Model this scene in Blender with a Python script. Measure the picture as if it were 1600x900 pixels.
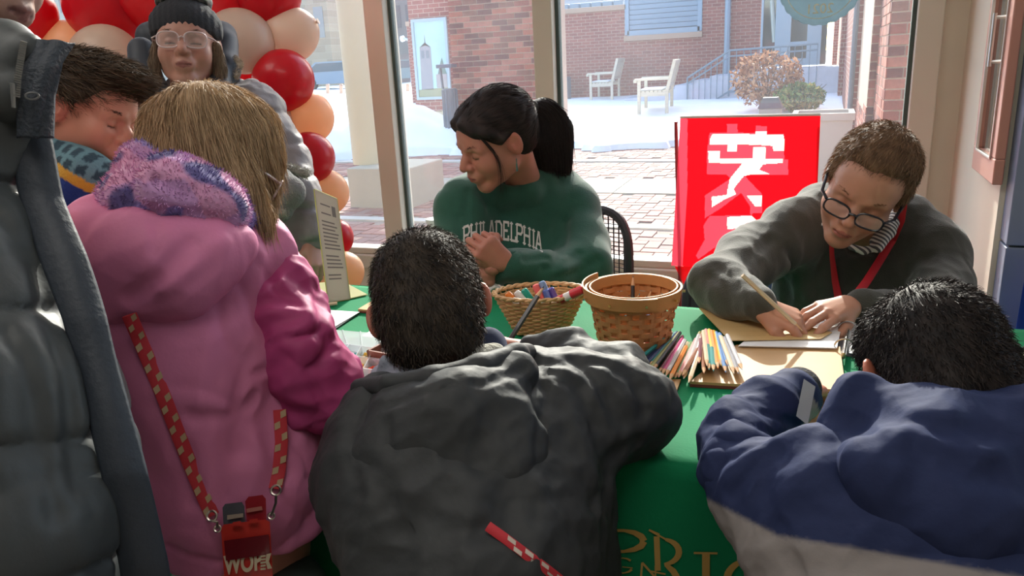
import bpy, bmesh, math, random
import numpy as np
from math import radians, sin, cos, pi, sqrt, atan2
from mathutils import Vector, Matrix
from mathutils.geometry import tessellate_polygon

for o in list(bpy.data.objects): bpy.data.objects.remove(o)
SC = bpy.context.scene
COL = SC.collection

# ------------------------------------------------------------------ camera
FPX, PITCH, ROLL, YAW, CAMZ = 1200.0, 16.2, -3.0, 22.5, 1.27
cam_d = bpy.data.cameras.new('camera'); cam = bpy.data.objects.new('camera', cam_d); COL.objects.link(cam)
cam_d.sensor_width = 36.0; cam_d.lens = 36.0*FPX/1600.0; cam_d.clip_start = .03; cam_d.clip_end = 600
CM = Matrix.Rotation(radians(YAW), 4, 'Z') @ Matrix.Rotation(radians(90-PITCH), 4, 'X') @ Matrix.Rotation(radians(ROLL), 4, 'Z')
CM.translation = Vector((0, 0, CAMZ)); cam.matrix_world = CM
SC.camera = cam
# ------------------------------------------------------------------ sky, sun, exposure
world = bpy.data.worlds.new('sky'); SC.world = world; world.use_nodes = True
wn = world.node_tree; bgn = wn.nodes['Background']
sky = wn.nodes.new('ShaderNodeTexSky'); sky.sky_type = 'NISHITA'; sky.sun_disc = False
sky.sun_elevation = radians(27); sky.sun_rotation = radians(-14); sky.air_density = 1.0; sky.dust_density = 1.5; sky.ozone_density = 1.0
wn.links.new(sky.outputs[0], bgn.inputs[0]); bgn.inputs[1].default_value = 0.45
SUN_DIR = Vector((-.22*.89, .97*.89, .455)).normalized()
sd = bpy.data.lights.new('sun', 'SUN'); sd.energy = 4.6; sd.angle = radians(.6); sd.color = (1, .945, .85)
so = bpy.data.objects.new('sun', sd); COL.objects.link(so); so.rotation_euler = SUN_DIR.to_track_quat('Z', 'Y').to_euler()
def area(name, loc, size, power, color, rot=(0, 0, 0)):
    l = bpy.data.lights.new(name, 'AREA'); l.shape = 'RECTANGLE'; l.size, l.size_y = size; l.energy = power; l.color = color
    o = bpy.data.objects.new(name, l); COL.objects.link(o); o.location = loc; o.rotation_euler = rot; return o
# unseen fill lamps added under the ceiling to lift the interior
area('ceiling_fill', (-.6, -.3, 2.93), (2.4, 1.0), 16, (1, .96, .9))
area('ceiling_fill', (-2.6, .6, 2.93), (1.2, 1.2), 12, (1, .96, .9))
SC.view_settings.view_transform = 'Standard'; SC.view_settings.look = 'None'
SC.view_settings.gamma = 1.0; SC.view_settings.use_curve_mapping = False
SC.view_settings.exposure = 0.66
# ------------------------------------------------------------------ helpers
RC = np.array([list(CM.to_3x3()[i]) for i in range(3)])
C0 = np.array([0, 0, CAMZ])
def rayd(px, py): return RC @ np.array([(px-800)/FPX, -(py-450)/FPX, -1.0])
def P(px, py, D): return C0 + rayd(px, py)*D                 # point seen at a pixel, at depth D along the view axis
def PY(px, py, Y): d = rayd(px, py); return C0 + d*(Y/d[1])
def PX(px, py, X): d = rayd(px, py); return C0 + d*(X/d[0])
def PZ(px, py, Z): d = rayd(px, py); return C0 + d*((Z-CAMZ)/d[2])
GS = .02
def PG(px, py): d = rayd(px, py); return C0 + d*((CAMZ+GS*2.9)/(GS*d[1]-d[2]))
def gz(y): return GS*(y-2.9)
def CV(x, y, z): return RC @ np.array([x, y, z], float)      # camera-axes direction to world
def V3(a): return Vector((float(a[0]), float(a[1]), float(a[2])))
RNG = np.random.default_rng(7); random.seed(7)

def tag(o, label=None, cat=None, group=None, kind=None):
    if label: o['label'] = label
    if cat: o['category'] = cat
    if group: o['group'] = group
    if kind: o['kind'] = kind
    return o
def empty(name, loc=(0, 0, 0), rz=0):
    o = bpy.data.objects.new(name, None); COL.objects.link(o); o.location = V3(loc); o.rotation_euler = (0, 0, rz); o.empty_display_size = .05
    return o
def link(name, me, parent=None, mat=None):
    o = bpy.data.objects.new(name, me); COL.objects.link(o)
    if mat is not None and len(me.materials) == 0: me.materials.append(mat)
    if parent is not None:
        o.parent = parent
        o.matrix_parent_inverse = pmat(parent).inverted()
    return o
def pmat(o):
    m = Matrix.LocRotScale(o.location, o.rotation_euler, o.scale)
    if o.parent is not None: m = pmat(o.parent) @ o.matrix_parent_inverse @ m
    return m
def mesh_np(name, V, F, mat=None, parent=None, smooth=True, col=None):
    me = bpy.data.meshes.new(name)
    V = np.asarray(V, np.float32); F = np.asarray(F, np.int32)
    n = F.shape[1]
    me.vertices.add(len(V)); me.vertices.foreach_set('co', V.ravel())
    me.loops.add(F.size); me.loops.foreach_set('vertex_index', F.ravel())
    me.polygons.add(len(F)); me.polygons.foreach_set('loop_start', np.arange(len(F), dtype=np.int32)*n)
    me.update(calc_edges=True)
    if smooth: me.polygons.foreach_set('use_smooth', np.ones(len(F), bool))
    if col is not None:
        a = me.color_attributes.new('Col', 'FLOAT_COLOR', 'POINT')
        c = np.ones((len(V), 4), np.float32); c[:, :3] = col; a.data.foreach_set('color', c.ravel())
    me.validate()
    return link(name, me, parent, mat)
def mesh_py(name, V, F, mat=None, parent=None, smooth=False):
    me = bpy.data.meshes.new(name); me.from_pydata([tuple(map(float, v)) for v in V], [], F); me.update()
    if smooth:
        for p in me.polygons: p.use_smooth = True
    return link(name, me, parent, mat)

class MB:
    """collects boxes, bars and tubes into one mesh"""
    def __init__(s): s.v = []; s.f = []
    def add(s, V, F):
        n = len(s.v); s.v += [tuple(map(float, p)) for p in V]; s.f += [tuple(i+n for i in f) for f in F]; return s
    def box(s, lo, hi, M=None, c=0):
        x0, y0, z0 = lo; x1, y1, z1 = hi
        if c:
            bm = bmesh.new(); bmesh.ops.create_cube(bm, size=1, matrix=Matrix.Translation(((x0+x1)/2, (y0+y1)/2, (z0+z1)/2)) @ Matrix.Diagonal((x1-x0, y1-y0, z1-z0, 1)))
            bmesh.ops.bevel(bm, geom=bm.edges[:], offset=c, segments=2, affect='EDGES', profile=.5)
            bm.verts.index_update(); V = [tuple(M @ v.co) if M else tuple(v.co) for v in bm.verts]; F = [tuple(v.index for v in f.verts) for f in bm.faces]; bm.free(); return s.add(V, F)
        V = [(x0, y0, z0), (x1, y0, z0), (x1, y1, z0), (x0, y1, z0), (x0, y0, z1), (x1, y0, z1), (x1, y1, z1), (x0, y1, z1)]
        if M: V = [tuple(M @ Vector(v)) for v in V]
        return s.add(V, [(0, 3, 2, 1), (4, 5, 6, 7), (0, 1, 5, 4), (1, 2, 6, 5), (2, 3, 7, 6), (3, 0, 4, 7)])
    def tube(s, pts, r, n=8, closed=False, caps=True, flat=None):
        pts = [np.array(p, float) for p in pts]; m = len(pts); rr = r if hasattr(r, '__len__') else [r]*m
        V = []; up = None
        for i in range(m):
            a = pts[(i-1) % m] if (closed or i > 0) else pts[i]; b = pts[(i+1) % m] if (closed or i < m-1) else pts[i]
            t = b-a; t = t/(np.linalg.norm(t)+1e-12)
            if up is None:
                up = np.array([0, 0, 1.0]) if abs(t[2]) < .9 else np.array([1.0, 0, 0])
                if flat is not None: up = np.array(flat, float)
            elif flat is not None: up = np.array(flat, float)
            u = up-t*np.dot(up, t); u /= (np.linalg.norm(u)+1e-12); w = np.cross(t, u); up = u
            for k in range(n):
                an = 2*pi*k/n; q = rr[i]
                if isinstance(q, tuple): V.append(pts[i]+u*q[0]*cos(an)+w*q[1]*sin(an))
                else: V.append(pts[i]+q*(u*cos(an)+w*sin(an)))
        F = []
        for i in range(m if closed else m-1):
            j = (i+1) % m
            for k in range(n): F.append((i*n+k, i*n+(k+1) % n, j*n+(k+1) % n, j*n+k))
        if caps and not closed: F += [tuple(range(n))[::-1], tuple((m-1)*n+k for k in range(n))]
        return s.add(V, F)
    def poly(s, pts, n, t):           # prism: polygon extruded by t along n
        pts = [np.array(p, float) for p in pts]; n = np.array(n, float); m = len(pts)
        V = pts+[p+n*t for p in pts]; tr = tessellate_polygon([[V3(p) for p in pts]])
        F = [tuple(a) for a in tr]+[tuple(i+m for i in a[::-1]) for a in tr]+[(i, (i+1) % m, (i+1) % m+m, i+m) for i in range(m)]
        return s.add(V, F)
    def build(s, name, mat=None, parent=None, smooth=False, recalc=True):
        me = bpy.data.meshes.new(name); me.from_pydata(s.v, [], s.f)
        if recalc:
            bm = bmesh.new(); bm.from_mesh(me); bmesh.ops.recalc_face_normals(bm, faces=bm.faces); bm.to_mesh(me); bm.free()
        me.update()
        if smooth:
            for p in me.polygons: p.use_smooth = True
            try: me.set_sharp_from_angle(angle=radians(40))
            except Exception: pass
        return link(name, me, parent, mat)

# ------------------------------------------------------------------ materials
def hexc(r, g, b):
    f = lambda c: (c/255/12.92) if c/255 <= .04045 else ((c/255+.055)/1.055)**2.4
    return (f(r), f(g), f(b), 1)
MATS = {}
def mat(name, color, rough=.6, metal=0, var=.0, vscale=8, bump=0, bscale=60, alpha=1, trans=0, sheen=0, coat=0, attr=False, spec=.5, sss=0, bdetail=3, stretch=None, transl=0):
    if name in MATS: return MATS[name]
    m = bpy.data.materials.new(name); m.use_nodes = True; nt = m.node_tree; b = nt.nodes['Principled BSDF']
    L = nt.links.new; N = nt.nodes.new
    c = color if len(color) == 4 else (*color, 1)
    b.inputs['Base Color'].default_value = c; b.inputs['Roughness'].default_value = rough; b.inputs['Metallic'].default_value = metal
    b.inputs['Specular IOR Level'].default_value = spec
    if sheen: b.inputs['Sheen Weight'].default_value = sheen; b.inputs['Sheen Roughness'].default_value = .5
    if coat: b.inputs['Coat Weight'].default_value = coat
    if trans: b.inputs['Transmission Weight'].default_value = trans
    if sss: b.inputs['Subsurface Weight'].default_value = sss; b.inputs['Subsurface Radius'].default_value = (.02, .008, .004); b.inputs['Subsurface Scale'].default_value = .5
    src = None
    tc = N('ShaderNodeTexCoord'); co = tc.outputs['Object']
    if stretch:
        mp = N('ShaderNodeMapping'); mp.inputs['Scale'].default_value = stretch; L(co, mp.inputs[0]); co = mp.outputs[0]
    if attr:
        a = N('ShaderNodeVertexColor'); a.layer_name = 'Col'; src = a.outputs[0]
        L(src, b.inputs['Base Color'])
    if var:
        n = N('ShaderNodeTexNoise'); n.inputs['Scale'].default_value = vscale; n.inputs['Detail'].default_value = 4; L(co, n.inputs['Vector'])
        mr = N('ShaderNodeMapRange'); mr.inputs[1].default_value = .3; mr.inputs[2].default_value = .7; mr.inputs[3].default_value = 1-var; mr.inputs[4].default_value = 1+var; L(n.outputs[0], mr.inputs[0])
        mx = N('ShaderNodeVectorMath'); mx.operation = 'SCALE'; mx.inputs[0].default_value = c[:3]
        if src: L(src, mx.inputs[0])
        L(mr.outputs[0], mx.inputs['Scale']); L(mx.outputs[0], b.inputs['Base Color'])
    if bump:
        n = N('ShaderNodeTexNoise'); n.inputs['Scale'].default_value = bscale; n.inputs['Detail'].default_value = bdetail; L(co, n.inputs['Vector'])
        bp = N('ShaderNodeBump'); bp.inputs['Strength'].default_value = bump; bp.inputs['Distance'].default_value = .01; L(n.outputs[0], bp.inputs['Height']); L(bp.outputs[0], b.inputs['Normal'])
    if transl:
        t = N('ShaderNodeBsdfTranslucent'); t.inputs[0].default_value = c; ms = N('ShaderNodeMixShader'); ms.inputs[0].default_value = transl
        out = nt.nodes['Material Output']; L(b.outputs[0], ms.inputs[1]); L(t.outputs[0], ms.inputs[2]); L(ms.outputs[0], out.inputs[0])
    MATS[name] = m; return m

# ------------------------------------------------------------------ signed-distance modelling (bodies, hair, clothes)
class S:
    def __init__(s): s.p = []; s.disp = []; s.lo = np.full(3, 1e9); s.hi = -s.lo
    def _b(s, c, r): c = np.asarray(c, float); s.lo = np.minimum(s.lo, c-r); s.hi = np.maximum(s.hi, c+r)
    def cap(s, a, b, ra, rb=None, k=.01, op='u', sq=None):
        rb = ra if rb is None else rb
        s.p.append(('c', np.array(a, float), np.array(b, float), ra, rb, k, op, sq))
        if op == 'u': s._b(a, ra); s._b(b, rb)
        return s
    def ball(s, a, r, k=.01, op='u'): return s.cap(a, a, r, r, k, op)
    def ell(s, c, r, R=None, k=.01, op='u'):
        R = np.eye(3) if R is None else np.asarray(R); s.p.append(('e', np.array(c, float), np.array(r, float), R, k, op))
        if op == 'u': s._b(c, max(r))
        return s
    def box(s, c, h, R=None, rd=.005, k=.005, op='u'):
        R = np.eye(3) if R is None else np.asarray(R); s.p.append(('b', np.array(c, float), np.array(h, float), R, rd, k, op))
        if op == 'u': s._b(c, np.linalg.norm(h))
        return s
    def chain(s, pts, k=.02, sq=None):                      # pts: [(point, radius), ...]
        for (a, ra), (b, rb) in zip(pts[:-1], pts[1:]): s.cap(a, b, ra, rb, k=k, sq=sq)
        return s
    def plane(s, c, n, k=.004): s.p.append(('p', np.array(c, float), np.array(n, float)/np.linalg.norm(n), k)); return s   # cuts away the side n points to
    def raw(s, X):
        d = np.full(len(X), 1.0)
        for q in s.p:
            if q[0] == 'c':
                _, a, b, ra, rb, k, op, sq = q
                if sq is not None:
                    n, f = sq; n = np.asarray(n); Y = X + np.outer(((X-a) @ n)*(1/f-1), n); ab = b-a; ab = ab+n*(ab @ n)*(1/f-1); Yr = Y-a
                else: Yr = X-a; ab = b-a; f = 1
                L2 = ab @ ab
                if L2 < 1e-12: e = np.sqrt((Yr*Yr).sum(1))-ra
                else:
                    t = np.clip((Yr @ ab)/L2, 0, 1); W = Yr-t[:, None]*ab; e = np.sqrt((W*W).sum(1))-(ra+(rb-ra)*t)
                if f < 1: e = e*max(f, .6)
            elif q[0] == 'e':
                _, c, r, R, k, op = q; Y = (X-c) @ R; k0 = np.sqrt(((Y/r)**2).sum(1))+1e-9; k1 = np.sqrt(((Y/(r*r))**2).sum(1))+1e-9; e = k0*(k0-1)/k1
            elif q[0] == 'b':
                _, c, h, R, rd, k, op = q; Y = np.abs((X-c) @ R)-h+rd; e = np.sqrt((np.maximum(Y, 0)**2).sum(1))+np.minimum(Y.max(1), 0)-rd
            else:
                _, c, n, k = q; e = (X-c) @ n; h = np.clip(.5+.5*(d-e)/k, 0, 1); d = e+(d-e)*h+k*h*(1-h); continue
            if op == 'u': h = np.clip(.5+.5*(d-e)/k, 0, 1); d = d+(e-d)*h-k*h*(1-h)
            elif op == 's': e = -e; h = np.clip(.5+.5*(e-d)/k, 0, 1); d = d+(e-d)*h+k*h*(1-h)
        return d
    def __call__(s, X):
        d = s.raw(X)
        for f in s.disp: d = d+f(X)
        return d
    def hit(s, pts, D0=.35):
        """points on the surface seen at the given pixels"""
        R = np.array([rayd(*p) for p in pts]); ln = np.linalg.norm(R, axis=1); R = R/ln[:, None]; t = D0*ln; best = t.copy(); bd = np.full(len(t), 9.)
        for i in range(70):
            d = s(C0+R*t[:, None]); m = d < bd; bd[m] = d[m]; best[m] = t[m]; t = t+np.maximum(d*.8, -.01)*(np.abs(d) > 2e-4)
            t = np.minimum(t, 4)
        t = np.where(np.abs(s(C0+R*t[:, None])) < .004, t, best)
        return C0+R*t[:, None]
    def grad(s, X, e=1e-3):
        G = np.stack([s(X+np.eye(3)[i]*e)-s(X-np.eye(3)[i]*e) for i in range(3)], 1); return G/(np.linalg.norm(G, axis=1)[:, None]+1e-9)

def snet(f, lo, hi, h, B=8):
    lo = np.asarray(lo)-3*h; hi = np.asarray(hi)+3*h
    n = (np.ceil((hi-lo)/h/B).astype(int)+1); N = n*B
    bc = np.stack(np.meshgrid(*[np.arange(k) for k in n], indexing='ij'), -1).reshape(-1, 3)
    cen = lo+(bc*B+(B-1)/2)*h; d = f(cen)
    act = np.abs(d) < h*B*.87*1.5+.012
    G = np.ones(N, np.float32)
    Gb = G.reshape(n[0], B, n[1], B, n[2], B)
    Gb[:] = np.sign(d).reshape(n)[:, None, :, None, :, None]*1.0
    loc = np.stack(np.meshgrid(*[np.arange(B)]*3, indexing='ij'), -1).reshape(-1, 3)
    A = bc[act]
    for i in range(0, len(A), 600):
        a = A[i:i+600]; X = lo+((a[:, None, :]*B+loc[None])*h).reshape(-1, 3)
        v = f(X).reshape(len(a), B, B, B)
        Gb[a[:, 0], :, a[:, 1], :, a[:, 2], :] = v
    ins = G < 0
    c = np.zeros(tuple(N-1), np.int8)
    for dx in (0, 1):
        for dy in (0, 1):
            for dz in (0, 1): c += ins[dx:N[0]-1+dx, dy:N[1]-1+dy, dz:N[2]-1+dz]
    cells = np.argwhere((c > 0) & (c < 8)); idx = np.full(tuple(N-1), -1, np.int32); idx[tuple(cells.T)] = np.arange(len(cells))
    acc = np.zeros((len(cells), 3)); cnt = np.zeros(len(cells))
    cor = [(x, y, z) for x in (0, 1) for y in (0, 1) for z in (0, 1)]
    val = {k: G[cells[:, 0]+k[0], cells[:, 1]+k[1], cells[:, 2]+k[2]] for k in cor}
    for a in cor:
        for ax in range(3):
            if a[ax]: continue
            b = list(a); b[ax] = 1; b = tuple(b); va, vb = val[a], val[b]; m = (va < 0) != (vb < 0)
            t = np.where(m, va/(va-vb+1e-12), 0); p = np.tile(np.array(a, float), (len(cells), 1)); p[:, ax] += t
            acc[m] += p[m]; cnt[m] += 1
    V = lo+(cells+acc/np.maximum(cnt, 1)[:, None])*h
    F = []
    for ax in range(3):
        u, w = [(1, 2), (2, 0), (0, 1)][ax]
        s0 = [slice(0, N[i]-1) for i in range(3)]; s1 = list(s0); s1[ax] = slice(1, N[ax])
        # crossing edges along axis ax, interior in the other two
        e0 = ins[tuple(slice(1, N[i]-1) if i != ax else slice(0, N[i]-1) for i in range(3))]
        e1 = ins[tuple(slice(1, N[i]-1) if i != ax else slice(1, N[i]) for i in range(3))]
        E = np.argwhere(e0 != e1); flip = e0[tuple(E.T)]
        E = E+np.array([0 if i == ax else 1 for i in range(3)])
        du = np.zeros(3, int); du[u] = 1; dw = np.zeros(3, int); dw[w] = 1
        q = [idx[tuple((E-du-dw).T)], idx[tuple((E-dw).T)], idx[tuple(E.T)], idx[tuple((E-du).T)]]
        Q = np.stack(q, 1); Q[~flip] = Q[~flip][:, ::-1]; F.append(Q)
    F = np.concatenate(F); F = F[(F >= 0).all(1)]
    return V, F
def worley(Y, seed=0):
    I = np.floor(Y).astype(np.int64); best = np.full(len(Y), 9.)
    for dx in (-1, 0, 1):
        for dy in (-1, 0, 1):
            for dz in (-1, 0, 1):
                J = I+np.array([dx, dy, dz]); hsh = (J[:, 0]*73856093) ^ (J[:, 1]*19349663) ^ (J[:, 2]*83492791+seed*7919); hsh = (hsh & 0x7fffffff)
                j = np.stack([((hsh*k) % 10007)/10007.0 for k in (1103, 2741, 5303)], 1); W = J+j-Y; best = np.minimum(best, (W*W).sum(1))
    return np.sqrt(best)
def crumple(amp, freq, seed, axis=(0, 0, 1), stretch=.4, power=1.3):
    """sharp-ridged cloth folds running along axis"""
    a = np.asarray(axis, float); a = a/np.linalg.norm(a); u = np.cross(a, [.3, .9, .2]); u /= np.linalg.norm(u); w = np.cross(a, u); R = np.stack([u, w, a], 1); r = np.random.default_rng(seed); ph = r.uniform(0, 6, 3)
    def f(V):
        Y = V @ R*freq; Y = Y*np.array([1, 1, stretch]); Y = Y+.35*np.sin(Y[:, [1, 2, 0]]*1.7+ph)+seed*3.1; q = worley(Y, seed); return amp*(q**power-.45)
    return f
def sdf_obj(name, s, h, mat_, parent=None, colf=None, lo=None, hi=None, post=()):
    V, F = snet(s, s.lo-.012 if lo is None else lo, s.hi+.012 if hi is None else hi, h)
    if post:
        G = s.grad(V, .004); o = sum(f(V) for f in post); V = V+G*o[:, None]
    col = colf(V) if colf else None
    return mesh_np(name, V, F, mat_, parent, True, col)
def join_np(parts):
    V = []; F = []; Cc = []; n = 0
    for v, f, c in parts: V.append(v); F.append(f+n); Cc.append(c); n += len(v)
    return np.concatenate(V), np.concatenate(F), np.concatenate(Cc)
# displacement helpers (cloth folds); positive value pushes the surface in
def rmat(seed):
    r = np.random.default_rng(seed); q, _ = np.linalg.qr(r.normal(size=(3, 3))); return q
def folds(amp, freq, seed, stretch=(1, 1, .35), R=None):
    R = rmat(seed) if R is None else R; r = np.random.default_rng(seed); ph = r.uniform(0, 6, 8)
    def f(X):
        Y = (X @ R)*np.array(stretch)*freq
        w = np.sin(Y[:, 1]*.9+ph[0])+.7*np.sin(Y[:, 2]*1.7+ph[1]+.8*np.sin(Y[:, 0]*.6+ph[2]))
        a = np.sin(Y[:, 0]+1.1*w+ph[3]); b = np.sin(Y[:, 0]*.53-Y[:, 1]*.8+1.3*np.sin(Y[:, 2]*.8+ph[4])+ph[5])
        return amp*(1-np.abs(a))**1.5*(.5+.5*b)*1.2-amp*.3
    return f
def lump(amp, freq, seed):
    R = rmat(seed); r = np.random.default_rng(seed); ph = r.uniform(0, 6, 6)
    def f(X):
        Y = (X @ R)*freq
        return amp*(np.sin(Y[:, 0]+ph[0]+np.sin(Y[:, 1]*.7+ph[3]))*np.sin(Y[:, 1]+ph[1])*.6+.4*np.sin(Y[:, 2]*1.3+ph[2]+np.sin(Y[:, 0]*.8)))
    return f
def creases(s, lines, D0=.35):
    """grooves along polylines; each line: (pixel points, depth, width). negative depth raises a ridge"""
    segs = []
    for pts, dep, wid in lines:
        H = s.hit(pts, D0)
        for a, b in zip(H[:-1], H[1:]): segs.append((a, b, dep, wid))
    lo = np.min([np.minimum(a, b) for a, b, _, _ in segs], 0)-.06; hi = np.max([np.maximum(a, b) for a, b, _, _ in segs], 0)+.06
    def f(X):
        out = np.zeros(len(X)); m = ((X > lo) & (X < hi)).all(1); Y = X[m]
        if not len(Y): return out
        pos = np.zeros(len(Y)); neg = np.zeros(len(Y))
        for a, b, dep, wid in segs:
            ab = b-a; t = np.clip(((Y-a) @ ab)/(ab @ ab+1e-12), 0, 1); W = Y-a-t[:, None]*ab; g = dep*np.exp(-(W*W).sum(1)/(wid*wid))
            if dep > 0: pos = np.maximum(pos, g)
            else: neg = np.minimum(neg, g)
        out[m] = pos+neg
        return out
    s.disp.append(f)
def quilt(amp, spacing, axis, off=0, warp=0, seed=1):
    axis = np.asarray(axis, float)/np.linalg.norm(axis); L_ = lump(warp, 9, seed)
    def f(X):
        t = (X @ axis+off+(L_(X) if warp else 0))/spacing; u = np.abs((t-np.floor(t))*2-1)   # 1 at the seam
        return amp*(u**6)
    return f
def frame(fwd, up):
    """columns right, forward, up of a head whose forward/up are given along the camera axes"""
    f = CV(*fwd); f /= np.linalg.norm(f); u = CV(*up); u = u-f*(u @ f); u /= np.linalg.norm(u); r = np.cross(f, u)
    return np.stack([r, f, u], 1)
# ================================================================== THE SETTING
M_wall = mat('cream_paint', hexc(226, 214, 196), .55, var=.02, bump=.03, bscale=150)
M_frame = mat('window_frame_paint', hexc(205, 197, 182), .4, spec=.4)
M_gasket = mat('dark_gasket', hexc(70, 85, 80), .6)
M_floor = mat('lobby_floor', hexc(150, 140, 128), .35, var=.08, vscale=5)
M_ceil = mat('ceiling_paint', hexc(225, 222, 215), .8)
M_dark = mat('far_wall_paint', hexc(150, 150, 148), .7)
WY = 2.9
def struct(o): o['kind'] = 'structure'; return o
b = MB(); b.box((-7, -4.5, -.1), (4, WY+.06, 0)); struct(b.build('floor', M_floor))
b = MB(); b.box((-7, -4.5, 3.0), (4, WY+.12, 3.1)); struct(b.build('ceiling', M_ceil))
b = MB(); b.box((-7.1, -4.5, 0), (-7, WY, 3.0)); struct(b.build('wall_left', M_dark))
b = MB(); b.box((-7, -4.6, 0), (4, -4.5, 3.0)); struct(b.build('wall_back', M_dark))
b = MB(); b.box((4, -4.5, 0), (4.1, 2.2, 3.0)); struct(b.build('wall_far_right', M_dark))
# window wall: low sill wall, frames, panes
xR = PY(1434, 0, WY)[0]; xC0, xC1 = PY(838, 0, WY)[0], PY(868, 0, WY)[0]; xL0, xL1 = PY(577, 0, WY)[0], PY(607, 0, WY)[0]
zS = PY(590, 394, WY)[2]
xS = PY(1517, 0, WY)[0]                                             # side wall plane
b = MB(); b.box((-7, WY-.02, 0), (xR, WY+.2, zS-.06)); struct(b.build('wall_window', M_wall))
b = MB(); b.box((xR+.0, WY-.005, 0), (xS+.1, WY+.14, 3.0)); struct(b.build('wall_right_of_window', M_wall))
b = MB(); b.box((xS, 2.13, 0), (xS+.1, WY+.14, 3.0)); struct(b.build('wall_right', M_wall))
b = MB(); b.box((-7, WY-.06, zS-.06), (xR, WY+.12, zS), c=.006); tr = struct(b.build('trim_1', M_frame))
win = struct(empty('window_1', (xC0, WY, zS)))
def mull(x0, x1, nm='mullion', g2=True):
    b = MB(); b.box((x0, WY-.055, zS), (x1, WY+.055, 3.0), c=.004); b.build(nm, M_frame, win)
    b = MB()
    if g2: b.box((x1, WY-.012, zS), (x1+.013, WY+.02, 3.0))
    b.box((x0-.013, WY-.012, zS), (x0, WY+.02, 3.0)); b.build('gasket', M_gasket, win)
mull(xL0, xL1); mull(xC0, xC1); mull(xR, xR+.075, g2=False); mull(xL0-2.1, xL0-2.0)
b = MB(); b.box((-7, WY-.04, zS), (xR, WY+.04, zS+.028), c=.004); b.build('bottom_rail', M_frame, win)
# glass; a pale translucent film is mixed in for the bright veil of glare
gm = bpy.data.materials.new('window_glass'); gm.use_nodes = True; nt = gm.node_tree; nt.nodes.clear()
o_ = nt.nodes.new('ShaderNodeOutputMaterial'); t_ = nt.nodes.new('ShaderNodeBsdfTransparent'); g_ = nt.nodes.new('ShaderNodeBsdfGlossy'); g_.inputs['Roughness'].default_value = .02
d_ = nt.nodes.new('ShaderNodeBsdfTranslucent'); d_.inputs[0].default_value = (.9, .95, 1, 1)
n_ = nt.nodes.new('ShaderNodeTexNoise'); n_.inputs['Scale'].default_value = 3; n_.inputs['Detail'].default_value = 5
mr_ = nt.nodes.new('ShaderNodeMapRange'); mr_.inputs[1].default_value = .3; mr_.inputs[2].default_value = .8; mr_.inputs[3].default_value = .035; mr_.inputs[4].default_value = .075
m1 = nt.nodes.new('ShaderNodeMixShader'); m2 = nt.nodes.new('ShaderNodeMixShader'); fr = nt.nodes.new('ShaderNodeFresnel'); fr.inputs[0].default_value = 1.45
nt.links.new(n_.outputs[0], mr_.inputs[0]); nt.links.new(mr_.outputs[0], m1.inputs[0]); nt.links.new(t_.outputs[0], m1.inputs[1]); nt.links.new(d_.outputs[0], m1.inputs[2])
nt.links.new(fr.outputs[0], m2.inputs[0]); nt.links.new(m1.outputs[0], m2.inputs[1]); nt.links.new(g_.outputs[0], m2.inputs[2]); nt.links.new(m2.outputs[0], o_.inputs[0])
t_.inputs[0].default_value = (.93, .97, .96, 1)
for x0, x1 in ((xL0-2.0, xL0), (xL1, xC0), (xC1, xR)):
    b = MB(); b.add([(x0, WY, zS+.028), (x1, WY, zS+.028), (x1, WY, 3.0), (x0, WY, 3.0)], [(0, 1, 2, 3)]); b.build('pane', gm, win)
# grey-blue pier that closes the right side, with a tile joint
M_tile = mat('grey_blue_tile', hexc(128, 140, 165), .5, var=.06, vscale=6)
pier = struct(empty('trim_2', (xS+.2, 2.1, 0)))
zj = PY(1570, 378, 2.1)[2]
for z0, z1 in ((0, zj-.003), (zj+.003, zj+.9), (zj+.906, 3.0)):
    b = MB(); b.box((xS+.012, 2.05, z0), (xS+1.0, 2.13, z1), c=.002); b.build('tile', M_tile, pier)
b = MB(); b.box((xS+.02, 2.06, 0), (xS+.99, 2.128, 3.0)); b.build('joint', M_gasket, pier)
# round sticker on the pane, printed to be read from outside
def disc_sticker():
    c = PY(1283, -26, WY-.012); R_ = .128
    e = tag(empty('window_sticker', c), 'scalloped round grey-blue sticker reading 2021 in reverse, stuck high on the window pane', 'sticker')
    pts = []
    for k in range(180):
        a = 2*pi*k/180; r = R_*(1+.035*abs(sin(12*a))); pts.append((c[0]+r*cos(a), c[1], c[2]+r*sin(a)))
    b = MB(); b.poly(pts, (0, 1, 0), .004); b.build('backing', mat('sticker_blue', hexc(160, 184, 194), .5, transl=.45), e)
    ring = MB(); N = 96
    V = []; F = []
    for k in range(N):
        a = 2*pi*k/N
        for r in (R_*.84, R_*.865): V.append((c[0]+r*cos(a), c[1]-.0015, c[2]+r*sin(a)))
    F = [(2*k, 2*k+1, (2*k+3) % (2*N), (2*k+2) % (2*N)) for k in range(N)]
    M_cr = mat('sticker_cream', hexc(250, 244, 222), .6, transl=.6)
    mesh_py('printed_ring', V, F, M_cr, e)
    t = text_mesh('2021', .044, c+np.array([0, -.002, -.093]), np.array([-1, 0, 0]), np.array([0, 0, 1]), M_cr, 'year_text', e, align='CENTER')
def text_mesh(txt, size, loc, right, up, m, name, parent, align='LEFT', ext=.0004, bold=0):
    cu = bpy.data.curves.new('t', 'FONT'); cu.body = txt; cu.size = size; cu.align_x = align; cu.extrude = ext; cu.offset = bold
    o = bpy.data.objects.new('t', cu); COL.objects.link(o); dg = bpy.context.evaluated_depsgraph_get(); me = bpy.data.meshes.new_from_object(o.evaluated_get(dg))
    bpy.data.objects.remove(o); n = np.cross(right, up)
    Mx = Matrix([[right[i], up[i], n[i], loc[i]] for i in range(3)]+[[0, 0, 0, 1]]); me.transform(Mx); me.name = name
    me.materials.clear(); return link(name, me, parent, m)
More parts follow.
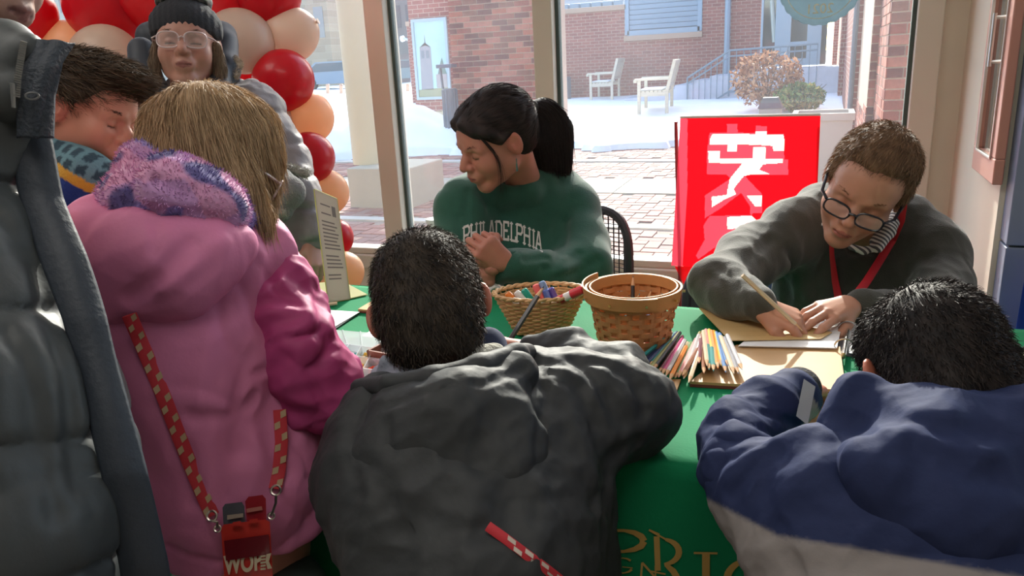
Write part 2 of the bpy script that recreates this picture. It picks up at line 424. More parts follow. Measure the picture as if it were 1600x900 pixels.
disc_sticker()
# red-brown framed glass cabinet on the side wall
def cabinet():
    y0 = PX(1533, 262, xS)[1]; y1 = PX(1566, 300, xS)[1]; zb = PX(1533, 262, xS)[2]; x = xS-.001
    M_rf = mat('red_brown_frame', hexc(196, 140, 124), .4); zt = zb+.75
    e = tag(empty('wall_cabinet', (x, (y0+y1)/2, zb)), 'red-brown framed glass cabinet with a steel pull on the cream side wall', 'cabinet')
    w = .06; d = .022; ya, yb = min(y0, y1), max(y0, y1)
    for lo, hi in (((ya, zb), (yb, zb+w)), ((ya, zt-w), (yb, zt)), ((ya, zb+w), (ya+w*.9, zt-w)), ((yb-w*.9, zb+w), (yb, zt-w))):
        b = MB(); b.box((x-d, lo[0], lo[1]), (x, hi[0], hi[1]), c=.003); b.build('frame', M_rf, e)
    b = MB()
    b.box((x-d-.004, ya+w*.9-.006, zb+w-.006), (x-d+.004, ya+w*.9, zt-w), c=.001); b.box((x-d-.004, yb-w*.9, zb+w-.006), (x-d+.004, yb-w*.9+.006, zt-w), c=.001); b.box((x-d-.004, ya+w*.9, zb+w-.006), (x-d+.004, yb-w*.9, zb+w), c=.001)
    b.build('silver_bead', mat('brushed_silver', (.6, .6, .58), .3, 1), e)
    b = MB(); b.box((x-.012, ya+w*.9, zb+w), (x-.008, yb-w*.9, zt-w)); b.build('glass', mat('cabinet_glass', hexc(60, 66, 66), .04, spec=1.0, coat=1), e)
    b = MB(); yh = ya+w*1.3
    for z in (zb+.28, zb+.38): b.tube([(x-d, yh, z), (x-d-.022, yh, z)], .004)
    b.tube([(x-d-.022, yh, zb+.27), (x-d-.022, yh, zb+.39)], .0045); b.build('pull_handle', mat('brushed_silver', (.6, .6, .58), .3, 1), e, True)
cabinet()
# ------------------------------------------------------------------ outside
M_snow = mat('snow', hexc(248, 250, 253), .6, var=.03, vscale=3, bump=.25, bscale=3)
M_brick = [mat('brick_%s' % n, hexc(*c), .8, var=.15, vscale=30, bump=.2, bscale=60) for n, c in zip(('red', 'orange', 'dark', 'brown', 'pink'), ((150, 78, 66), (172, 94, 74), (116, 62, 58), (138, 84, 70), (180, 110, 92)))]
M_mort = mat('mortar', hexc(196, 172, 152), .9, var=.08, vscale=20)
def brickmat(name, c1, c2, mortar, scale=1.0, bw=.22, bh=.075, mapping='x'):
    m = bpy.data.materials.new(name); m.use_nodes = True; nt = m.node_tree; b = nt.nodes['Principled BSDF']; b.inputs['Roughness'].default_value = .85
    tc = nt.nodes.new('ShaderNodeTexCoord'); sp = nt.nodes.new('ShaderNodeSeparateXYZ'); cb = nt.nodes.new('ShaderNodeCombineXYZ')
    nt.links.new(tc.outputs['Object'], sp.inputs[0]); a, c = {'x': (0, 2), 'y': (1, 2), 'f': (0, 1)}[mapping]
    nt.links.new(sp.outputs[a], cb.inputs[0]); nt.links.new(sp.outputs[c], cb.inputs[1])
    t = nt.nodes.new('ShaderNodeTexBrick'); t.inputs['Scale'].default_value = 1/scale; t.inputs['Brick Width'].default_value = bw; t.inputs['Row Height'].default_value = bh; t.inputs['Mortar Size'].default_value = .006
    t.inputs['Color1'].default_value = c1; t.inputs['Color2'].default_value = c2; t.inputs['Mortar'].default_value = mortar
    nt.links.new(cb.outputs[0], t.inputs[0]); nt.links.new(t.outputs[0], b.inputs[0])
    bp = nt.nodes.new('ShaderNodeBump'); bp.inputs['Strength'].default_value = .4; bp.inputs['Distance'].default_value = .01; bp.invert = True; nt.links.new(t.outputs[1], bp.inputs['Height']); nt.links.new(bp.outputs[0], b.inputs['Normal'])
    return m
M_bw = brickmat('far_brickwork', hexc(146, 84, 74), hexc(128, 70, 64), hexc(176, 146, 132))
M_bwy = brickmat('far_brickwork_side', hexc(146, 84, 74), hexc(128, 70, 64), hexc(176, 146, 132), mapping='y')
# ground under everything, sloping gently up
b = MB(); V = []; F = []
b.add([(-200, 3.1, gz(3.1)-.06), (60, 3.1, gz(3.1)-.06), (60, 240, gz(40)-.06), (-200, 240, gz(40)-.06)], [(0, 1, 2, 3)])
struct(b.build('ground', mat('dark_ground', hexc(120, 112, 104), .9)))
# snow field: a displaced grid with ploughed banks
def snowfield():
    xs = np.linspace(-30, 3.2, 190); ys = np.concatenate([np.linspace(7.5, 14, 90), np.linspace(14.1, 45, 90)])
    X, Y = np.meshgrid(xs, ys); n = lambda a, b_, p, q: np.sin(a*X+p+1.3*np.sin(b_*Y*.7+q))*np.sin(b_*Y+q+1.1*np.sin(a*X*.6+p))
    Z = gz(np.minimum(Y, 26))+.05+.03*n(.9, 1.1, 0, 1)+.02*n(2.3, 2.9, 2, 3)
    edge = PG(1000, 232)[1]                                            # front edge of the cleared strip
    el = edge-.6*np.clip((-X-4)/4, 0, 1)*3.0                                    # bank comes nearer on the left
    bank = .42*np.exp(-((Y-(el+1.1))/.8)**2)*np.clip((-X-3.4)/1.5, 0, 1)*(1+.35*n(2.2, 1.9, 1, 2)+.25*n(5.1, 4.7, 3, 1))
    Z = Z+bank
    Z = np.where(Y < el+.2*np.sin(3*X)+.1*np.sin(7.3*X), Z-.35, Z)
    V = np.stack([X, Y, Z], -1).reshape(-1, 3); r, c = X.shape; i = np.arange(r*c).reshape(r, c)
    F = np.stack([i[:-1, :-1], i[:-1, 1:], i[1:, 1:], i[1:, :-1]], -1).reshape(-1, 4)
    o = mesh_np('snow', V, F, M_snow); tag(o, 'bright sunlit snow covering the courtyard beyond the window', 'snow', kind='stuff')
snowfield()
# brick paving with light stone bands
M_band = mat('pale_stone_band', hexc(200, 192, 180), .7, var=.06, vscale=4)
M_green = mat('grey_stone_band', hexc(158, 150, 134), .7, var=.06, vscale=4)
pave = struct(empty('trim_3', (-2, 5, gz(5))))
bands = []
for (px, py, w, m) in ((1005, 353, .12, M_band), (1000, 412, .13, M_band), (995, 250, .16, M_band), (1000, 290, .75, M_green)):
    y = PG(px, py)[1]; bands.append((y-w/2, y+w/2)); x0 = -9
    while x0 < .8:
        L_ = 1.2 if m is M_green else 2.2
        b = MB(); b.add([(x0, y-w/2, gz(y-w/2)), (x0+L_-.012, y-w/2, gz(y-w/2)), (x0+L_-.012, y+w/2, gz(y+w/2)), (x0, y+w/2, gz(y+w/2)),
                         (x0, y-w/2, gz(y)-.05), (x0+L_-.012, y-w/2, gz(y)-.05), (x0+L_-.012, y+w/2, gz(y)-.05), (x0, y+w/2, gz(y)-.05)],
                        [(0, 1, 2, 3), (4, 7, 6, 5), (0, 4, 5, 1), (1, 5, 6, 2), (2, 6, 7, 3), (3, 7, 4, 0)])
        b.build('band_stone', m, pave); x0 += L_
def paving():
    rr = random.Random(3); V = []; F = []; mi = []
    # herringbone of 0.2 x 0.1 pavers
    def add(x, y, w, l):
        if not (PAVE[0] < y < PAVE[1] and y+l < PAVE[1]): return
        for a, c in bands:
            if y+l > a-.005 and y < c+.005: return
        n = len(V); j = rr.uniform(-.002, .003); g = .004
        for zz in (gz(y+l/2)-.004+j, gz(y+l/2)-.03):
            V.extend([(x+g, y+g, zz), (x+w-g, y+g, zz), (x+w-g, y+l-g, zz), (x+g, y+l-g, zz)])
        F.extend([(n, n+1, n+2, n+3), (n, n+4, n+5, n+1), (n+1, n+5, n+6, n+2), (n+2, n+6, n+7, n+3), (n+3, n+7, n+4, n)]); mi.extend([rr.choice([0, 0, 1, 2, 3, 4, 3])]*5)
    PAVE = (3.3, PG(1000, 228)[1])
    s = .1
    for i in range(-80, 12):
        for j in range(30, int(PAVE[1]/s)+2):
            k = (i-j) % 4; x, y = i*s, j*s
            if k == 0: add(x, y, .2, .1)
            elif k == 2: add(x, y-.1, .1, .2)
    o = mesh_py('paving_bricks', V, F, None, pave)
    MP = [mat('paver_%d' % q, hexc(*c), .8, var=.12, vscale=12, bump=.15, bscale=50) for q, c in enumerate(((150, 96, 84), (168, 112, 94), (128, 84, 78), (158, 118, 104), (176, 132, 112)))]
    for m in MP: o.data.materials.append(m)
    o.data.polygons.foreach_set('material_index', mi); o['kind'] = 'stuff'
    b = MB(); y0, y1 = PAVE; b.add([(-12, y0, gz(y0)-.016), (1.3, y0, gz(y0)-.016), (1.3, y1+1, gz(y1+1)-.016), (-12, y1+1, gz(y1+1)-.016)], [(0, 1, 2, 3)]); b.build('paving_bed', mat('paving_sand', hexc(150, 128, 112), .9), pave)
paving()
# individually laid brick faces
CH = .075
def brick_face(parent, org, u, n, L_, z0, z1, thick=.09, proto={}, bl=.22, off=0, lim=[0], cap=295):
    """bricks along direction u starting at org, outward normal n"""
    u = np.array(u, float); n = np.array(n, float); rr = random.Random(int(abs(org[0]*100+org[1]*37))); k = 0; z = z0
    while z < z1:
        x = -(off+(k % 2)*bl/2) % bl - bl
        while x < L_:
            a, c = max(x, 0), min(x+bl, L_)
            if c-a > .03 and lim[0] < cap:
                key = (round(c-a, 3), abs(u[0]) > .5, rr.choice(range(5)))
                me = proto.get(key)
                if me is None:
                    b = MB(); w = key[0]-.01
                    b.box((0, 0, 0), (w, -.012-.05, CH-.011)) if False else None
                    Mx = Matrix(((u[0], n[0], 0, 0), (u[1], n[1], 0, 0), (0, 0, 1, 0), (0, 0, 0, 1)))
                    b.box((0, -.05, 0), (w, .008, CH-.011), Mx); o = b.build('brick', M_brick[key[2]]); me = o.data; bpy.data.objects.remove(o); proto[key] = me
                o = bpy.data.objects.new('brick', me); COL.objects.link(o); pos = np.array(org)+u*a+n*rr.uniform(-.003, .002); o.location = (pos[0], pos[1], z)
                if parent is not None: o.parent = parent; o.matrix_parent_inverse = pmat(parent).inverted()
                lim[0] += 1
            x += bl
        z += CH; k += 1
# brick pillar beyond the middle pane
def pillar():
    Y = 10.3; x0, x1 = PY(704, 60, Y)[0], PY(852, 60, Y)[0]; zt = PY(760, -40, Y)[2]; zb = gz(Y)
    e = tag(empty('brick_pillar', ((x0+x1)/2, Y+.4, zb)), 'tall square red brick pillar standing in the snow behind the ponytailed woman', 'pillar')
    b = MB(); b.box((x0, Y, zb-.1), (x1, Y+.9, zt+1.6)); b.build('core', M_mort, e)
    brick_face(e, (x0, Y, 0), (1, 0, 0), (0, -1, 0), x1-x0, zb, zt, lim=[0])
    return x0, Y
pillar()
# recessed brick wall with a tall window whose reflection is painted on as flat shapes, left of the pillar
def reflection_wall():
    Y = 13.2; x0, x1 = PY(641, 60, Y)[0], PY(716, 60, Y)[0]+.8; zb = gz(Y); zt = PY(690, -60, Y)[2]
    e = tag(empty('brick_building_corner', (x0, Y, zb)), 'narrow red brick wall with a tall window, left of and behind the brick pillar', 'building')
    b = MB(); b.box((x0, Y, zb), (x1, Y+.6, zt)); b.build('wall', M_bw, e)
    a = PY(646, 35, Y-.03); c = PY(702, 152, Y-.03)
    X0, X1, Z0, Z1 = a[0], c[0], c[2]+.02, a[2]
    b = MB(); w = .05
    b.box((X0-w, Y-.05, Z0-w), (X0, Y, Z1+w)); b.box((X1, Y-.05, Z0-w), (X1+w, Y, Z1+w)); b.box((X0, Y-.05, Z0-w), (X1, Y, Z0)); b.box((X0, Y-.05, Z1), (X1, Y, Z1+w)); b.build('window_frame', mat('pale_blue_metal', hexc(150, 168, 178), .4), e)
    sky_ = mat('reflection_sky', hexc(158, 190, 200), .35, var=.08, vscale=1.5)
    b = MB(); b.box((X0, Y-.03, Z0), (X1, Y-.005, Z1)); refl = b.build('painted_reflection', sky_, e)
    W, H = X1-X0, Z1-Z0; yy = Y-.034
    def q(pts, m, nm): mesh_py(nm, [(X0+W*u, yy, Z0+H*v) for u, v in pts], [tuple(range(len(pts)))], m, refl)
    q([(.1, .1), (.5, .1), (.5, .66), (.32, .72), (.14, .66)], mat('reflection_tower', hexc(134, 132, 140), .5), 'reflected_tower')
    q([(.31, .7), (.33, .85), (.35, .7)], mat('reflection_spire', hexc(90, 104, 116), .5), 'reflected_spire')
    q([(.12, .66), (.32, .69), (.52, .66), (.32, .73)], mat('reflection_roof', hexc(96, 108, 118), .5), 'reflected_roof')
    q([(0, 0), (1, 0), (1, .12), (0, .1)], mat('reflection_lawn', hexc(138, 140, 110), .6), 'reflected_lawn')
    q([(.62, .12), (.98, .12), (.98, .3), (.62, .3)], mat('reflection_block', hexc(150, 146, 146), .6), 'reflected_block')
    q([(.68, .3), (.98, .3), (.9, .42), (.85, .52), (.76, .42)], mat('reflection_tree', hexc(92, 120, 112), .6), 'reflected_tree')
    for u, v in ((.18, .58), (.34, .58)): q([(u, v-.06), (u+.1, v-.06), (u+.1, v+.04), (u, v+.04)], mat('reflection_window', hexc(106, 112, 124), .6), 'reflected_opening')
    for o in list(COL.objects):
        if o.parent is refl and o.name.startswith('reflected_opening'): o.location.y -= .004
reflection_wall()
# stepped brick flank of the building at the right
def flank():
    e = tag(empty('brick_building_flank', (.2, 8, gz(8))), 'stepped red brick side of a building running away at the right of the window', 'building')
    R_ = lambda px: (lambda d: d[0]/d[1])(rayd(px, 100))
    seq = [(1424, 1387), (1372, 1360), (1343, 1333), (1319, 1312), (1307, 1300)]
    y = 6.3; x = y*R_(1424); pts = [(x+.5, y), (x, y)]; pts = [(y*R_(1440), y)]
    ends = [1372, 1343, 1319, 1307, 1297]
    for (a, c), nx in zip(seq, ends):
        xn = y*R_(c); pts.append((xn, y)); yn = xn/R_(nx) if R_(nx) > 0 else 40; yn = min(yn, 40); pts.append((xn, yn)); y = yn
    zt = 3.9; lim = [0]
    for i in range(len(pts)-1):
        (xa, ya), (xb, yb) = pts[i], pts[i+1]; zb = gz(min(ya, yb))
        zlim = PY(1340, -30, min(ya, yb))[2]
        if i % 2 == 0:
            b = MB(); b.box((xb, ya, zb-.2), (xa+.4, ya+.12, zt)); b.build('wall_core', M_mort if i < 4 else M_bw, e)
            if i < 4: brick_face(e, (xb, ya, 0), (1, 0, 0), (0, -1, 0), xa-xb, zb, min(zlim, zt), lim=lim)
        else:
            b = MB(); b.box((xa, ya+.05, zb-.2), (xa+.3, yb+.1, zt)); b.build('wall_core', M_mort if i < 4 else M_bwy, e)
            if i < 4: brick_face(e, (xa, ya, 0), (0, 1, 0), (-1, 0, 0), yb-ya, zb, min(zlim, zt), lim=lim)
    b = MB(); b.tube([PY(1337, 40, pts[4][1]-.12)*np.array([1, 1, 0])+np.array([0, 0, gz(8)]), PY(1337, 40, pts[4][1]-.12)*np.array([1, 1, 0])+np.array([0, 0, 3.6])], .03); b.build('downpipe', mat('grey_pipe', hexc(110, 116, 124), .5), e, True)
    return pts
FL = flank()
# back wall of the courtyard with coping, louvre and the glazed door
def back():
    Y = 19.5; xa = PY(640, 100, Y)[0]; x1 = PY(978, 60, Y)[0]; x2 = PY(1139, 60, Y)[0]; x3 = PY(1186, 60, Y)[0]; zb = gz(Y)
    M_cop = mat('tan_coping', hexc(168, 140, 120), .7); M_lv = mat('blue_grey_metal', hexc(128, 152, 170), .45)
    e = tag(empty('courtyard_building', (x1, Y, zb)), 'long red brick building with a blue-grey louvre across the back of the courtyard', 'building')
    zt = PY(925, 19, Y)[2]
    b = MB(); b.box((xa, Y, zb), (x1, Y+.4, zt)); b.build('parapet_wall', M_bw, e)
    b = MB(); b.box((xa, Y-.06, zt), (x1+.02, Y+.46, zt+.12), c=.01); b.build('coping', M_cop, e)
    z2 = PY(1030, 52, Y)[2]
    b = MB(); b.box((x1, Y-.02, zb), (x3, Y+.4, z2)); b.box((PY(1096, 20, Y)[0], Y-.02, z2), (x3, Y+.4, 3.6)); b.build('wall', M_bw, e)
    b = MB(); b.box((x1-.03, Y-.1, z2-.14), (PY(1096, 40, Y)[0]+.03, Y+.02, z2-.02)); b.build('louvre_sill', M_cop, e)
    lx0, lx1 = x1+.05, PY(1094, 30, Y)[0]
    b = MB(); b.box((lx0-.06, Y-.06, z2), (lx0+.04, Y+.1, 3.6)); b.box((lx1-.05, Y-.06, z2), (lx1+.05, Y+.1, 3.6)); b.box((lx0, Y-.06, z2-.02), (lx1, Y+.1, z2+.1)); b.build('louvre_frame', M_lv, e)
    z = z2+.12; proto = None
    while z < 3.45:
        if proto is None:
            b = MB(); b.box((0, 0, 0), (lx1-lx0-.1, .02, .105), Matrix.Rotation(radians(18), 4, 'X')); o = b.build('louvre_slat', M_lv, e); o.location = (lx0+.05, Y-.02, z); proto = o
        else:
            o = proto.copy(); COL.objects.link(o); o.location = (lx0+.05, Y-.02, z)
        z += .115
    b = MB(); b.box((lx0, Y+.12, z2), (lx1, Y+.2, 3.6)); b.build('louvre_back', M_lv, e)
    b = MB(); b.box((xa, Y+3, zt-.5), (x1+.1, Y+3.3, 3.3)); b.build('upper_wall', mat('pale_grey_cladding', hexc(150, 160, 170), .6, var=.1, vscale=1), e)
    for k in range(6):
        b = MB(); xx = PY(878+17*k, 5, Y+1.2)[0]; b.box((xx, Y+.9, zt+.05), (xx+.25, Y+1.3, zt+.3), c=.02); b.build('roof_unit', M_lv, e)
    b = MB(); xp = PY(1137, 60, Y)[0]; b.tube([(xp, Y-.1, zb), (xp, Y-.1, 3.6)], .07); b.build('downpipe', M_lv, e, True)
    # glazed entrance
    gx0, gx1 = PY(1188, 60, Y)[0], PY(1292, 60, Y)[0]; zd = PY(1240, 103, Y)[2]
    dr = struct(empty('door_1', (gx0, Y, zd)))
    Mg = mat('dark_door_glass', hexc(62, 78, 82), .06, spec=.8, var=.25, vscale=1.2); Mf = mat('door_frame_metal', hexc(150, 172, 186), .4)
    b = MB(); b.box((gx0, Y+.05, zd), (gx1, Y+.08, 3.6)); b.build('glazing', Mg, dr)
    for px, w in ((1190, .05), (1223, .34), (1272, .3)):
        b = MB(); xx = PY(px, 60, Y)[0]; b.box((xx-w/2, Y-.03, zd), (xx+w/2, Y+.1, 3.6)); b.build('door_frame', Mf, dr)
    b = MB(); zr = PY(1240, 68, Y)[2]; b.box((PY(1230, 60, Y)[0], Y-.02, zr-.04), (PY(1268, 60, Y)[0], Y+.06, zr+.04)); b.build('push_rail', Mf, dr)
    b = MB(); b.box((PY(1226, 60, Y)[0], Y-.02, zd), (PY(1270, 60, Y)[0], Y+.06, zd+.16)); b.build('kick_rail', Mf, dr)
    b = MB(); b.tube([PY(1206, 0, Y+.04), PY(1210, 66, Y+.04)], .05); b.build('inner_post', mat('pale_post', hexc(180, 190, 180), .5), dr)
    # landing and steps
    M_con = mat('snowy_concrete', hexc(196, 200, 208), .7, var=.06)
    st = struct(empty('trim_4', (gx0, Y-2, zb)))
    lx = PY(1140, 80, Y-1.6)[0]
    b = MB(); b.box((lx, Y-1.8, zb-.1), (gx1+.4, Y, zd-.02)); b.build('landing', M_con, st)
    nst = 6
    for k in range(nst):
        b = MB(); w = .38; b.box((lx-w*(k+1), Y-1.8, zb-.1), (lx-w*k, Y-.2, zd-.02-(zd-zb)*(k+1)/(nst+1))); b.build('step', M_con, st)
    # railing
    ra = tag(empty('stair_railing', (lx, Y-1.8, zb)), 'blue-grey metal railing climbing the stair to the glazed door', 'railing')
    Mr = mat('railing_metal', hexc(118, 138, 150), .45); yr = Y-1.85
    top = [PY(1074, 122, yr), PY(1140, 79, yr), PY(1278, 68, yr)]
    b = MB(); b.tube(top, .022, 6); b.build('top_rail', Mr, ra, True)
    low = [t-np.array([0, 0, .12]) for t in top]; b = MB(); b.tube(low, .018, 6); b.build('under_rail', Mr, ra, True)
    bot = [t-np.array([0, 0, .85]) for t in top]; b = MB(); b.tube(bot, .018, 6); b.build('bottom_rail', Mr, ra, True)
    for i, (a, c) in enumerate(zip(top[:-1], top[1:])):
        n = int(np.linalg.norm(c-a)/.14)
        for k in range(n+1):
            t = a+(c-a)*k/n; post = k % 8 == 0
            b = MB(); b.tube([t, t-np.array([0, 0, .95 if post else .85])], .02 if post else .009, 5); b.build('post' if post else 'baluster', Mr, ra)
back()
# teak benches in the snow
def bench(c, rz, first=[None]):
    M_tk = mat('weathered_teak', hexc(206, 198, 176), .7, var=.1, vscale=6, bump=.1, bscale=40, stretch=(1, 8, 8))
    if first[0] is None:
        e = empty('garden_bench'); L_ = 1.15; W = .5
        for x in (0, W):
            for y in (0, L_):
                b = MB()
                if x == 0: b.box((-.03, y-.03, 0), (.03, y+.03, .62), c=.006)
                else: b.box((x-.03, y-.03, 0), (x+.03, y+.03, .44), c=.006); b.box((x-.03, y-.03, .42), (x+.03, y+.03, .98), Matrix.Translation((x, 0, .42)) @ Matrix.Rotation(radians(14), 4, 'Y') @ Matrix.Translation((-x, 0, -.42)), c=.006)
                b.build('leg', M_tk, e)
        for y in (0, L_):
            b = MB(); b.box((-.08, y-.045, .62), (W+.04, y+.045, .66), c=.008); b.box((-.1, y-.045, .585), (-.04, y+.045, .64), c=.012); b.build('arm', M_tk, e)
            b = MB(); b.box((0, y-.02, .34), (W, y+.02, .41)); b.build('side_rail', M_tk, e)
        for k in range(7):
            b = MB(); x = .0+k*.075; b.box((x-.03, -.02, .41), (x+.03, L_+.02, .435)); b.build('seat_slat', M_tk, e)
        T = Matrix.Translation((W, 0, .42)) @ Matrix.Rotation(radians(14), 4, 'Y') @ Matrix.Translation((-W, 0, -.42))
        b = MB(); b.box((W-.02, 0, .9), (W+.02, L_, .98), T, c=.01); b.build('top_rail', M_tk, e)
        b = MB(); b.box((W-.02, 0, .5), (W+.02, L_, .56), T); b.build('lower_rail', M_tk, e)
        for k in range(9):
            b = MB(); y = .08+k*(L_-.16)/8; b.box((W-.008, y-.05, .55), (W+.008, y+.05, .91), T); b.build('back_slat', M_tk, e)
        b = MB(); b.box((.0, .1, .435), (W-.08, L_-.1, .47), c=.02); b.build('seat_snow', M_snow, e)
        first[0] = e
    else:
        s = first[0]; e = s.copy(); COL.objects.link(e)
        for ch in list(s.children):
            d = ch.copy(); COL.objects.link(d); d.parent = e
    e.location = V3(c); e.rotation_euler = (0, 0, rz); e.scale = (1, 1, 1); return e
p1 = PG(946, 160); p2 = PG(1024, 182)
for q in (p1, p2): q[2] = gz(q[1])+.02
tag(bench(p2+np.array([-.3, 0, 0]), radians(6)), 'weathered teak bench in the snow, the nearer one with snow on its seat', 'bench', 'teak benches in the courtyard')
tag(bench(p1+np.array([-.35, 0, 0]), radians(6)), 'weathered teak bench in the snow, the farther one near the long brick wall', 'bench', 'teak benches in the courtyard')
# shrubs
def shrub(name, label, c, r, nl, leaf_cols, stem_c, seed, hs=1.0, leaf=.05):
    e = tag(empty(name, c), label, 'shrub'); rr = np.random.default_rng(seed); b = MB()
    for k in range(26):
        a = rr.uniform(0, 2*pi); t = rr.uniform(.2, 1); tip = np.array(c)+np.array([cos(a)*r*t, sin(a)*r*t, r*hs*rr.uniform(.8, 1.7)]); mid = (np.array(c)*.6+tip*.4)+np.array([0, 0, .1*r])
        b.tube([c, mid, tip], [.014, .01, .004], 4, caps=False)
    b.build('stems', mat(name+'_stem', stem_c, .8), e)['kind'] = 'stuff'
    V = []; F = []; mi = []
    for k in range(nl):
        v = rr.normal(size=3); v /= np.linalg.norm(v); p = np.array(c)+np.array([0, 0, r*hs*.95])+v*np.array([r, r, r*hs*.75])*rr.uniform(.45, 1.0)**.6
        if p[2] < c[2]+.03: continue
        a = rr.normal(size=3); a /= np.linalg.norm(a); w = np.cross(a, rr.normal(size=3)); w /= np.linalg.norm(w); s = leaf*rr.uniform(.6, 1.3); n = len(V)
        V += [p-a*s, p+w*s*.4, p+a*s, p-w*s*.4]; F.append((n, n+1, n+2, n+3)); mi.append(rr.integers(0, len(leaf_cols)))
    o = mesh_py('leaves', V, F, None, e)
    for i, lc in enumerate(leaf_cols): o.data.materials.append(mat(name+'_leaf_%d' % i, lc, .7, transl=.3))
    o.data.polygons.foreach_set('material_index', mi); o['kind'] = 'stuff'
c = PG(1195, 178); shrub('brown_shrub', 'dry brown leafed hydrangea bush in the snow beside the stair', c, .62, 1500, [hexc(160, 112, 84), hexc(186, 140, 108), hexc(128, 88, 70), hexc(205, 165, 130)], hexc(120, 96, 80), 5, 1.0, .055)
c = PG(1247, 180); shrub('green_shrub', 'green and yellow leafed evergreen bush right of the post light', c, .42, 1500, [hexc(104, 136, 84), hexc(136, 158, 96), hexc(84, 112, 74), hexc(176, 166, 106)], hexc(100, 84, 66), 6, .75, .05)
# post light in the shrubs
c = PG(1203, 187); c = PY(1203, 187, 10.5); c[2] = gz(10.5)
e = tag(empty('post_light', c), 'squat grey post light with dark sloping cap in front of the shrubs', 'lamp')
zt = PY(1203, 152, 10.5)[2]; w = .14
b = MB(); b.box((c[0]-w+.01, c[1]-w, c[2]), (c[0]+w-.01, c[1]+w, zt-.13), c=.01); b.build('post', mat('post_grey', hexc(150, 152, 146), .6), e)
b = MB(); z0, z1 = zt-.13, zt; 
b.add([(c[0]-w*1.05, c[1]-w*1.05, z0), (c[0]+w*1.05, c[1]-w*1.05, z0), (c[0]+w*1.05, c[1]+w*1.05, z0), (c[0]-w*1.05, c[1]+w*1.05, z0), (c[0]-w*.65, c[1]-w*.65, z1), (c[0]+w*.65, c[1]-w*.65, z1), (c[0]+w*.65, c[1]+w*.65, z1), (c[0]-w*.65, c[1]+w*.65, z1)], [(0, 3, 2, 1), (4, 5, 6, 7), (0, 1, 5, 4), (1, 2, 6, 5), (2, 3, 7, 6), (3, 0, 4, 7)])
b.build('cap', mat('cap_dark', hexc(84, 84, 92), .5), e)
# planter boxes
def planter(label, c, w, h, m):
    e = tag(empty('planter', c), label, 'planter'); b = MB(); t = .82
    b.add([(c[0]-w*t, c[1]-w*t, c[2]), (c[0]+w*t, c[1]-w*t, c[2]), (c[0]+w*t, c[1]+w*t, c[2]), (c[0]-w*t, c[1]+w*t, c[2]), (c[0]-w, c[1]-w, c[2]+h), (c[0]+w, c[1]-w, c[2]+h), (c[0]+w, c[1]+w, c[2]+h), (c[0]-w, c[1]+w, c[2]+h)], [(0, 3, 2, 1), (0, 1, 5, 4), (1, 2, 6, 5), (2, 3, 7, 6), (3, 0, 4, 7)])
    b.build('tub', m, e); b = MB()
    for lo, hi in (((-w*1.04, -w*1.04), (w*1.04, -w*.86)), ((-w*1.04, w*.86), (w*1.04, w*1.04)), ((-w*1.04, -w*.86), (-w*.86, w*.86)), ((w*.86, -w*.86), (w*1.04, w*.86))): b.box((c[0]+lo[0], c[1]+lo[1], c[2]+h-.03), (c[0]+hi[0], c[1]+hi[1], c[2]+h+.03))
    b.build('rim', m, e)
    b = MB(); b.box((c[0]-w*.9, c[1]-w*.9, c[2]+h-.06), (c[0]+w*.9, c[1]+w*.9, c[2]+h-.02)); b.build('soil', mat('planter_soil', hexc(120, 120, 124), .9), e)
c = PY(699, 200, 11.2); c[2] = gz(11.2)+.1; planter('tan square planter in the snow by the foot of the brick pillar', c, .19, .32, mat('tan_planter', hexc(212, 194, 160), .7))
c = PY(1285, 200, 7.4); zt = PY(1285, 184, 7.1)[2]; c[2] = gz(7.4); planter('large pale stone planter behind the red banner', c, .24, zt-c[2], mat('pale_planter', hexc(206, 198, 186), .7))
# dark litter bin with a hood next to the pillar, and a grey bin by the long wall
M_bin = mat('dark_bin', hexc(86, 100, 116), .5)
def bin_(label, c, w, h, hood):
    e = tag(empty('litter_bin', c), label, 'bin'); b = MB(); b.tube([c, c+np.array([0, 0, h])], w, 16); b.build('drum', M_bin, e, True)
    b = MB()
    for k in range(12): a = 2*pi*k/12; b.tube([c+np.array([cos(a)*w*1.04, sin(a)*w*1.04, .04]), c+np.array([cos(a)*w*1.04, sin(a)*w*1.04, h-.02])], .012, 4)
    b.build('slats', M_bin, e)['kind'] = 'stuff'
    if hood:
        b = MB(); b.tube([c+np.array([-w, 0, h]), c+np.array([-w*1.2, 0, h+.3])], .02, 6); b.box((c[0]-w*1.4, c[1]-w, c[2]+h+.28), (c[0]+w, c[1]+w, c[2]+h+.33), c=.01); b.build('hood', M_bin, e)
c = PY(704, 166, 10.1); c[2] = gz(10.1); bin_('dark slatted litter bin with a raised hood against the brick pillar', c, .1, PY(704, 138, 10.1)[2]-c[2], True)
c = PG(881, 156); c[1] = min(c[1], 19.0); c[2] = gz(c[1]); bin_('plain grey slatted bin at the left end of the long brick wall', c, .3, PY(881, 120, c[1])[2]-c[2], False)
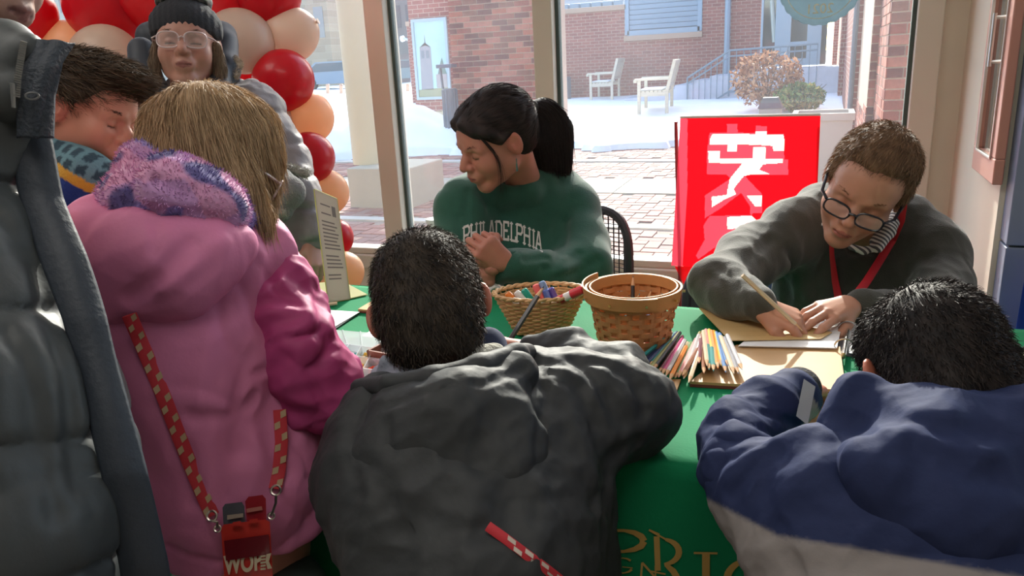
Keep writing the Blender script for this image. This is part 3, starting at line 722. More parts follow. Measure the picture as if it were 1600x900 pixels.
# cream column on a square base just outside
def column():
    Y = 6.4; a = PY(538, 100, Y); c_ = PY(579, 100, Y); cx = (a[0]+c_[0])/2; r = (c_[0]-a[0])/2*.96; M_col = mat('cream_column', hexc(212, 194, 158), .55)
    e = tag(empty('column', (cx, Y, gz(Y))), 'round cream column on a square stone base outside the left window', 'column')
    zb = PY(595, 262, Y-.3)[2]
    b = MB(); b.tube([(cx, Y, zb), (cx, Y, 6)], r, 40); b.build('shaft', M_col, e, True)
    x0 = PY(545, 300, Y-.35)[0]; x1 = PY(640, 300, Y-.35)[0]
    h = (x1-x0)/2; cxx = (x0+x1)/2
    b = MB(); b.box((cxx-h, Y-.35, gz(Y)-.05), (cxx+h, Y+.35, zb), c=.012); b.build('base', mat('pale_base', hexc(184, 172, 150), .7, var=.04), e)
column()
# far city: stone block with windows, dark tower, cars, posts, lamp
def block(name, label, x0, x1, Y, zt, m, mw, nx, nz, zw0=1.5):
    e = tag(empty(name, (x0, Y, gz(26))), label, 'building'); b = MB(); b.box((x0, Y, 0), (x1, Y+4, zt)); b.build('wall', m, e)
    w = (x1-x0)/nx; h = (zt-zw0)/nz; proto = None
    for i in range(nx):
        for k in range(nz):
            if proto is None:
                b = MB(); b.box((0, -.06, 0), (w*.5, .02, h*.6)); proto = b.build('window', mw, e); proto.location = (x0+w*(i+.25), Y, zw0+h*(k+.2)); 
            else: o = proto.copy(); COL.objects.link(o); o.location = (x0+w*(i+.25), Y, zw0+h*(k+.2))
Mst = brickmat('tan_masonry', hexc(176, 158, 136), hexc(158, 140, 120), hexc(190, 178, 160), bw=1.2, bh=.45)
def xr(px, Y): return PY(px, 60, Y)[0]
block('far_stone_building', 'tan stone city building seen beyond the balloons at far left', xr(380, 46), xr(516, 46), 46, 26, Mst, mat('far_window', hexc(134, 138, 140), .4), 5, 7, 3)
block('far_green_building', 'narrow green-grey glass building beside the cream column', xr(515, 52), xr(560, 52), 52, 26, mat('green_cladding', hexc(142, 160, 154), .5), mat('far_window2', hexc(110, 130, 134), .3), 2, 9, 3)
block('far_dark_building', 'dark tall city building left of the brick wall', xr(600, 58), xr(650, 58), 58, 30, mat('dark_cladding', hexc(128, 126, 134), .6), mat('far_window3', hexc(96, 100, 114), .4), 3, 9, 4)
block('far_low_building', 'pale city building behind the balloon arch', xr(-900, 60), xr(370, 60), 60, 14, mat('pale_cladding', hexc(178, 172, 160), .6), mat('far_window4', hexc(120, 124, 130), .4), 14, 4, 2)
def car(px, py, Y, L_, colr, label):
    c = PY(px, py, Y); c[2] = min(c[2], gz(26)+.06); zb = c[2]; e = tag(empty('car', c), label, 'car'); m = mat('car_paint_%d' % px, colr, .3); Mx = Matrix.Translation(V3((c[0], c[1], zb)))
    prof = [(-.5, .18), (-.5, .5), (-.38, .58), (-.22, .95), (.2, .95), (.36, .6), (.49, .52), (.5, .18)]
    b = MB(); b.poly([(c[0]+L_*u, c[1]-.8, zb+1.45*v) for u, v in prof], (0, 1, 0), 1.7); b.build('body', m, e)
    b = MB(); b.poly([(c[0]+L_*u, c[1]-.82, zb+1.45*v) for u, v in [(-.34, .6), (-.2, .9), (.18, .9), (.31, .62)]], (0, 1, 0), .03); b.build('side_glass', mat('car_glass', hexc(70, 84, 96), .1), e)
    for u in (-.3, .3): b = MB(); b.tube([(c[0]+L_*u, c[1]-.84, zb+.3), (c[0]+L_*u, c[1]-.6, zb+.3)], .32, 14); b.build('wheel', mat('tyre', (.02, .02, .02, 1), .8), e)
car(535, 137, 36, 4.6, hexc(120, 134, 148), 'grey-blue car parked beyond the snow left of the cream column')
car(634, 116, 44, 4.4, hexc(108, 128, 130), 'green-grey car parked far off beside the brick wall')
for i, (px, lab) in enumerate(((512, 'left orange marker post of the pair beside the far car'), (533, 'right orange marker post of the pair before the far car'), (637, 'orange marker post in the far snow by the brick wall'))):
    a = PY(px, 146, 26); t = PY(px, 133, 26); b = MB(); b.tube([a, t], .07, 8); b.tube([t, t+np.array([0, 0, .05])], [.09, .05], 8); tag(b.build('marker_post', mat('orange_post', hexc(205, 160, 130), .6), None, True), lab, 'post', 'orange marker posts')
e = tag(empty('street_lamp', PY(642, 105, 34)), 'thin curved street lamp in front of the dark city building', 'street lamp')
b = MB(); b.tube([PY(642, 118, 34)*np.array([1, 1, 0])+np.array([0, 0, gz(26)]), PY(642, 72, 34), PY(638, 62, 34), PY(630, 60, 34)], .06, 6); b.build('mast', mat('lamp_grey', hexc(170, 176, 184), .5), e, True)
b = MB(); b.tube([PY(631, 60, 34), PY(627, 61, 34)], .14, 8); b.build('lamp_head', mat('lamp_white', hexc(235, 235, 235), .4), e, True)
# ================================================================== TABLE AND WHAT LIES ON IT
TZ = .76; YN, YF = .915, 1.56; TX0, TX1 = -1.36, .40
M_cloth = mat('green_tablecloth', hexc(22, 128, 84), .8, var=.04, vscale=6, bump=.06, bscale=220, spec=.15)
def cloth_front(x, z):
    t = np.clip((TZ-z)/.25, 0, 1)
    return YN-.006-.03*t*(.5+.5*np.sin(14*x+1.2*np.sin(5*x)+.8*(TZ-z)))-.012*t*np.sin(31*x+2)
def table():
    e = tag(empty('folding_table', ((TX0+TX1)/2, (YN+YF)/2, 0)), 'long folding table hidden under the green cloth, legs below', 'table')
    b = MB(); b.box((TX0+.01, YN+.012, TZ-.04), (TX1-.01, YF-.012, TZ-.012), c=.004); b.build('tabletop', mat('table_grey', hexc(180, 178, 172), .6), e)
    for x in (TX0+.15, TX1-.15):
        for y in (YN+.1, YF-.1):
            b = MB(); b.tube([(x, y, 0), (x, y, TZ-.04)], .014, 10); b.build('leg', mat('leg_metal', hexc(90, 90, 92), .4, 1), e, True)
    # cloth: top and a draped front, with soft ripples
    nx, nt = 260, 40
    xs = np.linspace(TX0-.01, TX1+.01, nx); V = []; rows = []
    rip = lambda X, Y: .0016*np.sin(9*X+6*np.sin(5*Y)+1)*np.sin(7*Y+3*X)+.0012*np.sin(23*Y+9*X)
    for y in np.linspace(YF, YN, nt): rows.append([(x, y, TZ-.001+rip(x, y)*.8-.004*np.exp(-((y-YN)/.02)**2)) for x in xs])
    for z in TZ-np.linspace(.012, .74, 46): rows.append([(x, float(cloth_front(x, z)), z) for x in xs])
    for r_ in rows: V += r_
    n = len(rows); i = np.arange(n*nx).reshape(n, nx); F = np.stack([i[:-1, :-1], i[1:, :-1], i[1:, 1:], i[:-1, 1:]], -1).reshape(-1, 4)
    V = np.array(V)
    # back and side drops
    rows2 = [[(x, YF+.004+.02*np.clip((TZ-z)/.2, 0, 1)*(.5+.5*sin(19*x)), z) for x in xs] for z in TZ-np.linspace(0, .72, 14)]
    W = np.array([p for r_ in rows2 for p in r_]); j = np.arange(14*nx).reshape(14, nx)+len(V); F2 = np.stack([j[:-1, :-1], j[:-1, 1:], j[1:, 1:], j[1:, :-1]], -1).reshape(-1, 4)
    c = mesh_np('tablecloth', np.concatenate([V, W]), np.concatenate([F, F2]), M_cloth)
    so_ = c.modifiers.new('thick', 'SOLIDIFY'); so_.thickness = .0015; so_.offset = 0
    tag(c, 'shiny green tablecloth with gold serif lettering draped to the floor', 'tablecloth')
    # gold serif lettering O R I C and the small G N line, printed on the drop
    Mg = mat('gold_print', hexc(186, 150, 78), .5)
    def stroke(name, lines, parent=c):
        b = MB()
        for pts in lines:            # pts: (px, py, half width px)
            P_ = []
            for (x0, y0, w0), (x1, y1, w1) in zip(pts[:-1], pts[1:]):
                for t in np.linspace(0, 1, 5)[:-1]: P_.append((x0+(x1-x0)*t, y0+(y1-y0)*t, w0+(w1-w0)*t))
            P_.append(pts[-1]); L = []; R_ = []
            for k, (x, y, w) in enumerate(P_):
                a = P_[max(k-1, 0)]; d_ = P_[min(k+1, len(P_)-1)]; tx, ty = d_[0]-a[0], d_[1]-a[1]; l = sqrt(tx*tx+ty*ty)+1e-9
                L.append((x-ty/l*w, y+tx/l*w)); R_.append((x+ty/l*w, y-tx/l*w))
            V = []
            for (ax, ay), (bx, by) in zip(L, R_):
                for (u, v) in ((ax, ay), (bx, by)):
                    q = PY(u, v, YN-.02); q[1] = float(cloth_front(q[0], q[2]))-.003; q = PY(u, v, q[1]); q[1] = float(cloth_front(q[0], q[2]))-.003; V.append(q)
            b.add(V, [(2*k, 2*k+1, 2*k+3, 2*k+2) for k in range(len(P_)-1)])
        return b.build(name, Mg, parent)
    arc = lambda cx, cy, rx, ry, a0, a1, wa, wb, n=14: [(cx+rx*cos(radians(a0+(a1-a0)*k/n)), cy+ry*sin(radians(a0+(a1-a0)*k/n)), wa+(wb-wa)*abs(cos(radians(a0+(a1-a0)*k/n)))) for k in range(n+1)]
    stroke('letter_o', [arc(966, 846, 40, 17, 0, 360, 1.4, 5.5)])
    stroke('letter_r', [[(1026, 838, 4.5), (1028, 892, 4.5)], [(1014, 828, 1.5), (1030, 836, 2.5)], arc(1033, 862, 28, 20, -75, 80, 1.5, 5, 10), [(1040, 882, 3), (1052, 892, 5), (1064, 912, 5)], [(1014, 893, 1.3), (1040, 897, 1.3)], [(1014, 828, 1.2), (1045, 845, 1.5)]])
    stroke('letter_i', [[(1103, 866, 6), (1103, 912, 6)], [(1084, 864, 1.6), (1121, 865, 1.6)]])
    stroke('letter_c', [arc(1178, 906, 42, 32, 178, 285, 1.5, 6, 12), [(1178, 873, 1.5), (1192, 878, 3)]])
    stroke('letter_o', [arc(905, 835, 26, 17, 0, 360, 1.4, 5.0)])
    stroke('small_letter_g', [arc(972, 885, 17, 12, -40, -330, .8, 2.2, 12), [(972, 887, .8), (988, 889, .8)]])
    stroke('small_letter_n', [[(1003, 880, 1.6), (1001, 903, 1.6)], [(1003, 880, 1.8), (1024, 903, 1.8)], [(1024, 903, 1.2), (1024, 884, 1.2)]])
    stroke('small_letter_i', [[(946, 891, 1.6), (946, 905, 1.6)]])
    return e
table()
def flatpoly(name, label, cat, pxs, z, t, m, group=None, parent=None):
    pts = [PZ(x, y, z) for x, y in pxs]; b = MB(); b.poly([(p[0], p[1], z) for p in pts], (0, 0, 1), t); o = b.build(name, m, parent)
    if label: tag(o, label, cat, group)
    return o
M_paper = mat('white_paper', hexc(236, 238, 240), .6); M_tan = mat('tan_paper', hexc(208, 176, 122), .6, var=.03); M_kraft = mat('kraft_board', hexc(190, 150, 100), .6, var=.05, vscale=12)
M_kedge = mat('board_edge', hexc(120, 60, 50), .6); M_ink = mat('printed_ink', hexc(70, 72, 80), .6)
T0 = TZ+.0012
# big brown folder, left board, tan sheet, binder, brown sheet under the right boy's hand
def slab(name, label, cat, pxs, z, t, m, medge=None):
    o = flatpoly(name, label, cat, pxs, z, t, m)
    if medge:
        pts = [PZ(x, y, z) for x, y in pxs]; cen = sum(pts)/len(pts); b = MB(); b.poly([(cen[0]+(p[0]-cen[0])*1.004, cen[1]+(p[1]-cen[1])*1.004, z-.0004) for p in pts], (0, 0, 1), t*.55); b.build('dark_edge', medge, o)
    return o
slab('kraft_folder', 'large brown kraft folder lying in the middle front of the table', 'folder', [(1078, 604), (1150, 546), (1312, 549), (1321, 618)], T0, .009, M_kraft, M_kedge)
slab('drawing_board', 'thin brown board poking out past the centre boy\'s elbow', 'board', [(1000, 702), (1014, 596), (1064, 597), (1022, 706)], T0, .005, M_kraft, mat('black_edge', hexc(40, 40, 42), .6))
slab('brown_sheet', 'tan sheet under the sleeve of the boy in the navy jacket', 'paper', [(1228, 676), (1262, 622), (1300, 622), (1300, 680)], T0, .0015, M_tan)
pb = flatpoly('tan_booklet', 'tan booklet the bearded-collar man writes on', 'booklet', [(1092, 482), (1160, 486), (1300, 520), (1283, 530), (1140, 533)], TZ+.0165, .0015, M_tan)
pb['label'] = 'curling tan booklet that the man in glasses is writing on'
b = MB(); b.poly([PZ(x, y, TZ+.0152) for x, y in [(1094, 482), (1290, 520), (1284, 529), (1142, 533)]], (0, 0, 1), .0012); b.build('under_page', mat('booklet_edge', hexc(190, 140, 96), .6), pb)
def wlines(parent, pxs, n, z, m=M_ink, w=.0006, name='written_lines', fr=(.1, .9), seed=1):
    # rows of small illegible marks on a sheet: bilinear over four pixel corners
    q = [np.array(PZ(x, y, z)) for x, y in pxs]; rr = random.Random(seed); b = MB()
    f = lambda u, v: (q[0]*(1-u)+q[1]*u)*(1-v)+(q[3]*(1-u)+q[2]*u)*v
    for i in range(n):
        v = .1+.8*i/max(n-1, 1); u = fr[0]
        while u < fr[1]:
            du = rr.uniform(.02, .07)
            if u+du > fr[1]: break
            a, c = f(u, v), f(u+du, v); d = (f(u, v+.01)-a); d = d/np.linalg.norm(d)*w
            b.add([a, c, c+d, a+d], [(0, 1, 2, 3)]); u += du+rr.uniform(.008, .02)
    if b.v: b.build(name, m, parent)['kind'] = 'stuff'
wlines(pb, [(1130, 492), (1250, 505), (1262, 526), (1150, 528)], 5, TZ+.0182, mat('brown_ink', hexc(160, 128, 84), .6))
# open ring binder
def binder():
    z = T0
    e = tag(empty('ring_binder', PZ(1260, 530, z)), 'open white ring binder with pages in front of the man in glasses', 'binder')
    b = MB(); b.poly([PZ(x, y, z) for x, y in [(1148, 548), (1180, 520), (1310, 500), (1352, 486), (1356, 560), (1316, 556), (1308, 552)]], (0, 0, 1), .003); b.build('cover', mat('binder_grey', hexc(110, 112, 118), .5), e)
    for k in range(4):
        dx = k*1.5; b = MB(); zz = z+.004+k*.0028; b.poly([PZ(x, y, zz) for x, y in [(1150+dx, 544-k), (1182, 518), (1322, 478), (1303+dx, 549-k*1.5)]], (0, 0, 1), .0012); b.build('page', M_paper, e)
    b = MB(); b.poly([PZ(x, y, z+.006) for x, y in [(1322, 482), (1342, 484), (1352, 556), (1326, 552)]], (0, 0, 1), .001); b.build('facing_page', M_paper, e)
    Mm = mat('ring_steel', (.7, .7, .68), .25, 1)
    a, c = PZ(1330, 482, z+.012), PZ(1318, 556, z+.012); b = MB(); b.tube([a, c], [(.006, .004)]*2, 10, flat=(0, 0, 1)); b.build('spine_bar', Mm, e, True)
    for t in (.14, .5, .86):
        p = a+(c-a)*t; d = np.cross((c-a)/np.linalg.norm(c-a), [0, 0, 1]); b = MB()
        b.tube([p+d*.017*cos(x)+np.array([0, 0, .017*sin(x)]) for x in np.linspace(0, pi, 12)], .0016, 6); b.build('ring', Mm, e, True)
    b = MB(); L_ = a+(a-c)*.06; d = np.cross((c-a)/np.linalg.norm(c-a), [0, 0, 1])
    b.tube([L_+d*.014, L_+d*.014+np.array([0, 0, .02]), L_-d*.014+np.array([0, 0, .02]), L_-d*.014], .003, 8); b.build('opening_lever', mat('lever_black', hexc(40, 38, 44), .35), e, True)
binder()
# left side papers
o = flatpoly('printed_sheet', 'printed white sheet on a dark clipboard beside the upright sign', 'paper', [(470, 482), (562, 488), (518, 514), (462, 508)], T0+.004, .001, M_paper)
wlines(o, [(478, 484), (552, 489), (516, 510), (470, 506)], 8, T0+.0056)
b = MB(); b.poly([PZ(x, y, T0) for x, y in [(468, 484), (562, 490), (522, 518), (464, 512)]], (0, 0, 1), .0035); tag(b.build('clipboard', mat('clip_dark', hexc(40, 46, 52), .5)), 'dark clipboard under the printed white sheet at the left of the table', 'clipboard')
slab('kraft_tablet', 'small brown kraft pad behind the centre boy\'s head', 'pad', [(560, 488), (590, 470), (640, 476), (640, 496)], T0, .008, M_kraft, M_kedge)
flatpoly('white_sheet', 'blank white sheet left of the centre boy\'s head', 'paper', [(566, 526), (592, 508), (640, 512), (640, 532)], T0, .001, M_paper)
o = flatpoly('white_pad', 'white pad on the table right of the navy-jacket boy\'s head', 'pad', [(1540, 596), (1548, 556), (1580, 558), (1597, 599)], T0, .006, M_paper)
flatpoly('pale_card', 'pale yellow card at the right end of the table', 'card', [(1588, 545), (1620, 545), (1640, 585), (1600, 572)], T0, .001, mat('pale_card', hexc(214, 222, 170), .6))
# acrylic sign holder with a printed notice
def sign():
    e = tag(empty('sign_holder', PZ(520, 470, TZ)), 'clear upright sign holder with a printed notice and a yellow-edged foot', 'sign')
    Ma = mat('acrylic_edge', hexc(206, 206, 130), .15, transl=.3); Mc = mat('acrylic_foot', hexc(214, 214, 170), .12, transl=.3)
    bl, br = PZ(512, 474, T0), PZ(546, 466, T0); tl = P(491, 295, 1.80); tr = P(526, 311, 1.76)
    h = .235; up = np.array([0, 0, h]); bl = PZ(513, 473, T0); br = PZ(547, 467, T0)
    lean = (P(491, 296, np.dot(bl-C0, -RC[:, 2]))-bl)
    n = np.cross(br-bl, lean); n /= np.linalg.norm(n)
    tl = bl+lean; tr = br+(P(526, 311, np.dot(br-C0, -RC[:, 2]))-br)
    b = MB(); b.poly([bl, br, tr, tl], n, .003); b.build('paper_notice', mat('notice_paper', hexc(196, 192, 184), .6, transl=.35), e)
    for p, q in ((bl, tl), (br, tr), (tl, tr), (bl, br)): b = MB(); b.tube([p, q], .0022, 6); b.build('edge', Ma, e)
    sgn = 1 if (C0-bl) @ n > 0 else -1; b = MB(); off = n*(.0035 if sgn > 0 else -.0008)
    f = lambda u, v: bl*(1-u)*(1-v)+br*u*(1-v)+tr*u*v+tl*(1-u)*v+off
    rr = random.Random(4)
    for v in list(np.arange(.2, .76, .035))+[.80, .845, .88]:
        if rr.random() < .12: continue
        a, c = (.15, rr.uniform(.7, .88)) if v < .78 else (.18, .62)
        b.add([f(a, v), f(c, v), f(c, v+.014), f(a, v+.014)], [(0, 1, 2, 3)])
    b.add([f(.68, .8), f(.85, .8), f(.85, .9), f(.68, .9)], [(0, 1, 2, 3)])
    b.build('notice_text', mat('notice_ink', hexc(120, 116, 116), .6), e)['kind'] = 'stuff'
    z = T0
    fl, fr, fb = PZ(484, 444, z), PZ(574, 461, z), PZ(535, 440, z)
    for pts in ([bl, fl, fb], [br, fb, fr], [bl, fb, br]): b = MB(); b.poly(pts, (0, 0, 1), .002); b.build('foot', Mc, e)
sign()
# clear compartment box with coloured beads, and the small brown tray
def bead_box():
    z = T0; q = [PZ(*p, z) for p in [(528, 552), (628, 566), (600, 640), (478, 622)]]
    e = tag(empty('bead_box', q[0]), 'clear plastic compartment box of coloured beads with its lid open', 'box')
    f = lambda u, v, h: (q[0]*(1-u)+q[1]*u)*(1-v)+(q[3]*(1-u)+q[2]*u)*v+np.array([0, 0, h])
    Mp = bpy.data.materials.new('clear_plastic'); Mp.use_nodes = True; nt = Mp.node_tree; bs = nt.nodes['Principled BSDF']; bs.inputs['Base Color'].default_value = hexc(222, 232, 236); bs.inputs['Roughness'].default_value = .08; bs.inputs['Alpha'].default_value = .45
    b = MB(); b.poly([f(0, 0, 0), f(1, 0, 0), f(1, 1, 0), f(0, 1, 0)], (0, 0, 1), .002); b.build('base', Mp, e)
    for i in range(6):
        b = MB(); u = i/5; b.poly([f(u-.006, 0, 0), f(u+.006, 0, 0), f(u+.006, 1, 0), f(u-.006, 1, 0)], (0, 0, 1), .022); b.build('divider', Mp, e)
    for i in range(5):
        b = MB(); v = i/4; b.poly([f(0, v-.008, 0), f(1, v-.008, 0), f(1, v+.008, 0), f(0, v+.008, 0)], (0, 0, 1), .022); b.build('divider', Mp, e)
    # lid lying open towards the window
    g = [PZ(*p, z+.006) for p in [(528, 552), (628, 566), (650, 528), (508, 516)]]
    b = MB(); b.poly(g, (0, 0, 1), .003); b.build('lid', Mp, e)
    for i in range(1, 5):
        b = MB(); a = g[0]*(1-i/5)+g[1]*i/5; c = g[3]*(1-i/5)+g[2]*i/5; b.tube([a+[0, 0, .003], c+[0, 0, .003]], .002, 5); b.build('lid_rib', Mp, e)
    cols = [(70, 150, 190), (60, 170, 175), (235, 200, 90), (225, 190, 120), (170, 200, 150), (220, 80, 50), (235, 130, 60), (240, 190, 80), (230, 90, 60), (210, 60, 60), (150, 50, 50), (200, 120, 70), (120, 60, 60), (220, 180, 170), (190, 90, 90), (90, 50, 60), (160, 80, 100), (230, 200, 200), (120, 130, 140), (200, 160, 140)]
    rr = random.Random(9)
    for j in range(4):
        for i in range(5):
            b = MB(); 
            for k in range(16):
                p = f((i+rr.uniform(.15, .85))/5, (j+rr.uniform(.15, .85))/4, .004+.006*rr.random()); bm = bmesh.new(); bmesh.ops.create_icosphere(bm, subdivisions=1, radius=.0042); b.add([(v.co.x+p[0], v.co.y+p[1], v.co.z+p[2]) for v in bm.verts], [tuple(v.index for v in ff.verts) for ff in bm.faces]); bm.free()
            o = b.build('beads', mat('bead_%d' % (j*5+i), hexc(*cols[(j*5+i) % 20]), .3), e, True); o['kind'] = 'stuff'
bead_box()
def brown_tray():
    z = T0; c = PZ(625, 572, z); e = tag(empty('wooden_tray', c, radians(8)), 'small brown wooden box between the bead box and the centre boy\'s collar', 'box'); M = mat('brown_tray', hexc(130, 84, 66), .5)
    w, d, h = .055, .022, .03; T = Matrix.Translation(V3(c)) @ Matrix.Rotation(radians(-8), 4, 'Z')
    for nm, lo, hi in (('side', (-w, -d, 0), (w, -d+.004, h)), ('side', (-w, d-.004, 0), (w, d, h)), ('side', (-w, -d, 0), (-w+.004, d, h)), ('side', (w-.004, -d, 0), (w, d, h)), ('bottom', (-w, -d, 0), (w, d, .003))):
        b = MB(); b.box(lo, hi, T); b.build(nm, M, e)
brown_tray()
# ---- baskets
def wicker():
    c = PZ(846, 518, T0); D = 1.5; e = tag(empty('wicker_basket', c), 'oval wicker basket full of markers between the boy and the woman in green', 'basket')
    Mw = mat('wicker', hexc(196, 158, 108), .55, var=.15, vscale=30); yaw = radians(20); h = .078; ux = np.array([cos(yaw), sin(yaw), 0]); uy = np.array([-sin(yaw), cos(yaw), 0])
    def pt(a, t, dr=0): rx, ry = .052+.037*t+dr, .034+.024*t+dr; return c+ux*(rx*cos(a))+uy*(ry*sin(a))+np.array([0, 0, h*t+.004])
    ns = 28; n = 112
    for j in range(17):
        t = j/17*.94; b = MB(); b.tube([pt(2*pi*k/n, t+.01*sin(2*pi*k/n*5+j), .0022*sin(ns*pi*k/n+pi*(j % 2))) for k in range(n)], .0026, 5, closed=True); b.build('wicker_strand', Mw, e, True)
    for k in range(ns):
        a = 2*pi*k/ns; b = MB(); b.tube([pt(a, 0), pt(a, .5), pt(a, 1.0)], .0018, 5); b.build('wicker_stake', Mw, e)
    for q, off in ((0, 0), (1, pi)):
        b = MB(); b.tube([pt(2*pi*k/n, 1.0+.022*sin(14*2*pi*k/n+off), .003*cos(14*2*pi*k/n+off)) for k in range(n)], .0032, 6, closed=True); b.build('braided_rim', Mw, e, True)
    b = MB(); b.poly([pt(2*pi*k/30, 0) for k in range(30)], (0, 0, 1), .003); b.build('bottom', Mw, e)
    return c, pt
WB, wpt = wicker()
def marker(a, c_, body, capc, label, r=.0062, cap_at=1, grp='markers in the wicker basket'):
    a = np.array(a, float); c_ = np.array(c_, float); L_ = c_-a; e = tag(empty('marker', a), label, 'marker', grp)
    b = MB(); b.tube([a, a+L_*.62], r, 12); b.build('barrel', body, e, True)
    b = MB(); b.tube([a+L_*.62, a+L_*.66, a+L_*.97, c_], [r*1.12, r*1.14, r*1.1, r*.8], 12); b.build('cap', capc, e, True)
    b = MB(); b.tube([a, a+L_*.012], r*1.02, 12); b.tube([a+L_*.2, a+L_*.42], r*1.015, 12); b.build('label_band', capc, e, True)
Mmw = mat('marker_white', hexc(228, 228, 226), .3)
def mc(n, *c): return mat('marker_'+n, hexc(*c), .3)
mk = [((838, 505), (792, 458), (225, 130, 50), 'orange', 'orange-capped marker lying at the left in the wicker basket'), ((850, 500), (806, 456), (225, 228, 225), 'grey', 'pale grey marker left of the teal one in the wicker basket'),
      ((852, 500), (818, 452), (30, 160, 140), 'teal', 'teal marker in the middle of the wicker basket'), ((862, 500), (836, 445), (230, 110, 110), 'pink', 'marker with a pink band behind the teal one'),
      ((872, 500), (846, 440), (120, 150, 190), 'sky', 'white marker with pale blue band standing tallest in the basket'), ((880, 498), (860, 450), (70, 60, 140), 'purple', 'marker with a dark purple end near the basket rim'),
      ((832, 505), (800, 466), (235, 235, 230), 'white', 'white marker lowest at the left of the wicker basket'), ((866, 498), (852, 452), (90, 120, 200), 'blue', 'blue-banded marker between the tallest and the purple one')]
for (a, c_, col, nm, lab) in mk:
    marker(P(*a, 1.49), P(*c_, 1.475), Mmw, mc(nm, *col), lab)
marker(P(862, 474, 1.46), P(912, 452, 1.43), Mmw, mc('red', 200, 50, 60), 'red-capped marker resting across the right rim of the wicker basket', r=.008)
def splint():
    c = PZ(990, 537, T0); e = tag(empty('splint_basket', c), 'round woven wood splint basket with a thick bentwood rim holding pencils', 'basket')
    Ms = mat('basket_splint', hexc(186, 132, 88), .6, var=.14, vscale=25, spec=.25); Mr = mat('basket_rim', hexc(188, 136, 86), .6, var=.06, vscale=15, spec=.2)
    h = .104; R0, R1 = .064, .081; ns = 22; n = 132
    pt = lambda a, t, dr=0: c+np.array([(R0+(R1-R0)*t+dr)*cos(a), (R0+(R1-R0)*t+dr)*sin(a), h*t+.003])
    def band(t0, t1, drf, th=.0016, nm='weaver', m=Ms):
        V = []; F = []
        for k in range(n):
            a = 2*pi*k/n; dr = drf(a)
            for t, d in ((t0, 0), (t1, 0), (t1, -th), (t0, -th)): V.append(pt(a, t, dr+d))
        for k in range(n):
            i, j = 4*k, 4*((k+1) % n)
            for q in range(4): F.append((i+q, j+q, j+(q+1) % 4, i+(q+1) % 4))
        b = MB(); b.add(V, F); return b.build(nm, m, e, True)
    for j in range(8):
        t0 = .13+j*.088; band(t0, t0+.084, lambda a, j=j: .0026*sin(ns/2*a*1+pi*j)+.0006*sin(7*a+j))
    band(0, .13, lambda a: .001); 
    for k in range(ns):
        a = 2*pi*k/ns; V = []; w = .0085/R0
        b = MB(); b.add([pt(a-w/2, 0, .0), pt(a+w/2, 0, .0), pt(a+w/2, .95, 0), pt(a-w/2, .95, 0), pt(a-w/2, 0, -.0012), pt(a+w/2, 0, -.0012), pt(a+w/2, .95, -.0012), pt(a-w/2, .95, -.0012)], [(0, 1, 2, 3), (7, 6, 5, 4), (0, 4, 5, 1), (1, 5, 6, 2), (2, 6, 7, 3), (3, 7, 4, 0)]); b.build('upright_splint', Ms, e)
    # rim: wide bent bands, outer one dipping where its ends overlap
    band(.80, 1.05, lambda a: .006, .004, 'outer_rim', Mr); band(.88, 1.06, lambda a: -.002, .003, 'inner_rim', Mr)
    b = MB(); b.tube([pt(a, 1.0+.1*max(0, cos(a-radians(200)))**1.0, .009) for a in np.linspace(radians(120), radians(300), 40)], [(.003, .012)]*40, 8, flat=(0, 0, 1)) if False else None
    b = MB(); N = 40; V = []; F = []
    for k in range(N+1):
        a = radians(150)+radians(160)*k/N; t1 = 1.13-.08*(k/N)
        for t, d in ((.84, 0), (t1, 0), (t1, -.003), (.84, -.003)): V.append(pt(a, t, .0105+d))
    for k in range(N):
        for q in range(4): F.append((4*k+q, 4*k+4+q, 4*k+4+(q+1) % 4, 4*k+(q+1) % 4))
    F += [(0, 1, 2, 3), (4*N+3, 4*N+2, 4*N+1, 4*N)]
    b.add(V, F); b.build('rim_lap', Mr, e, True)
    b = MB(); b.poly([pt(2*pi*k/30, .02) for k in range(30)], (0, 0, 1), .003); b.build('bottom', Ms, e)
    for k in range(9):
        a = 2*pi*k/9+.3; q = pt(a, .93, .0085 if not 150 < math.degrees(a) < 310 else .0125); b = MB(); b.tube([q, pt(a, .93, .0135)], .0025, 6); b.build('rivet', mat('brass_rivet', (.75, .55, .25), .3, 1), e)
    return c, pt
SB, spt = splint()
# ---- pencils
PCOL = dict(red=(200, 60, 60), orange=(232, 140, 50), yellow=(228, 196, 70), olive=(150, 150, 80), teal=(40, 140, 140), navy=(40, 56, 110), blue=(90, 140, 200), pink=(200, 70, 130), green=(110, 150, 90), brown=(150, 96, 70), cream=(220, 200, 170), grey=(150, 150, 160), maroon=(120, 50, 70), black=(44, 44, 50), silver=(200, 196, 200), rose=(214, 150, 150))
PN = {}
def pencil(a, c_, col, label, grp='coloured pencils heaped on the table', r=.0038):
    """a: blunt end, c_: sharpened tip"""
    a = np.array(a, float); c_ = np.array(c_, float); d = (c_-a); L_ = np.linalg.norm(d); d /= L_; e = tag(empty('pencil', a), label, 'pencil', grp); m = mat('pencil_'+col, hexc(*PCOL[col]), .35, coat=.3)
    b = MB(); b.tube([a, c_-d*.02], r, 6); b.build('shaft', m, e)
    b = MB(); b.tube([c_-d*.02, c_-d*.004], [r*.97, r*.3], 6); b.build('wood_cone', mat('pencil_wood', hexc(216, 172, 130), .6), e)
    b = MB(); b.tube([c_-d*.0045, c_], [r*.33, .0003], 6); b.build('lead', m, e)
    return e
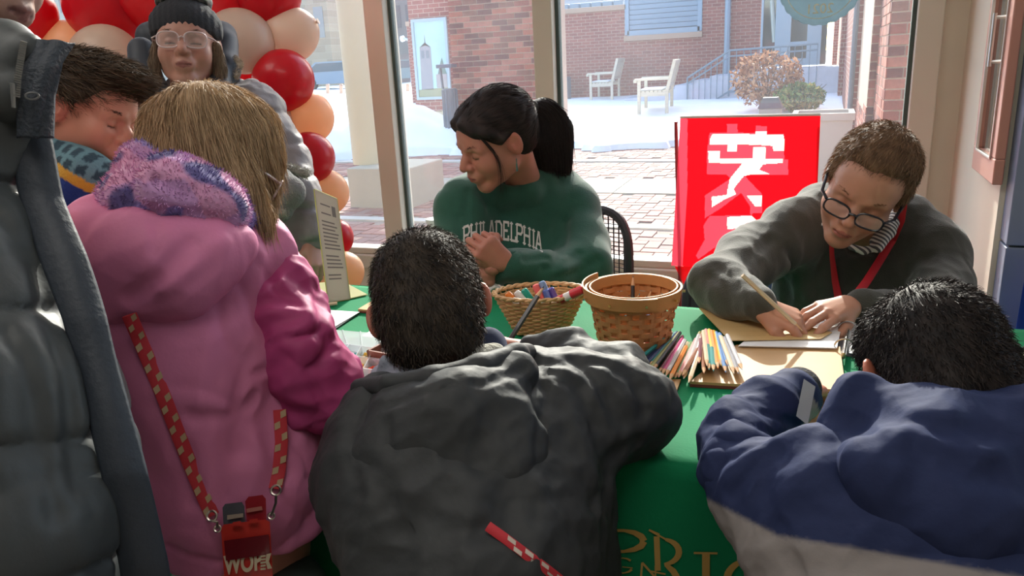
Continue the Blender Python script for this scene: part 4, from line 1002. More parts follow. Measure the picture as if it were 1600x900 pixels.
heapA = [((938, 590), (1024, 528), 'red'), ((945, 592), (1032, 526), 'orange'), ((955, 598), (1044, 524), 'teal'), ((962, 604), (1052, 522), 'navy'), ((972, 606), (1058, 520), 'navy'), ((988, 608), (1062, 520), 'olive'), ((1006, 574), (1058, 522), 'yellow'),
         ((1014, 574), (1056, 520), 'teal'), ((1020, 578), (1062, 520), 'black'), ((1028, 584), (1066, 526), 'maroon'), ((1034, 586), (1066, 530), 'pink'), ((1040, 588), (1070, 532), 'silver'), ((1046, 590), (1074, 536), 'cream'), ((1054, 592), (1080, 536), 'green'), ((1060, 590), (1088, 530), 'rose')]
heapB = [((1046, 594), (1072, 542), 'orange'), ((1068, 592), (1092, 524), 'silver'), ((1076, 598), (1096, 540), 'cream'), ((1074, 576), (1094, 520), 'olive'), ((1082, 576), (1098, 522), 'rose'), ((1066, 588), (1090, 546), 'brown')]
heapC = [((1100, 584), (1097, 524), 'brown'), ((1092, 568), (1095, 530), 'maroon'), ((1105, 572), (1099, 518), 'cream'), ((1111, 568), (1103, 516), 'rose'), ((1117, 570), (1108, 516), 'yellow'), ((1122, 576), (1112, 518), 'orange'), ((1127, 572), (1115, 518), 'yellow'), ((1108, 578), (1106, 540), 'teal'), ((1115, 580), (1112, 544), 'teal'),
         ((1134, 582), (1119, 520), 'blue'), ((1138, 572), (1124, 522), 'blue'), ((1147, 584), (1126, 526), 'cream'), ((1154, 584), (1132, 528), 'grey'), ((1160, 578), (1136, 524), 'silver')]
zk = 0; rr = random.Random(12)
for gi, (hp, gname) in enumerate(((heapA, 'left fan of coloured pencils beside the splint basket'), (heapB, 'middle coloured pencils leaning to the right fan'), (heapC, 'right fan of coloured pencils on the kraft folder'))):
    place = ('in the left fan by the round basket', 'crossing between the two fans of pencils', 'in the right fan on the kraft folder')[gi]
    seen = {}
    for k, (a, c_, col) in enumerate(hp):
        z1 = T0+.005+.008*((k*7) % 3)/2+(.010 if gi > 0 else 0)+(.006 if gi == 2 else 0); z2 = z1+.003
        cnt = sum(1 for h_ in hp if h_[2] == col)
        seen[col] = seen.get(col, 0)+1; side = '' if cnt == 1 else (', the leftmost such' if seen[col] == 1 else ', the rightmost such')
        pencil(PZ(*c_, z2), PZ(*a, z1), col, '%s pencil %s%s' % (col, place, side), gname)
# pencils standing in the splint basket
for k, (px, py, bx, by, col) in enumerate(((989, 430, 988, 500, 'black'), (1000, 458, 975, 500, 'teal'), (1018, 452, 1000, 505, 'brown'), (1008, 462, 1020, 505, 'orange'), (972, 462, 985, 505, 'red'), (1026, 462, 1010, 500, 'blue'))):
    pencil(P(bx, by, 1.44), P(px, py, 1.45), col, ['black pencil standing upright in the splint basket', 'teal pencil leaning low in the splint basket', 'brown pencil leaning right in the splint basket', 'orange pencil at the back inside the splint basket', 'red pencil at the left inside the splint basket', 'blue pencil at the right inside the splint basket'][k], 'pencils in the splint basket')
# pencils in hands, small things
pencil(P(788, 545, 1.245), P(850, 447, 1.27), 'black', 'long black pencil held up by the centre boy', None, .0045)
pencil(P(1160, 430, 1.345), P(1254, 517, 1.375), 'cream', 'wooden pencil in the right hand of the man in glasses', None, .004)
pencil(P(1612, 538, 1.2), P(1572, 562, 1.25), 'black', 'black pencil pointing in from the right edge of the picture', None, .004)
pencil(PZ(527, 474, T0+.005), PZ(484, 479, T0+.005), 'cream', 'cream pencil lying in front of the clear sign holder', None, .004)
c = P(763, 441, 1.72)
V_, F_ = snet(S().ell(PZ(766, 446, T0+.02), (.03, .02, .02)), PZ(766, 446, T0+.02)-.04, PZ(766, 446, T0+.02)+.04, .004)
tag(mesh_np('tissue', V_+.004*np.sin(V_*300)[:, ::-1], F_, M_paper), 'crumpled white tissue left of the wicker basket', 'tissue')
# ---- red fabric banner hanging behind the man
def banner():
    Yb = 2.55; a, b_, c, d = PY(1063, 185, Yb), PY(1282, 181, Yb), PY(1272, 420, Yb), PY(1049, 415, Yb)
    e = tag(empty('red_banner', (a+b_)/2), 'bright red translucent fabric banner with blocky white overlapping figures behind the man', 'banner')
    polyW = [[(1117, 208), (1184, 208), (1184, 204), (1201, 204), (1201, 209), (1226, 209), (1228, 214), (1228, 234), (1212, 234), (1210, 226), (1182, 224), (1155, 224), (1155, 234), (1140, 234), (1140, 224), (1111, 224), (1113, 212)],
             [(1109, 234), (1128, 234), (1128, 245), (1180, 245), (1181, 228), (1200, 228), (1200, 246), (1226, 246), (1226, 252), (1196, 254), (1190, 262), (1206, 269), (1178, 269), (1166, 272), (1156, 284), (1150, 292), (1154, 300), (1136, 308), (1116, 320), (1115, 304), (1139, 301), (1144, 276), (1164, 252), (1110, 252)],
             [(1170, 302), (1194, 302), (1193, 320), (1184, 320)], [(1140, 336), (1178, 334), (1186, 342), (1170, 346), (1160, 354), (1140, 356)]]
    polyP = [[(1111, 206), (1139, 206), (1139, 193), (1156, 193), (1156, 206), (1184, 206), (1184, 196), (1202, 196), (1202, 208), (1228, 208), (1228, 246), (1234, 246), (1234, 270), (1166, 270), (1194, 300), (1194, 330), (1180, 330), (1178, 334), (1188, 344), (1160, 362), (1130, 368), (1130, 378), (1110, 392), (1094, 404), (1090, 398), (1104, 372), (1102, 350), (1112, 334), (1176, 333), (1176, 320), (1162, 298), (1130, 322), (1104, 338), (1104, 302), (1145, 276), (1138, 269), (1107, 269), (1107, 236)]]
    def inside(poly, X, Y):
        r = np.zeros(len(X), bool); n = len(poly); j = n-1
        for i in range(n):
            xi, yi = poly[i]; xj, yj = poly[j]; m = ((yi > Y) != (yj > Y)) & (X < (xj-xi)*(Y-yi)/((yj-yi)+1e-9)+xi); r ^= m; j = i
        return r
    nx, nz = 190, 220; U, W = np.meshgrid(np.linspace(0, 1, nx+1), np.linspace(0, 1, nz+1))
    Vt = (a*(1-U)[..., None]+b_*U[..., None])*(1-W)[..., None]+(d*(1-U)[..., None]+c*U[..., None])*W[..., None]
    Vt[..., 1] += .006*np.sin(U*9+W*3)*W
    i = np.arange((nx+1)*(nz+1)).reshape(nz+1, nx+1); F = np.stack([i[:-1, :-1], i[1:, :-1], i[1:, 1:], i[:-1, 1:]], -1).reshape(-1, 4)
    uc = ((U[:-1, :-1]+U[1:, 1:])/2).ravel(); wc = ((W[:-1, :-1]+W[1:, 1:])/2).ravel()
    X = (1063*(1-uc)+1282*uc)*(1-wc)+(1049*(1-uc)+1272*uc)*wc; Y = (185*(1-uc)+181*uc)*(1-wc)+(415*(1-uc)+420*uc)*wc
    mi = np.zeros(len(X), np.int32)
    for p in polyP: mi[inside(p, X, Y)] = 1
    for p in polyW: mi[inside(p, X, Y)] = 2
    mi[(mi == 0) & (X < 1082-(Y-185)*.06+.0) & (X < 1075)] = 1
    def bm_(nm, col): return mat(nm, hexc(*col), .7, transl=.55)
    o = mesh_np('fabric', Vt.reshape(-1, 3), F, None, e)
    for m in (bm_('banner_red', (226, 8, 22)), bm_('banner_pink', (240, 62, 80)), bm_('banner_white', (252, 236, 220))): o.data.materials.append(m)
    o.data.polygons.foreach_set('material_index', mi)
    b = MB(); b.tube([a+[0, 0, .004], b_+[0, 0, .004]], .0045, 8); b.build('top_rod', mat('rod_white', hexc(230, 226, 220), .4), e)
    # sheer red panel narrowing below the banner, and the stand's legs
    t = [PY(1054, 416, Yb+.02), PY(1112, 416, Yb+.02), PY(1096, 445, Yb+.02), PY(1072, 452, Yb+.02)]
    b = MB(); b.poly(t, (0, 1, 0), .002); b.build('lower_flap', mat('sheer_red', hexc(220, 60, 70), .6, transl=.6), e)
    for px0, px1 in ((1056, 1062), (1277, 1270)):
        top = PY(px0, 190, Yb+.03); bot = PY(px1, 430, Yb+.03); k = (0-top[2])/(bot[2]-top[2]); b = MB(); b.tube([top, top+(bot-top)*k*.999], .006, 8); b.build('leg', mat('stand_metal', hexc(150, 60, 60), .4), e, True)
banner()
# ---- chairs
def office_chair(cx, cy, rz, zt, label, mesh_, m_frame, w=.23, hb=.42):
    e = tag(empty('office_chair', (cx, cy, 0), rz), label, 'chair'); T = Matrix.Translation((cx, cy, 0)) @ Matrix.Rotation(rz, 4, 'Z')
    tp = lambda x, y, z: np.array(T @ Vector((x, y, z)))
    z0 = zt-hb; pts = []
    for k in range(40):
        a = 2*pi*k/40; s_ = lambda v: math.copysign(abs(v)**.55, v); pts.append(tp(w*s_(cos(a)), .02*sin(a)+.05*(cos(a)**2)*-1, (zt+z0)/2+hb/2*s_(sin(a))))
    b = MB(); b.tube(pts, .014, 8, closed=True); b.build('back_frame', m_frame, e, True)
    if mesh_:
        for i in range(-9, 10):
            x = w*i/10; hh = hb/2*(1-abs(i/10)**4)**.4; yy = -.05*(i/10)**2; b = MB(); b.tube([tp(x, yy, (zt+z0)/2-hh), tp(x, yy, (zt+z0)/2+hh)], .0022, 4); b.build('mesh_cord', m_frame, e)
        b = MB()
        for j in range(1, 30):
            z = z0+hb*j/30; ww = w*(1-abs(2*j/30-1)**4)**.4; b.tube([tp(ww*i/6, -.05*(ww*i/6/w)**2, z) for i in range(-6, 7)], .0014, 4)
        b.build('mesh_weave', m_frame, e)['kind'] = 'stuff'
    else:
        s = S(); 
        b = MB(); b.poly([p for p in pts], np.array(T.to_3x3() @ Vector((0, 1, 0))), .02); b.build('back_pad', m_frame, e, True)
    b = MB(); b.box((-.23, -.46, .42), (.23, .0, .48), T, c=.02); b.build('seat', m_frame, e, True)
    b = MB(); b.tube([tp(0, 0, z0+.02), tp(0, .05, .5), tp(0, -.05, .42)], .02, 8); b.build('back_post', m_frame, e, True)
    b = MB(); b.tube([tp(0, -.22, .08), tp(0, -.22, .42)], .025, 10); b.build('column', m_frame, e, True)
    for k in range(5):
        a = 2*pi*k/5; b = MB(); b.tube([tp(0, -.22, .09), tp(.26*cos(a), -.22+.26*sin(a), .055)], .016, 6); l = b.build('base_arm', m_frame, e); b = MB(); b.tube([tp(.26*cos(a), -.245+.26*sin(a), .028), tp(.26*cos(a), -.2+.26*sin(a), .028)], .028, 10); b.build('caster', m_frame, l)
Mcf = mat('chair_plum_black', hexc(62, 54, 60), .5)
c = PY(895, 380, 2.13)
office_chair(c[0]-.02, 2.24, radians(4), PY(945, 328, 2.24)[2], 'mesh-backed office chair behind the woman in the green sweatshirt', True, Mcf, .17, .40)
c = PY(1125, 400, 2.2)
office_chair(c[0]+.12, 2.22, radians(-2), PY(1110, 398, 2.22)[2], 'dark padded chair behind the man in glasses', False, mat('chair_dark', hexc(74, 66, 74), .6), .21, .36)
# white cup on the sill-side shelf behind the woman
c = PY(680, 344, 2.3); e = tag(empty('paper_cup', c), 'white paper cup just left of the woman in green, on the low table behind her', 'cup')
b = MB(); r0 = .032
b.tube([c+[0, 0, -.085], c+[0, 0, .0]], [.024, .032], 20); b.build('cup', M_paper, e, True); b = MB(); b.tube([c+[0, 0, 0], c+[0, 0, .006]], [.034, .033], 20); b.build('lid', M_paper, e, True)
zt = c[2]-.085; e = tag(empty('side_table', (c[0], c[1], 0)), 'small round side table carrying the white cup by the window', 'table')
b = MB(); b.tube([(c[0]+.1, c[1]+.08, zt-.02), (c[0]+.1, c[1]+.08, zt)], .19, 32); b.build('tabletop', M_frame, e, True); b = MB(); b.tube([(c[0]+.1, c[1]+.08, .02), (c[0]+.1, c[1]+.08, zt-.02)], .02, 10); b.tube([(c[0]+.1, c[1]+.08, 0), (c[0]+.1, c[1]+.08, .02)], .15, 24); b.build('pedestal', Mcf, e, True)
# ---- balloons
def balloon(px, py, rpx, D, colr, label, tilt=(0, 0, -1), sx=1.0, proto={}):
    c = P(px, py, D); r = rpx*D/FPX; key = colr
    Mb = {'red': mat('balloon_red', hexc(214, 30, 50), .35, coat=.25, transl=.45), 'cream': mat('balloon_cream', hexc(226, 206, 190), .4, coat=.2, transl=.45), 'peach': mat('balloon_peach', hexc(244, 202, 164), .4, coat=.2, transl=.55)}[colr]
    e = tag(empty('balloon', c), label, 'balloon', 'red and cream balloons of the arch'); q = Vector(tilt).normalized().to_track_quat('-Z', 'Y').to_matrix()
    nu, nv = 32, 20; V = []; F = []
    for j in range(nv+1):
        th = pi*j/nv; z = cos(th); rad = sin(th)*(1-.06*(z < 0)*z*z); zz = z*(1.08 if z > 0 else 1.2)
        for i in range(nu): a = 2*pi*i/nu; v = q @ Vector((rad*cos(a)*r*sx, rad*sin(a)*r*sx, zz*r*.97)); V.append(c+np.array(v))
    for j in range(nv):
        for i in range(nu): F.append((j*nu+i, (j+1)*nu+i, (j+1)*nu+(i+1) % nu, j*nu+(i+1) % nu))
    mesh_np('skin', np.array(V), np.array(F), Mb, e)
    b = MB(); n0 = c+np.array(q @ Vector((0, 0, -1.17*r))); n1 = c+np.array(q @ Vector((0, 0, -1.26*r))); b.tube([n0, (n0+n1)/2, n1], [.004, .006, .011], 8); b.build('knot', Mb, e, True)
Bl = [(175, 5, 70, 2.75, 'red', 'big red balloon at the top left, behind the boy with the scarf', (-1, .3, -.3)), (250, -25, 75, 2.72, 'red', 'red balloon above the woman\'s hat on its left', (-.3, .3, 1)), (45, 22, 42, 2.7, 'red', 'red balloon beside the tall adult\'s chin', (0, 0, 1)), (375, -20, 70, 2.7, 'red', 'red balloon directly right of the woman\'s hat, cut by the frame', (.3, 0, 1)),
      (420, -12, 50, 2.62, 'red', 'red balloon at the top, above the right cream pair', (.4, 0, 1)), (165, 95, 54, 2.66, 'cream', 'cream balloon just above the dark-haired boy\'s head', (-1, .2, -.6)), (112, 75, 42, 2.78, 'peach', 'peach balloon left of the cream one over the boy', (-1, 0, .3)), (60, 75, 40, 2.8, 'cream', 'cream balloon in the shadow of the black puffer collar', (-1, 0, 0)), (215, 60, 42, 2.85, 'peach', 'peach balloon half hidden behind the woman\'s hood', (-.4, 0, .4)),
      (378, 65, 49, 2.58, 'cream', 'dusky cream balloon touching the right of the woman\'s hat', (-.8, 0, .5)), (452, 55, 42, 2.66, 'cream', 'cream balloon top right of the arch against the window', (.8, .2, .3)), (443, 126, 47, 2.6, 'red', 'red balloon halfway up, second red one from the top on the right', (-.7, .2, -.4)),
      (480, 183, 41, 2.7, 'peach', 'peach balloon between the two red ones on the right side', (-.5, .2, .2)), (432, 190, 36, 2.66, 'cream', 'cream balloon tucked behind the woman\'s shoulder', (0, 0, -1)), (482, 247, 40, 2.58, 'red', 'brightest red balloon right of the woman\'s sleeve', (-.7, 0, -.3)), (508, 300, 36, 2.66, 'peach', 'peach balloon above the clear sign holder', (-.6, 0, .2)),
      (522, 372, 30, 2.6, 'red', 'red balloon peeping out behind the clear sign holder', (-.5, 0, -.5)), (535, 425, 33, 2.55, 'peach', 'peach balloon low behind the foot of the clear sign', (-.6, 0, -.2)), (485, 425, 32, 2.62, 'peach', 'lowest orange-peach balloon left of the sign holder', (-.6, 0, -.8)), (505, 480, 34, 2.65, 'red', 'red balloon below the table line near the window', (0, 0, -1)), (465, 330, 38, 2.85, 'red', 'red balloon hidden behind the grey jacket sleeve', (0, 0, -1)),
      (395, 120, 30, 2.78, 'red', 'small dark red balloon behind the fur hood', (0, 0, -1))]
for q in Bl:
    pz = P(q[0], q[1], q[3])
    balloon(*q)
b = MB(); pts = [P(x, y, 2.78) for x, y in ((20, 40), (120, 40), (250, 20), (380, 20), (440, 80), (455, 160), (470, 240), (490, 320), (505, 400), (510, 480))]; pts.append(np.array([pts[-1][0], pts[-1][1], 0.0])); b.tube(pts, .008, 8)
tag(b.build('garland_pole', mat('arch_wire', hexc(180, 176, 170), .5), None, True), 'thin bent pole the balloons of the arch are tied along', 'pole')
# ================================================================== PEOPLE
M_skin = mat('skin', (.5, .3, .2, 1), .5, attr=True, sss=.12, bump=.04, bscale=300)
def head_sdf(s, c, R, k=1.0, kind='adult', mouth=0.0, lids=1.0, nose=1.0, eo=0.0):
    """adds a head to s; c centre, R columns right/forward/up, k scale"""
    T = lambda x, y, z: c+R @ (np.array([x, y, z])*k)
    kid = kind == 'kid'
    s.ell(T(0, -.014, .030), np.array([.074, .094, .084])*k, R, k=.01)
    s.ell(T(0, .022, -.030), np.array([.060, .062, .074])*k, R, k=.03*k)
    s.ell(T(0, .045, .030), np.array([.058, .048, .052])*k, R, k=.025*k)                    # forehead
    jw = .044 if not kid else .04
    for sx in (-1, 1):
        s.cap(T(sx*jw, .004, -.062), T(sx*.014, .066, -.098 if not kid else -.088), .018*k, .014*k, k=.03*k)
        s.ball(T(sx*.036, .058, -.034), (.026 if not kid else .030)*k, k=.03*k)                # cheek
        s.cap(T(sx*.018, .086, .016), T(sx*.046, .070, .012), .008*k, .007*k, k=.016*k)       # brow
    s.ball(T(0, .070, -.100 if not kid else -.09), .016*k, k=.02*k)                            # chin
    for sx in (-1, 1):
        s.ell(T(sx*.031, .098, -.004), np.array([.019, .014, .012])*k, R, k=.014*k, op='s')
        s.ball(T(sx*.031, .0745, -.005), .0135*k, k=.003*k)                                   # eyeball/lid
        s.cap(T(sx*.020, .0865, -.010), T(sx*.042, .081, -.010), .0014*k, k=.002*k, op='s')     # lid slit
    s.chain([(T(0, .084, .008), .008*k), (T(0, .100, -.016), .0085*k), (T(0, .109*(.5+.5*nose), -.030), .0115*k*(.6+.4*nose))], k=.012*k)
    for sx in (-1, 1):
        s.ball(T(sx*.0125, .098, -.034), .0085*k, k=.007*k)
        s.ball(T(sx*.006, .106, -.042), .0035*k, k=.003*k, op='s')
    s.ell(T(0, .088, -.062), np.array([.026, .016, .020])*k, R, k=.016*k)
    s.chain([(T(-.021, .089, -.064), .002*k), (T(-.007, .1010, -.0595), .0038*k), (T(0, .1005, -.0605), .0035*k), (T(.007, .1010, -.0595), .0038*k), (T(.021, .089, -.064), .002*k)], k=.004*k)
    s.chain([(T(-.018, .090, -.068), .0035*k), (T(0, .0985, -.0705), .0048*k), (T(.018, .090, -.068), .0035*k)], k=.004*k)
    s.chain([(T(-.020, .096, -.0645), .0014*k), (T(0, .1085, -.0645-mouth*.3), .0016*k+mouth*.3), (T(.020, .096, -.0645), .0014*k)], k=.002*k) if False else None
    s.p_mark = None
    s.cap(T(-.018, .0985, -.0648), T(.018, .0985, -.0648), .0013*k+mouth, k=.003*k, op='s')
    for sx in (-1, 1):
        # ear: rim, bowl, lobe
        e = T(sx*(.078+eo), -.010, -.006); er = rmat(1)
        ea = sx*(.45+eo*30); Re = R @ np.array([[cos(ea), -sin(ea), 0], [sin(ea), cos(ea), 0], [0, 0, 1]])
        s.ell(e, np.array([.0075, .019, .031])*k, Re, k=.006*k)
        s.ell(T(sx*(.086+eo), -.006, -.003), np.array([.006, .011, .019])*k, Re, k=.004*k, op='s')
        s.cap(T(sx*(.080+eo), -.002, -.008), T(sx*(.082+eo), -.002, -.018), .0035*k, k=.004*k)
    return T
def skin_col(c, R, k, base, lip, blush=.25, brow=None):
    base = np.array(base[:3]); lip = np.array(lip[:3])
    def f(V):
        L = (V-c) @ R/k; x, y, z = L.T; C_ = np.tile(base, (len(V), 1))
        n = .04*np.sin(V[:, 0]*170+np.sin(V[:, 1]*140))*np.sin(V[:, 2]*150); C_ *= (1+n)[:, None]
        def mixc(m, col, C_=C_): C_[:] = C_*(1-m[:, None])+np.array(col)*m[:, None]
        red = base*np.array([1.05, .72, .70])
        m = np.exp(-((np.abs(x)-.036)**2/.018**2+(z+.034)**2/.02**2))*(y > .02)*blush; mixc(m, red*1.02)
        m = np.exp(-(x**2/.012**2+(z+.034)**2/.012**2))*(y > .09)*blush; mixc(m, red)
        m = (np.abs(x) > .070)*(z < .035)*(z > -.05)*(y > -.05)*(y < .03)*.5; mixc(m.astype(float), red*1.0)
        m = np.exp(-((np.abs(x)-.031)**2/.017**2+(z+.002)**2/.011**2))*(y > .06)*.35; mixc(m, base*np.array([.72, .6, .58]))
        w = .0215*(1-((z+.0650)/.0098)**2); m = np.clip((w-np.abs(x))/.003, 0, 1)*(y > .08)*(z > -.0755)*(z < -.0545); mixc(m*.85, lip)
        m = np.exp(-(z+.0648)**2/.0012**2)*(np.abs(x) < .0205)*(y > .08); mixc(m*.7, lip*.35)
        m = np.exp(-((z+.0105)**2)/.0019**2)*(np.abs(np.abs(x)-.031) < .0135)*(y > .07); mixc(m*.9, [.02, .013, .01])
        return C_
    return f
def hand_sdf(s, w, f, n, side, curl=(.5, .5, .5, .5), k=1.0, thumb=None, spread=.08, bend0=None):
    """w wrist, f finger direction, n back-of-hand normal, side: +1 if the thumb lies towards cross(f,n)"""
    f = np.array(f, float); f /= np.linalg.norm(f); n = np.array(n, float); n = n-f*(n @ f); n /= np.linalg.norm(n); t = np.cross(f, n)*side
    s.cap(w-f*.014*k, w+f*.004*k, .019*k, .021*k, k=.01, sq=(n, .78))
    kn = []
    for i, (o, l) in enumerate(((.030, .082), (.010, .086), (-.010, .082), (-.028, .073))):
        base = w+t*o*.55*k+f*.01*k; q = w+t*o*k+f*l*k+n*(.004 if i in (1, 2) else 0)*k; s.cap(base, q, .0125*k, .0105*k, k=.016*k); kn.append(q)
    L = ((.042, .025, .020), (.046, .029, .021), (.042, .027, .020), (.034, .020, .018)); tips = []
    for i, q in enumerate(kn):
        a = curl[i]*(1.0) if bend0 is None else bend0; d = f*cos(a*.9)-n*sin(a*.9)+t*spread*(1.5-i)/1.5; p = q; ang = a*.9
        for j in range(3):
            d = f*cos(ang)-n*sin(ang)+t*spread*(1.5-i)/1.5*cos(ang); d /= np.linalg.norm(d); r0, r1 = (.0098-.0010*j-(.001 if i == 3 else 0))*k, (.0090-.0010*j-(.001 if i == 3 else 0))*k
            e = p+d*L[i][j]*k; s.cap(p, e, r0, r1, k=.003*k); p = e; ang += curl[i]*(1.15 if j == 0 else .7)
        tips.append(p)
    # thumb
    th = thumb or (.9, .35); b0 = w+t*.020*k+f*.022*k-n*.006*k; d = t*sin(th[0])+f*cos(th[0])-n*.35; d /= np.linalg.norm(d); p1 = b0+d*.040*k
    d2 = d*cos(th[1])+(f*.9-t*.5-n*.3)*sin(th[1]); d2 /= np.linalg.norm(d2); p2 = p1+d2*.031*k; d3 = d2*cos(th[1])+(f*.7-t*.7-n*.3)*sin(th[1]); d3 /= np.linalg.norm(d3); p3 = p2+d3*.024*k
    s.cap(b0, p1, .015*k, .012*k, k=.014*k); s.cap(p1, p2, .0112*k, .0100*k, k=.004*k); s.cap(p2, p3, .0100*k, .0085*k, k=.003*k)
    return tips, p3
def strands(roots, d0, L_, seg, flow, w0, surf=None, lift=.0, seed=1, jit=.15):
    """hair ribbons grown from root points; flow(X) gives the combing direction"""
    r = np.random.default_rng(seed); n = len(roots); X = roots.copy(); d = d0/(np.linalg.norm(d0, axis=1)[:, None]+1e-9); Ls = L_*r.uniform(.65, 1.15, n) if np.isscalar(L_) else L_
    P_ = [X.copy()]; st = (Ls/seg)[:, None]; J = r.normal(size=(n, 3))*jit
    for i in range(seg):
        g = flow(X)+J; d = d*.55+g*.45; d /= (np.linalg.norm(d, axis=1)[:, None]+1e-9); X = X+d*st
        if surf is not None:
            v = surf(X); G = surf.grad(X); tgt = lift*(i+1)/seg*r.uniform(.1, 1, n); X = X+G*np.clip(tgt-v, -.004, .02)[:, None]*.8
        P_.append(X.copy())
    P_ = np.array(P_); side = r.normal(size=(n, 3)); V = np.zeros((seg+1, n, 2, 3))
    for i in range(seg+1):
        t = P_[min(i+1, seg)]-P_[max(i-1, 0)]; s_ = np.cross(t, side); s_ /= (np.linalg.norm(s_, axis=1)[:, None]+1e-9); w = w0*(1-.85*(i/seg)**1.5); V[i, :, 0] = P_[i]-s_*w; V[i, :, 1] = P_[i]+s_*w
    idx = np.arange((seg+1)*n*2).reshape(seg+1, n, 2); F = np.stack([idx[:-1, :, 0], idx[:-1, :, 1], idx[1:, :, 1], idx[1:, :, 0]], -1).reshape(-1, 4)
    return V.reshape(-1, 3), F, np.tile(np.repeat(r.uniform(0, 1, n), 2), seg+1)
def hair_obj(name, s, h, parent, m, nst, L_, flow, w=.0006, lift=.01, seed=1, lo=None, hi=None, mask=None, grooves=None, cols=((.02, .015, .012), (.06, .04, .03)), seg=5, jit=.15, up=.5):
    V, F = snet(s, s.lo-.012 if lo is None else lo, s.hi+.012 if hi is None else hi, h); r = np.random.default_rng(seed)
    c0, c1 = np.array(cols[0]), np.array(cols[1]); tone = .5+.25*np.sin(V[:, 0]*160+np.sin(V[:, 2]*60)*2)+.25*np.sin(V[:, 1]*190+V[:, 2]*120); base = c0+(c1-c0)*(tone*.6)[:, None]
    ok = np.arange(len(V))
    if mask is not None: ok = ok[mask(V)]
    pick = r.choice(ok, nst, replace=nst > len(ok)); R_ = V[pick]+r.normal(size=(nst, 3))*h*.5; G = s.grad(R_); R_ = R_-G*.004
    fl = flow(R_); d0 = fl+G*up
    V2, F2, t = strands(R_, d0, L_, seg, flow, w, s, lift, seed, jit); col2 = c0+(c1-c0)*t[:, None]
    return mesh_np(name, np.concatenate([V, V2]), np.concatenate([F, F2+len(V)]), m, parent, True, np.concatenate([base, col2]))
def eyebrows(e, T, R, k, m, n=130):
    for q in (-1, 1):
        U = RNG.uniform(0, 1, n); V_, F_, t_ = strands(np.array([T(q*(.016+.036*u), .0945-.027*u**2, .0165+.005*sin(3*u)+RNG.normal()*.0017) for u in U]), np.array([R @ np.array([q*1.0, .05, .2]) for u in U]), .007, 2, lambda X: np.zeros_like(X)+R @ np.array([q*.3, 0, .1]), .0005, seed=3, jit=.2)
        mesh_np('eyebrow', V_, F_, m, e)
def M_hair(n): return mat('hair_'+n, (.1, .08, .06, 1), .62, attr=True, spec=.22)
SP = hexc(176, 128, 106); LIP = hexc(150, 84, 80)
def body_obj(parent, head_S, parts, colf, h_head=.0026):
    out = []
    Vh, Fh = snet(head_S, head_S.lo-.01, head_S.hi+.01, h_head); out.append((Vh, Fh, colf(Vh)))
    for s, h in parts: V, F = snet(s, s.lo-.01, s.hi+.01, h); out.append((V, F, colf(V)))
    V, F, C_ = join_np(out); return mesh_np('body', V, F, M_skin, parent, True, C_)
def cone_legs(s, hip, floor_y=None, r=.07):
    pass
def legs(body, hips, feet, r0=.075, r1=.05, knee=None):
    """two tapering legs (trousers) standing or sitting"""
    for i, (a, b) in enumerate(zip(hips, feet)):
        kn = knee[i] if knee is not None else (np.array(a)+np.array(b))/2+np.array([0, .03, 0]); body.chain([(a, r0), (kn, (r0+r1)/2), (b, r1)], k=.03)
def shoe(s, a, d, L_=.22):
    a = np.array(a, float); d = np.array(d, float); d /= np.linalg.norm(d); s.cap(a+np.array([0, 0, .035])-d*.04, a+np.array([0, 0, .03])+d*(L_-.06), .038, .032, k=.02)
def cushion(pts, r): return [(p, r) for p in pts]
M_denim = mat('dark_trousers', hexc(52, 58, 74), .8, bump=.1, bscale=200); M_shoe = mat('dark_shoes', hexc(50, 48, 50), .6)
def lower(parent, hips, feet, fwd, r0=.08, r1=.05, knee=None, name='trousers', m=None):
    s = S(); legs(s, hips, feet, r0, r1, knee); s.cap(hips[0], hips[1], r0*1.1, k=.04); sdf_obj(name, s, .012, m or M_denim, parent)
    s = S()
    for f in feet: shoe(s, (f[0], f[1], 0), fwd)
    sdf_obj('shoes', s, .009, M_shoe, parent)

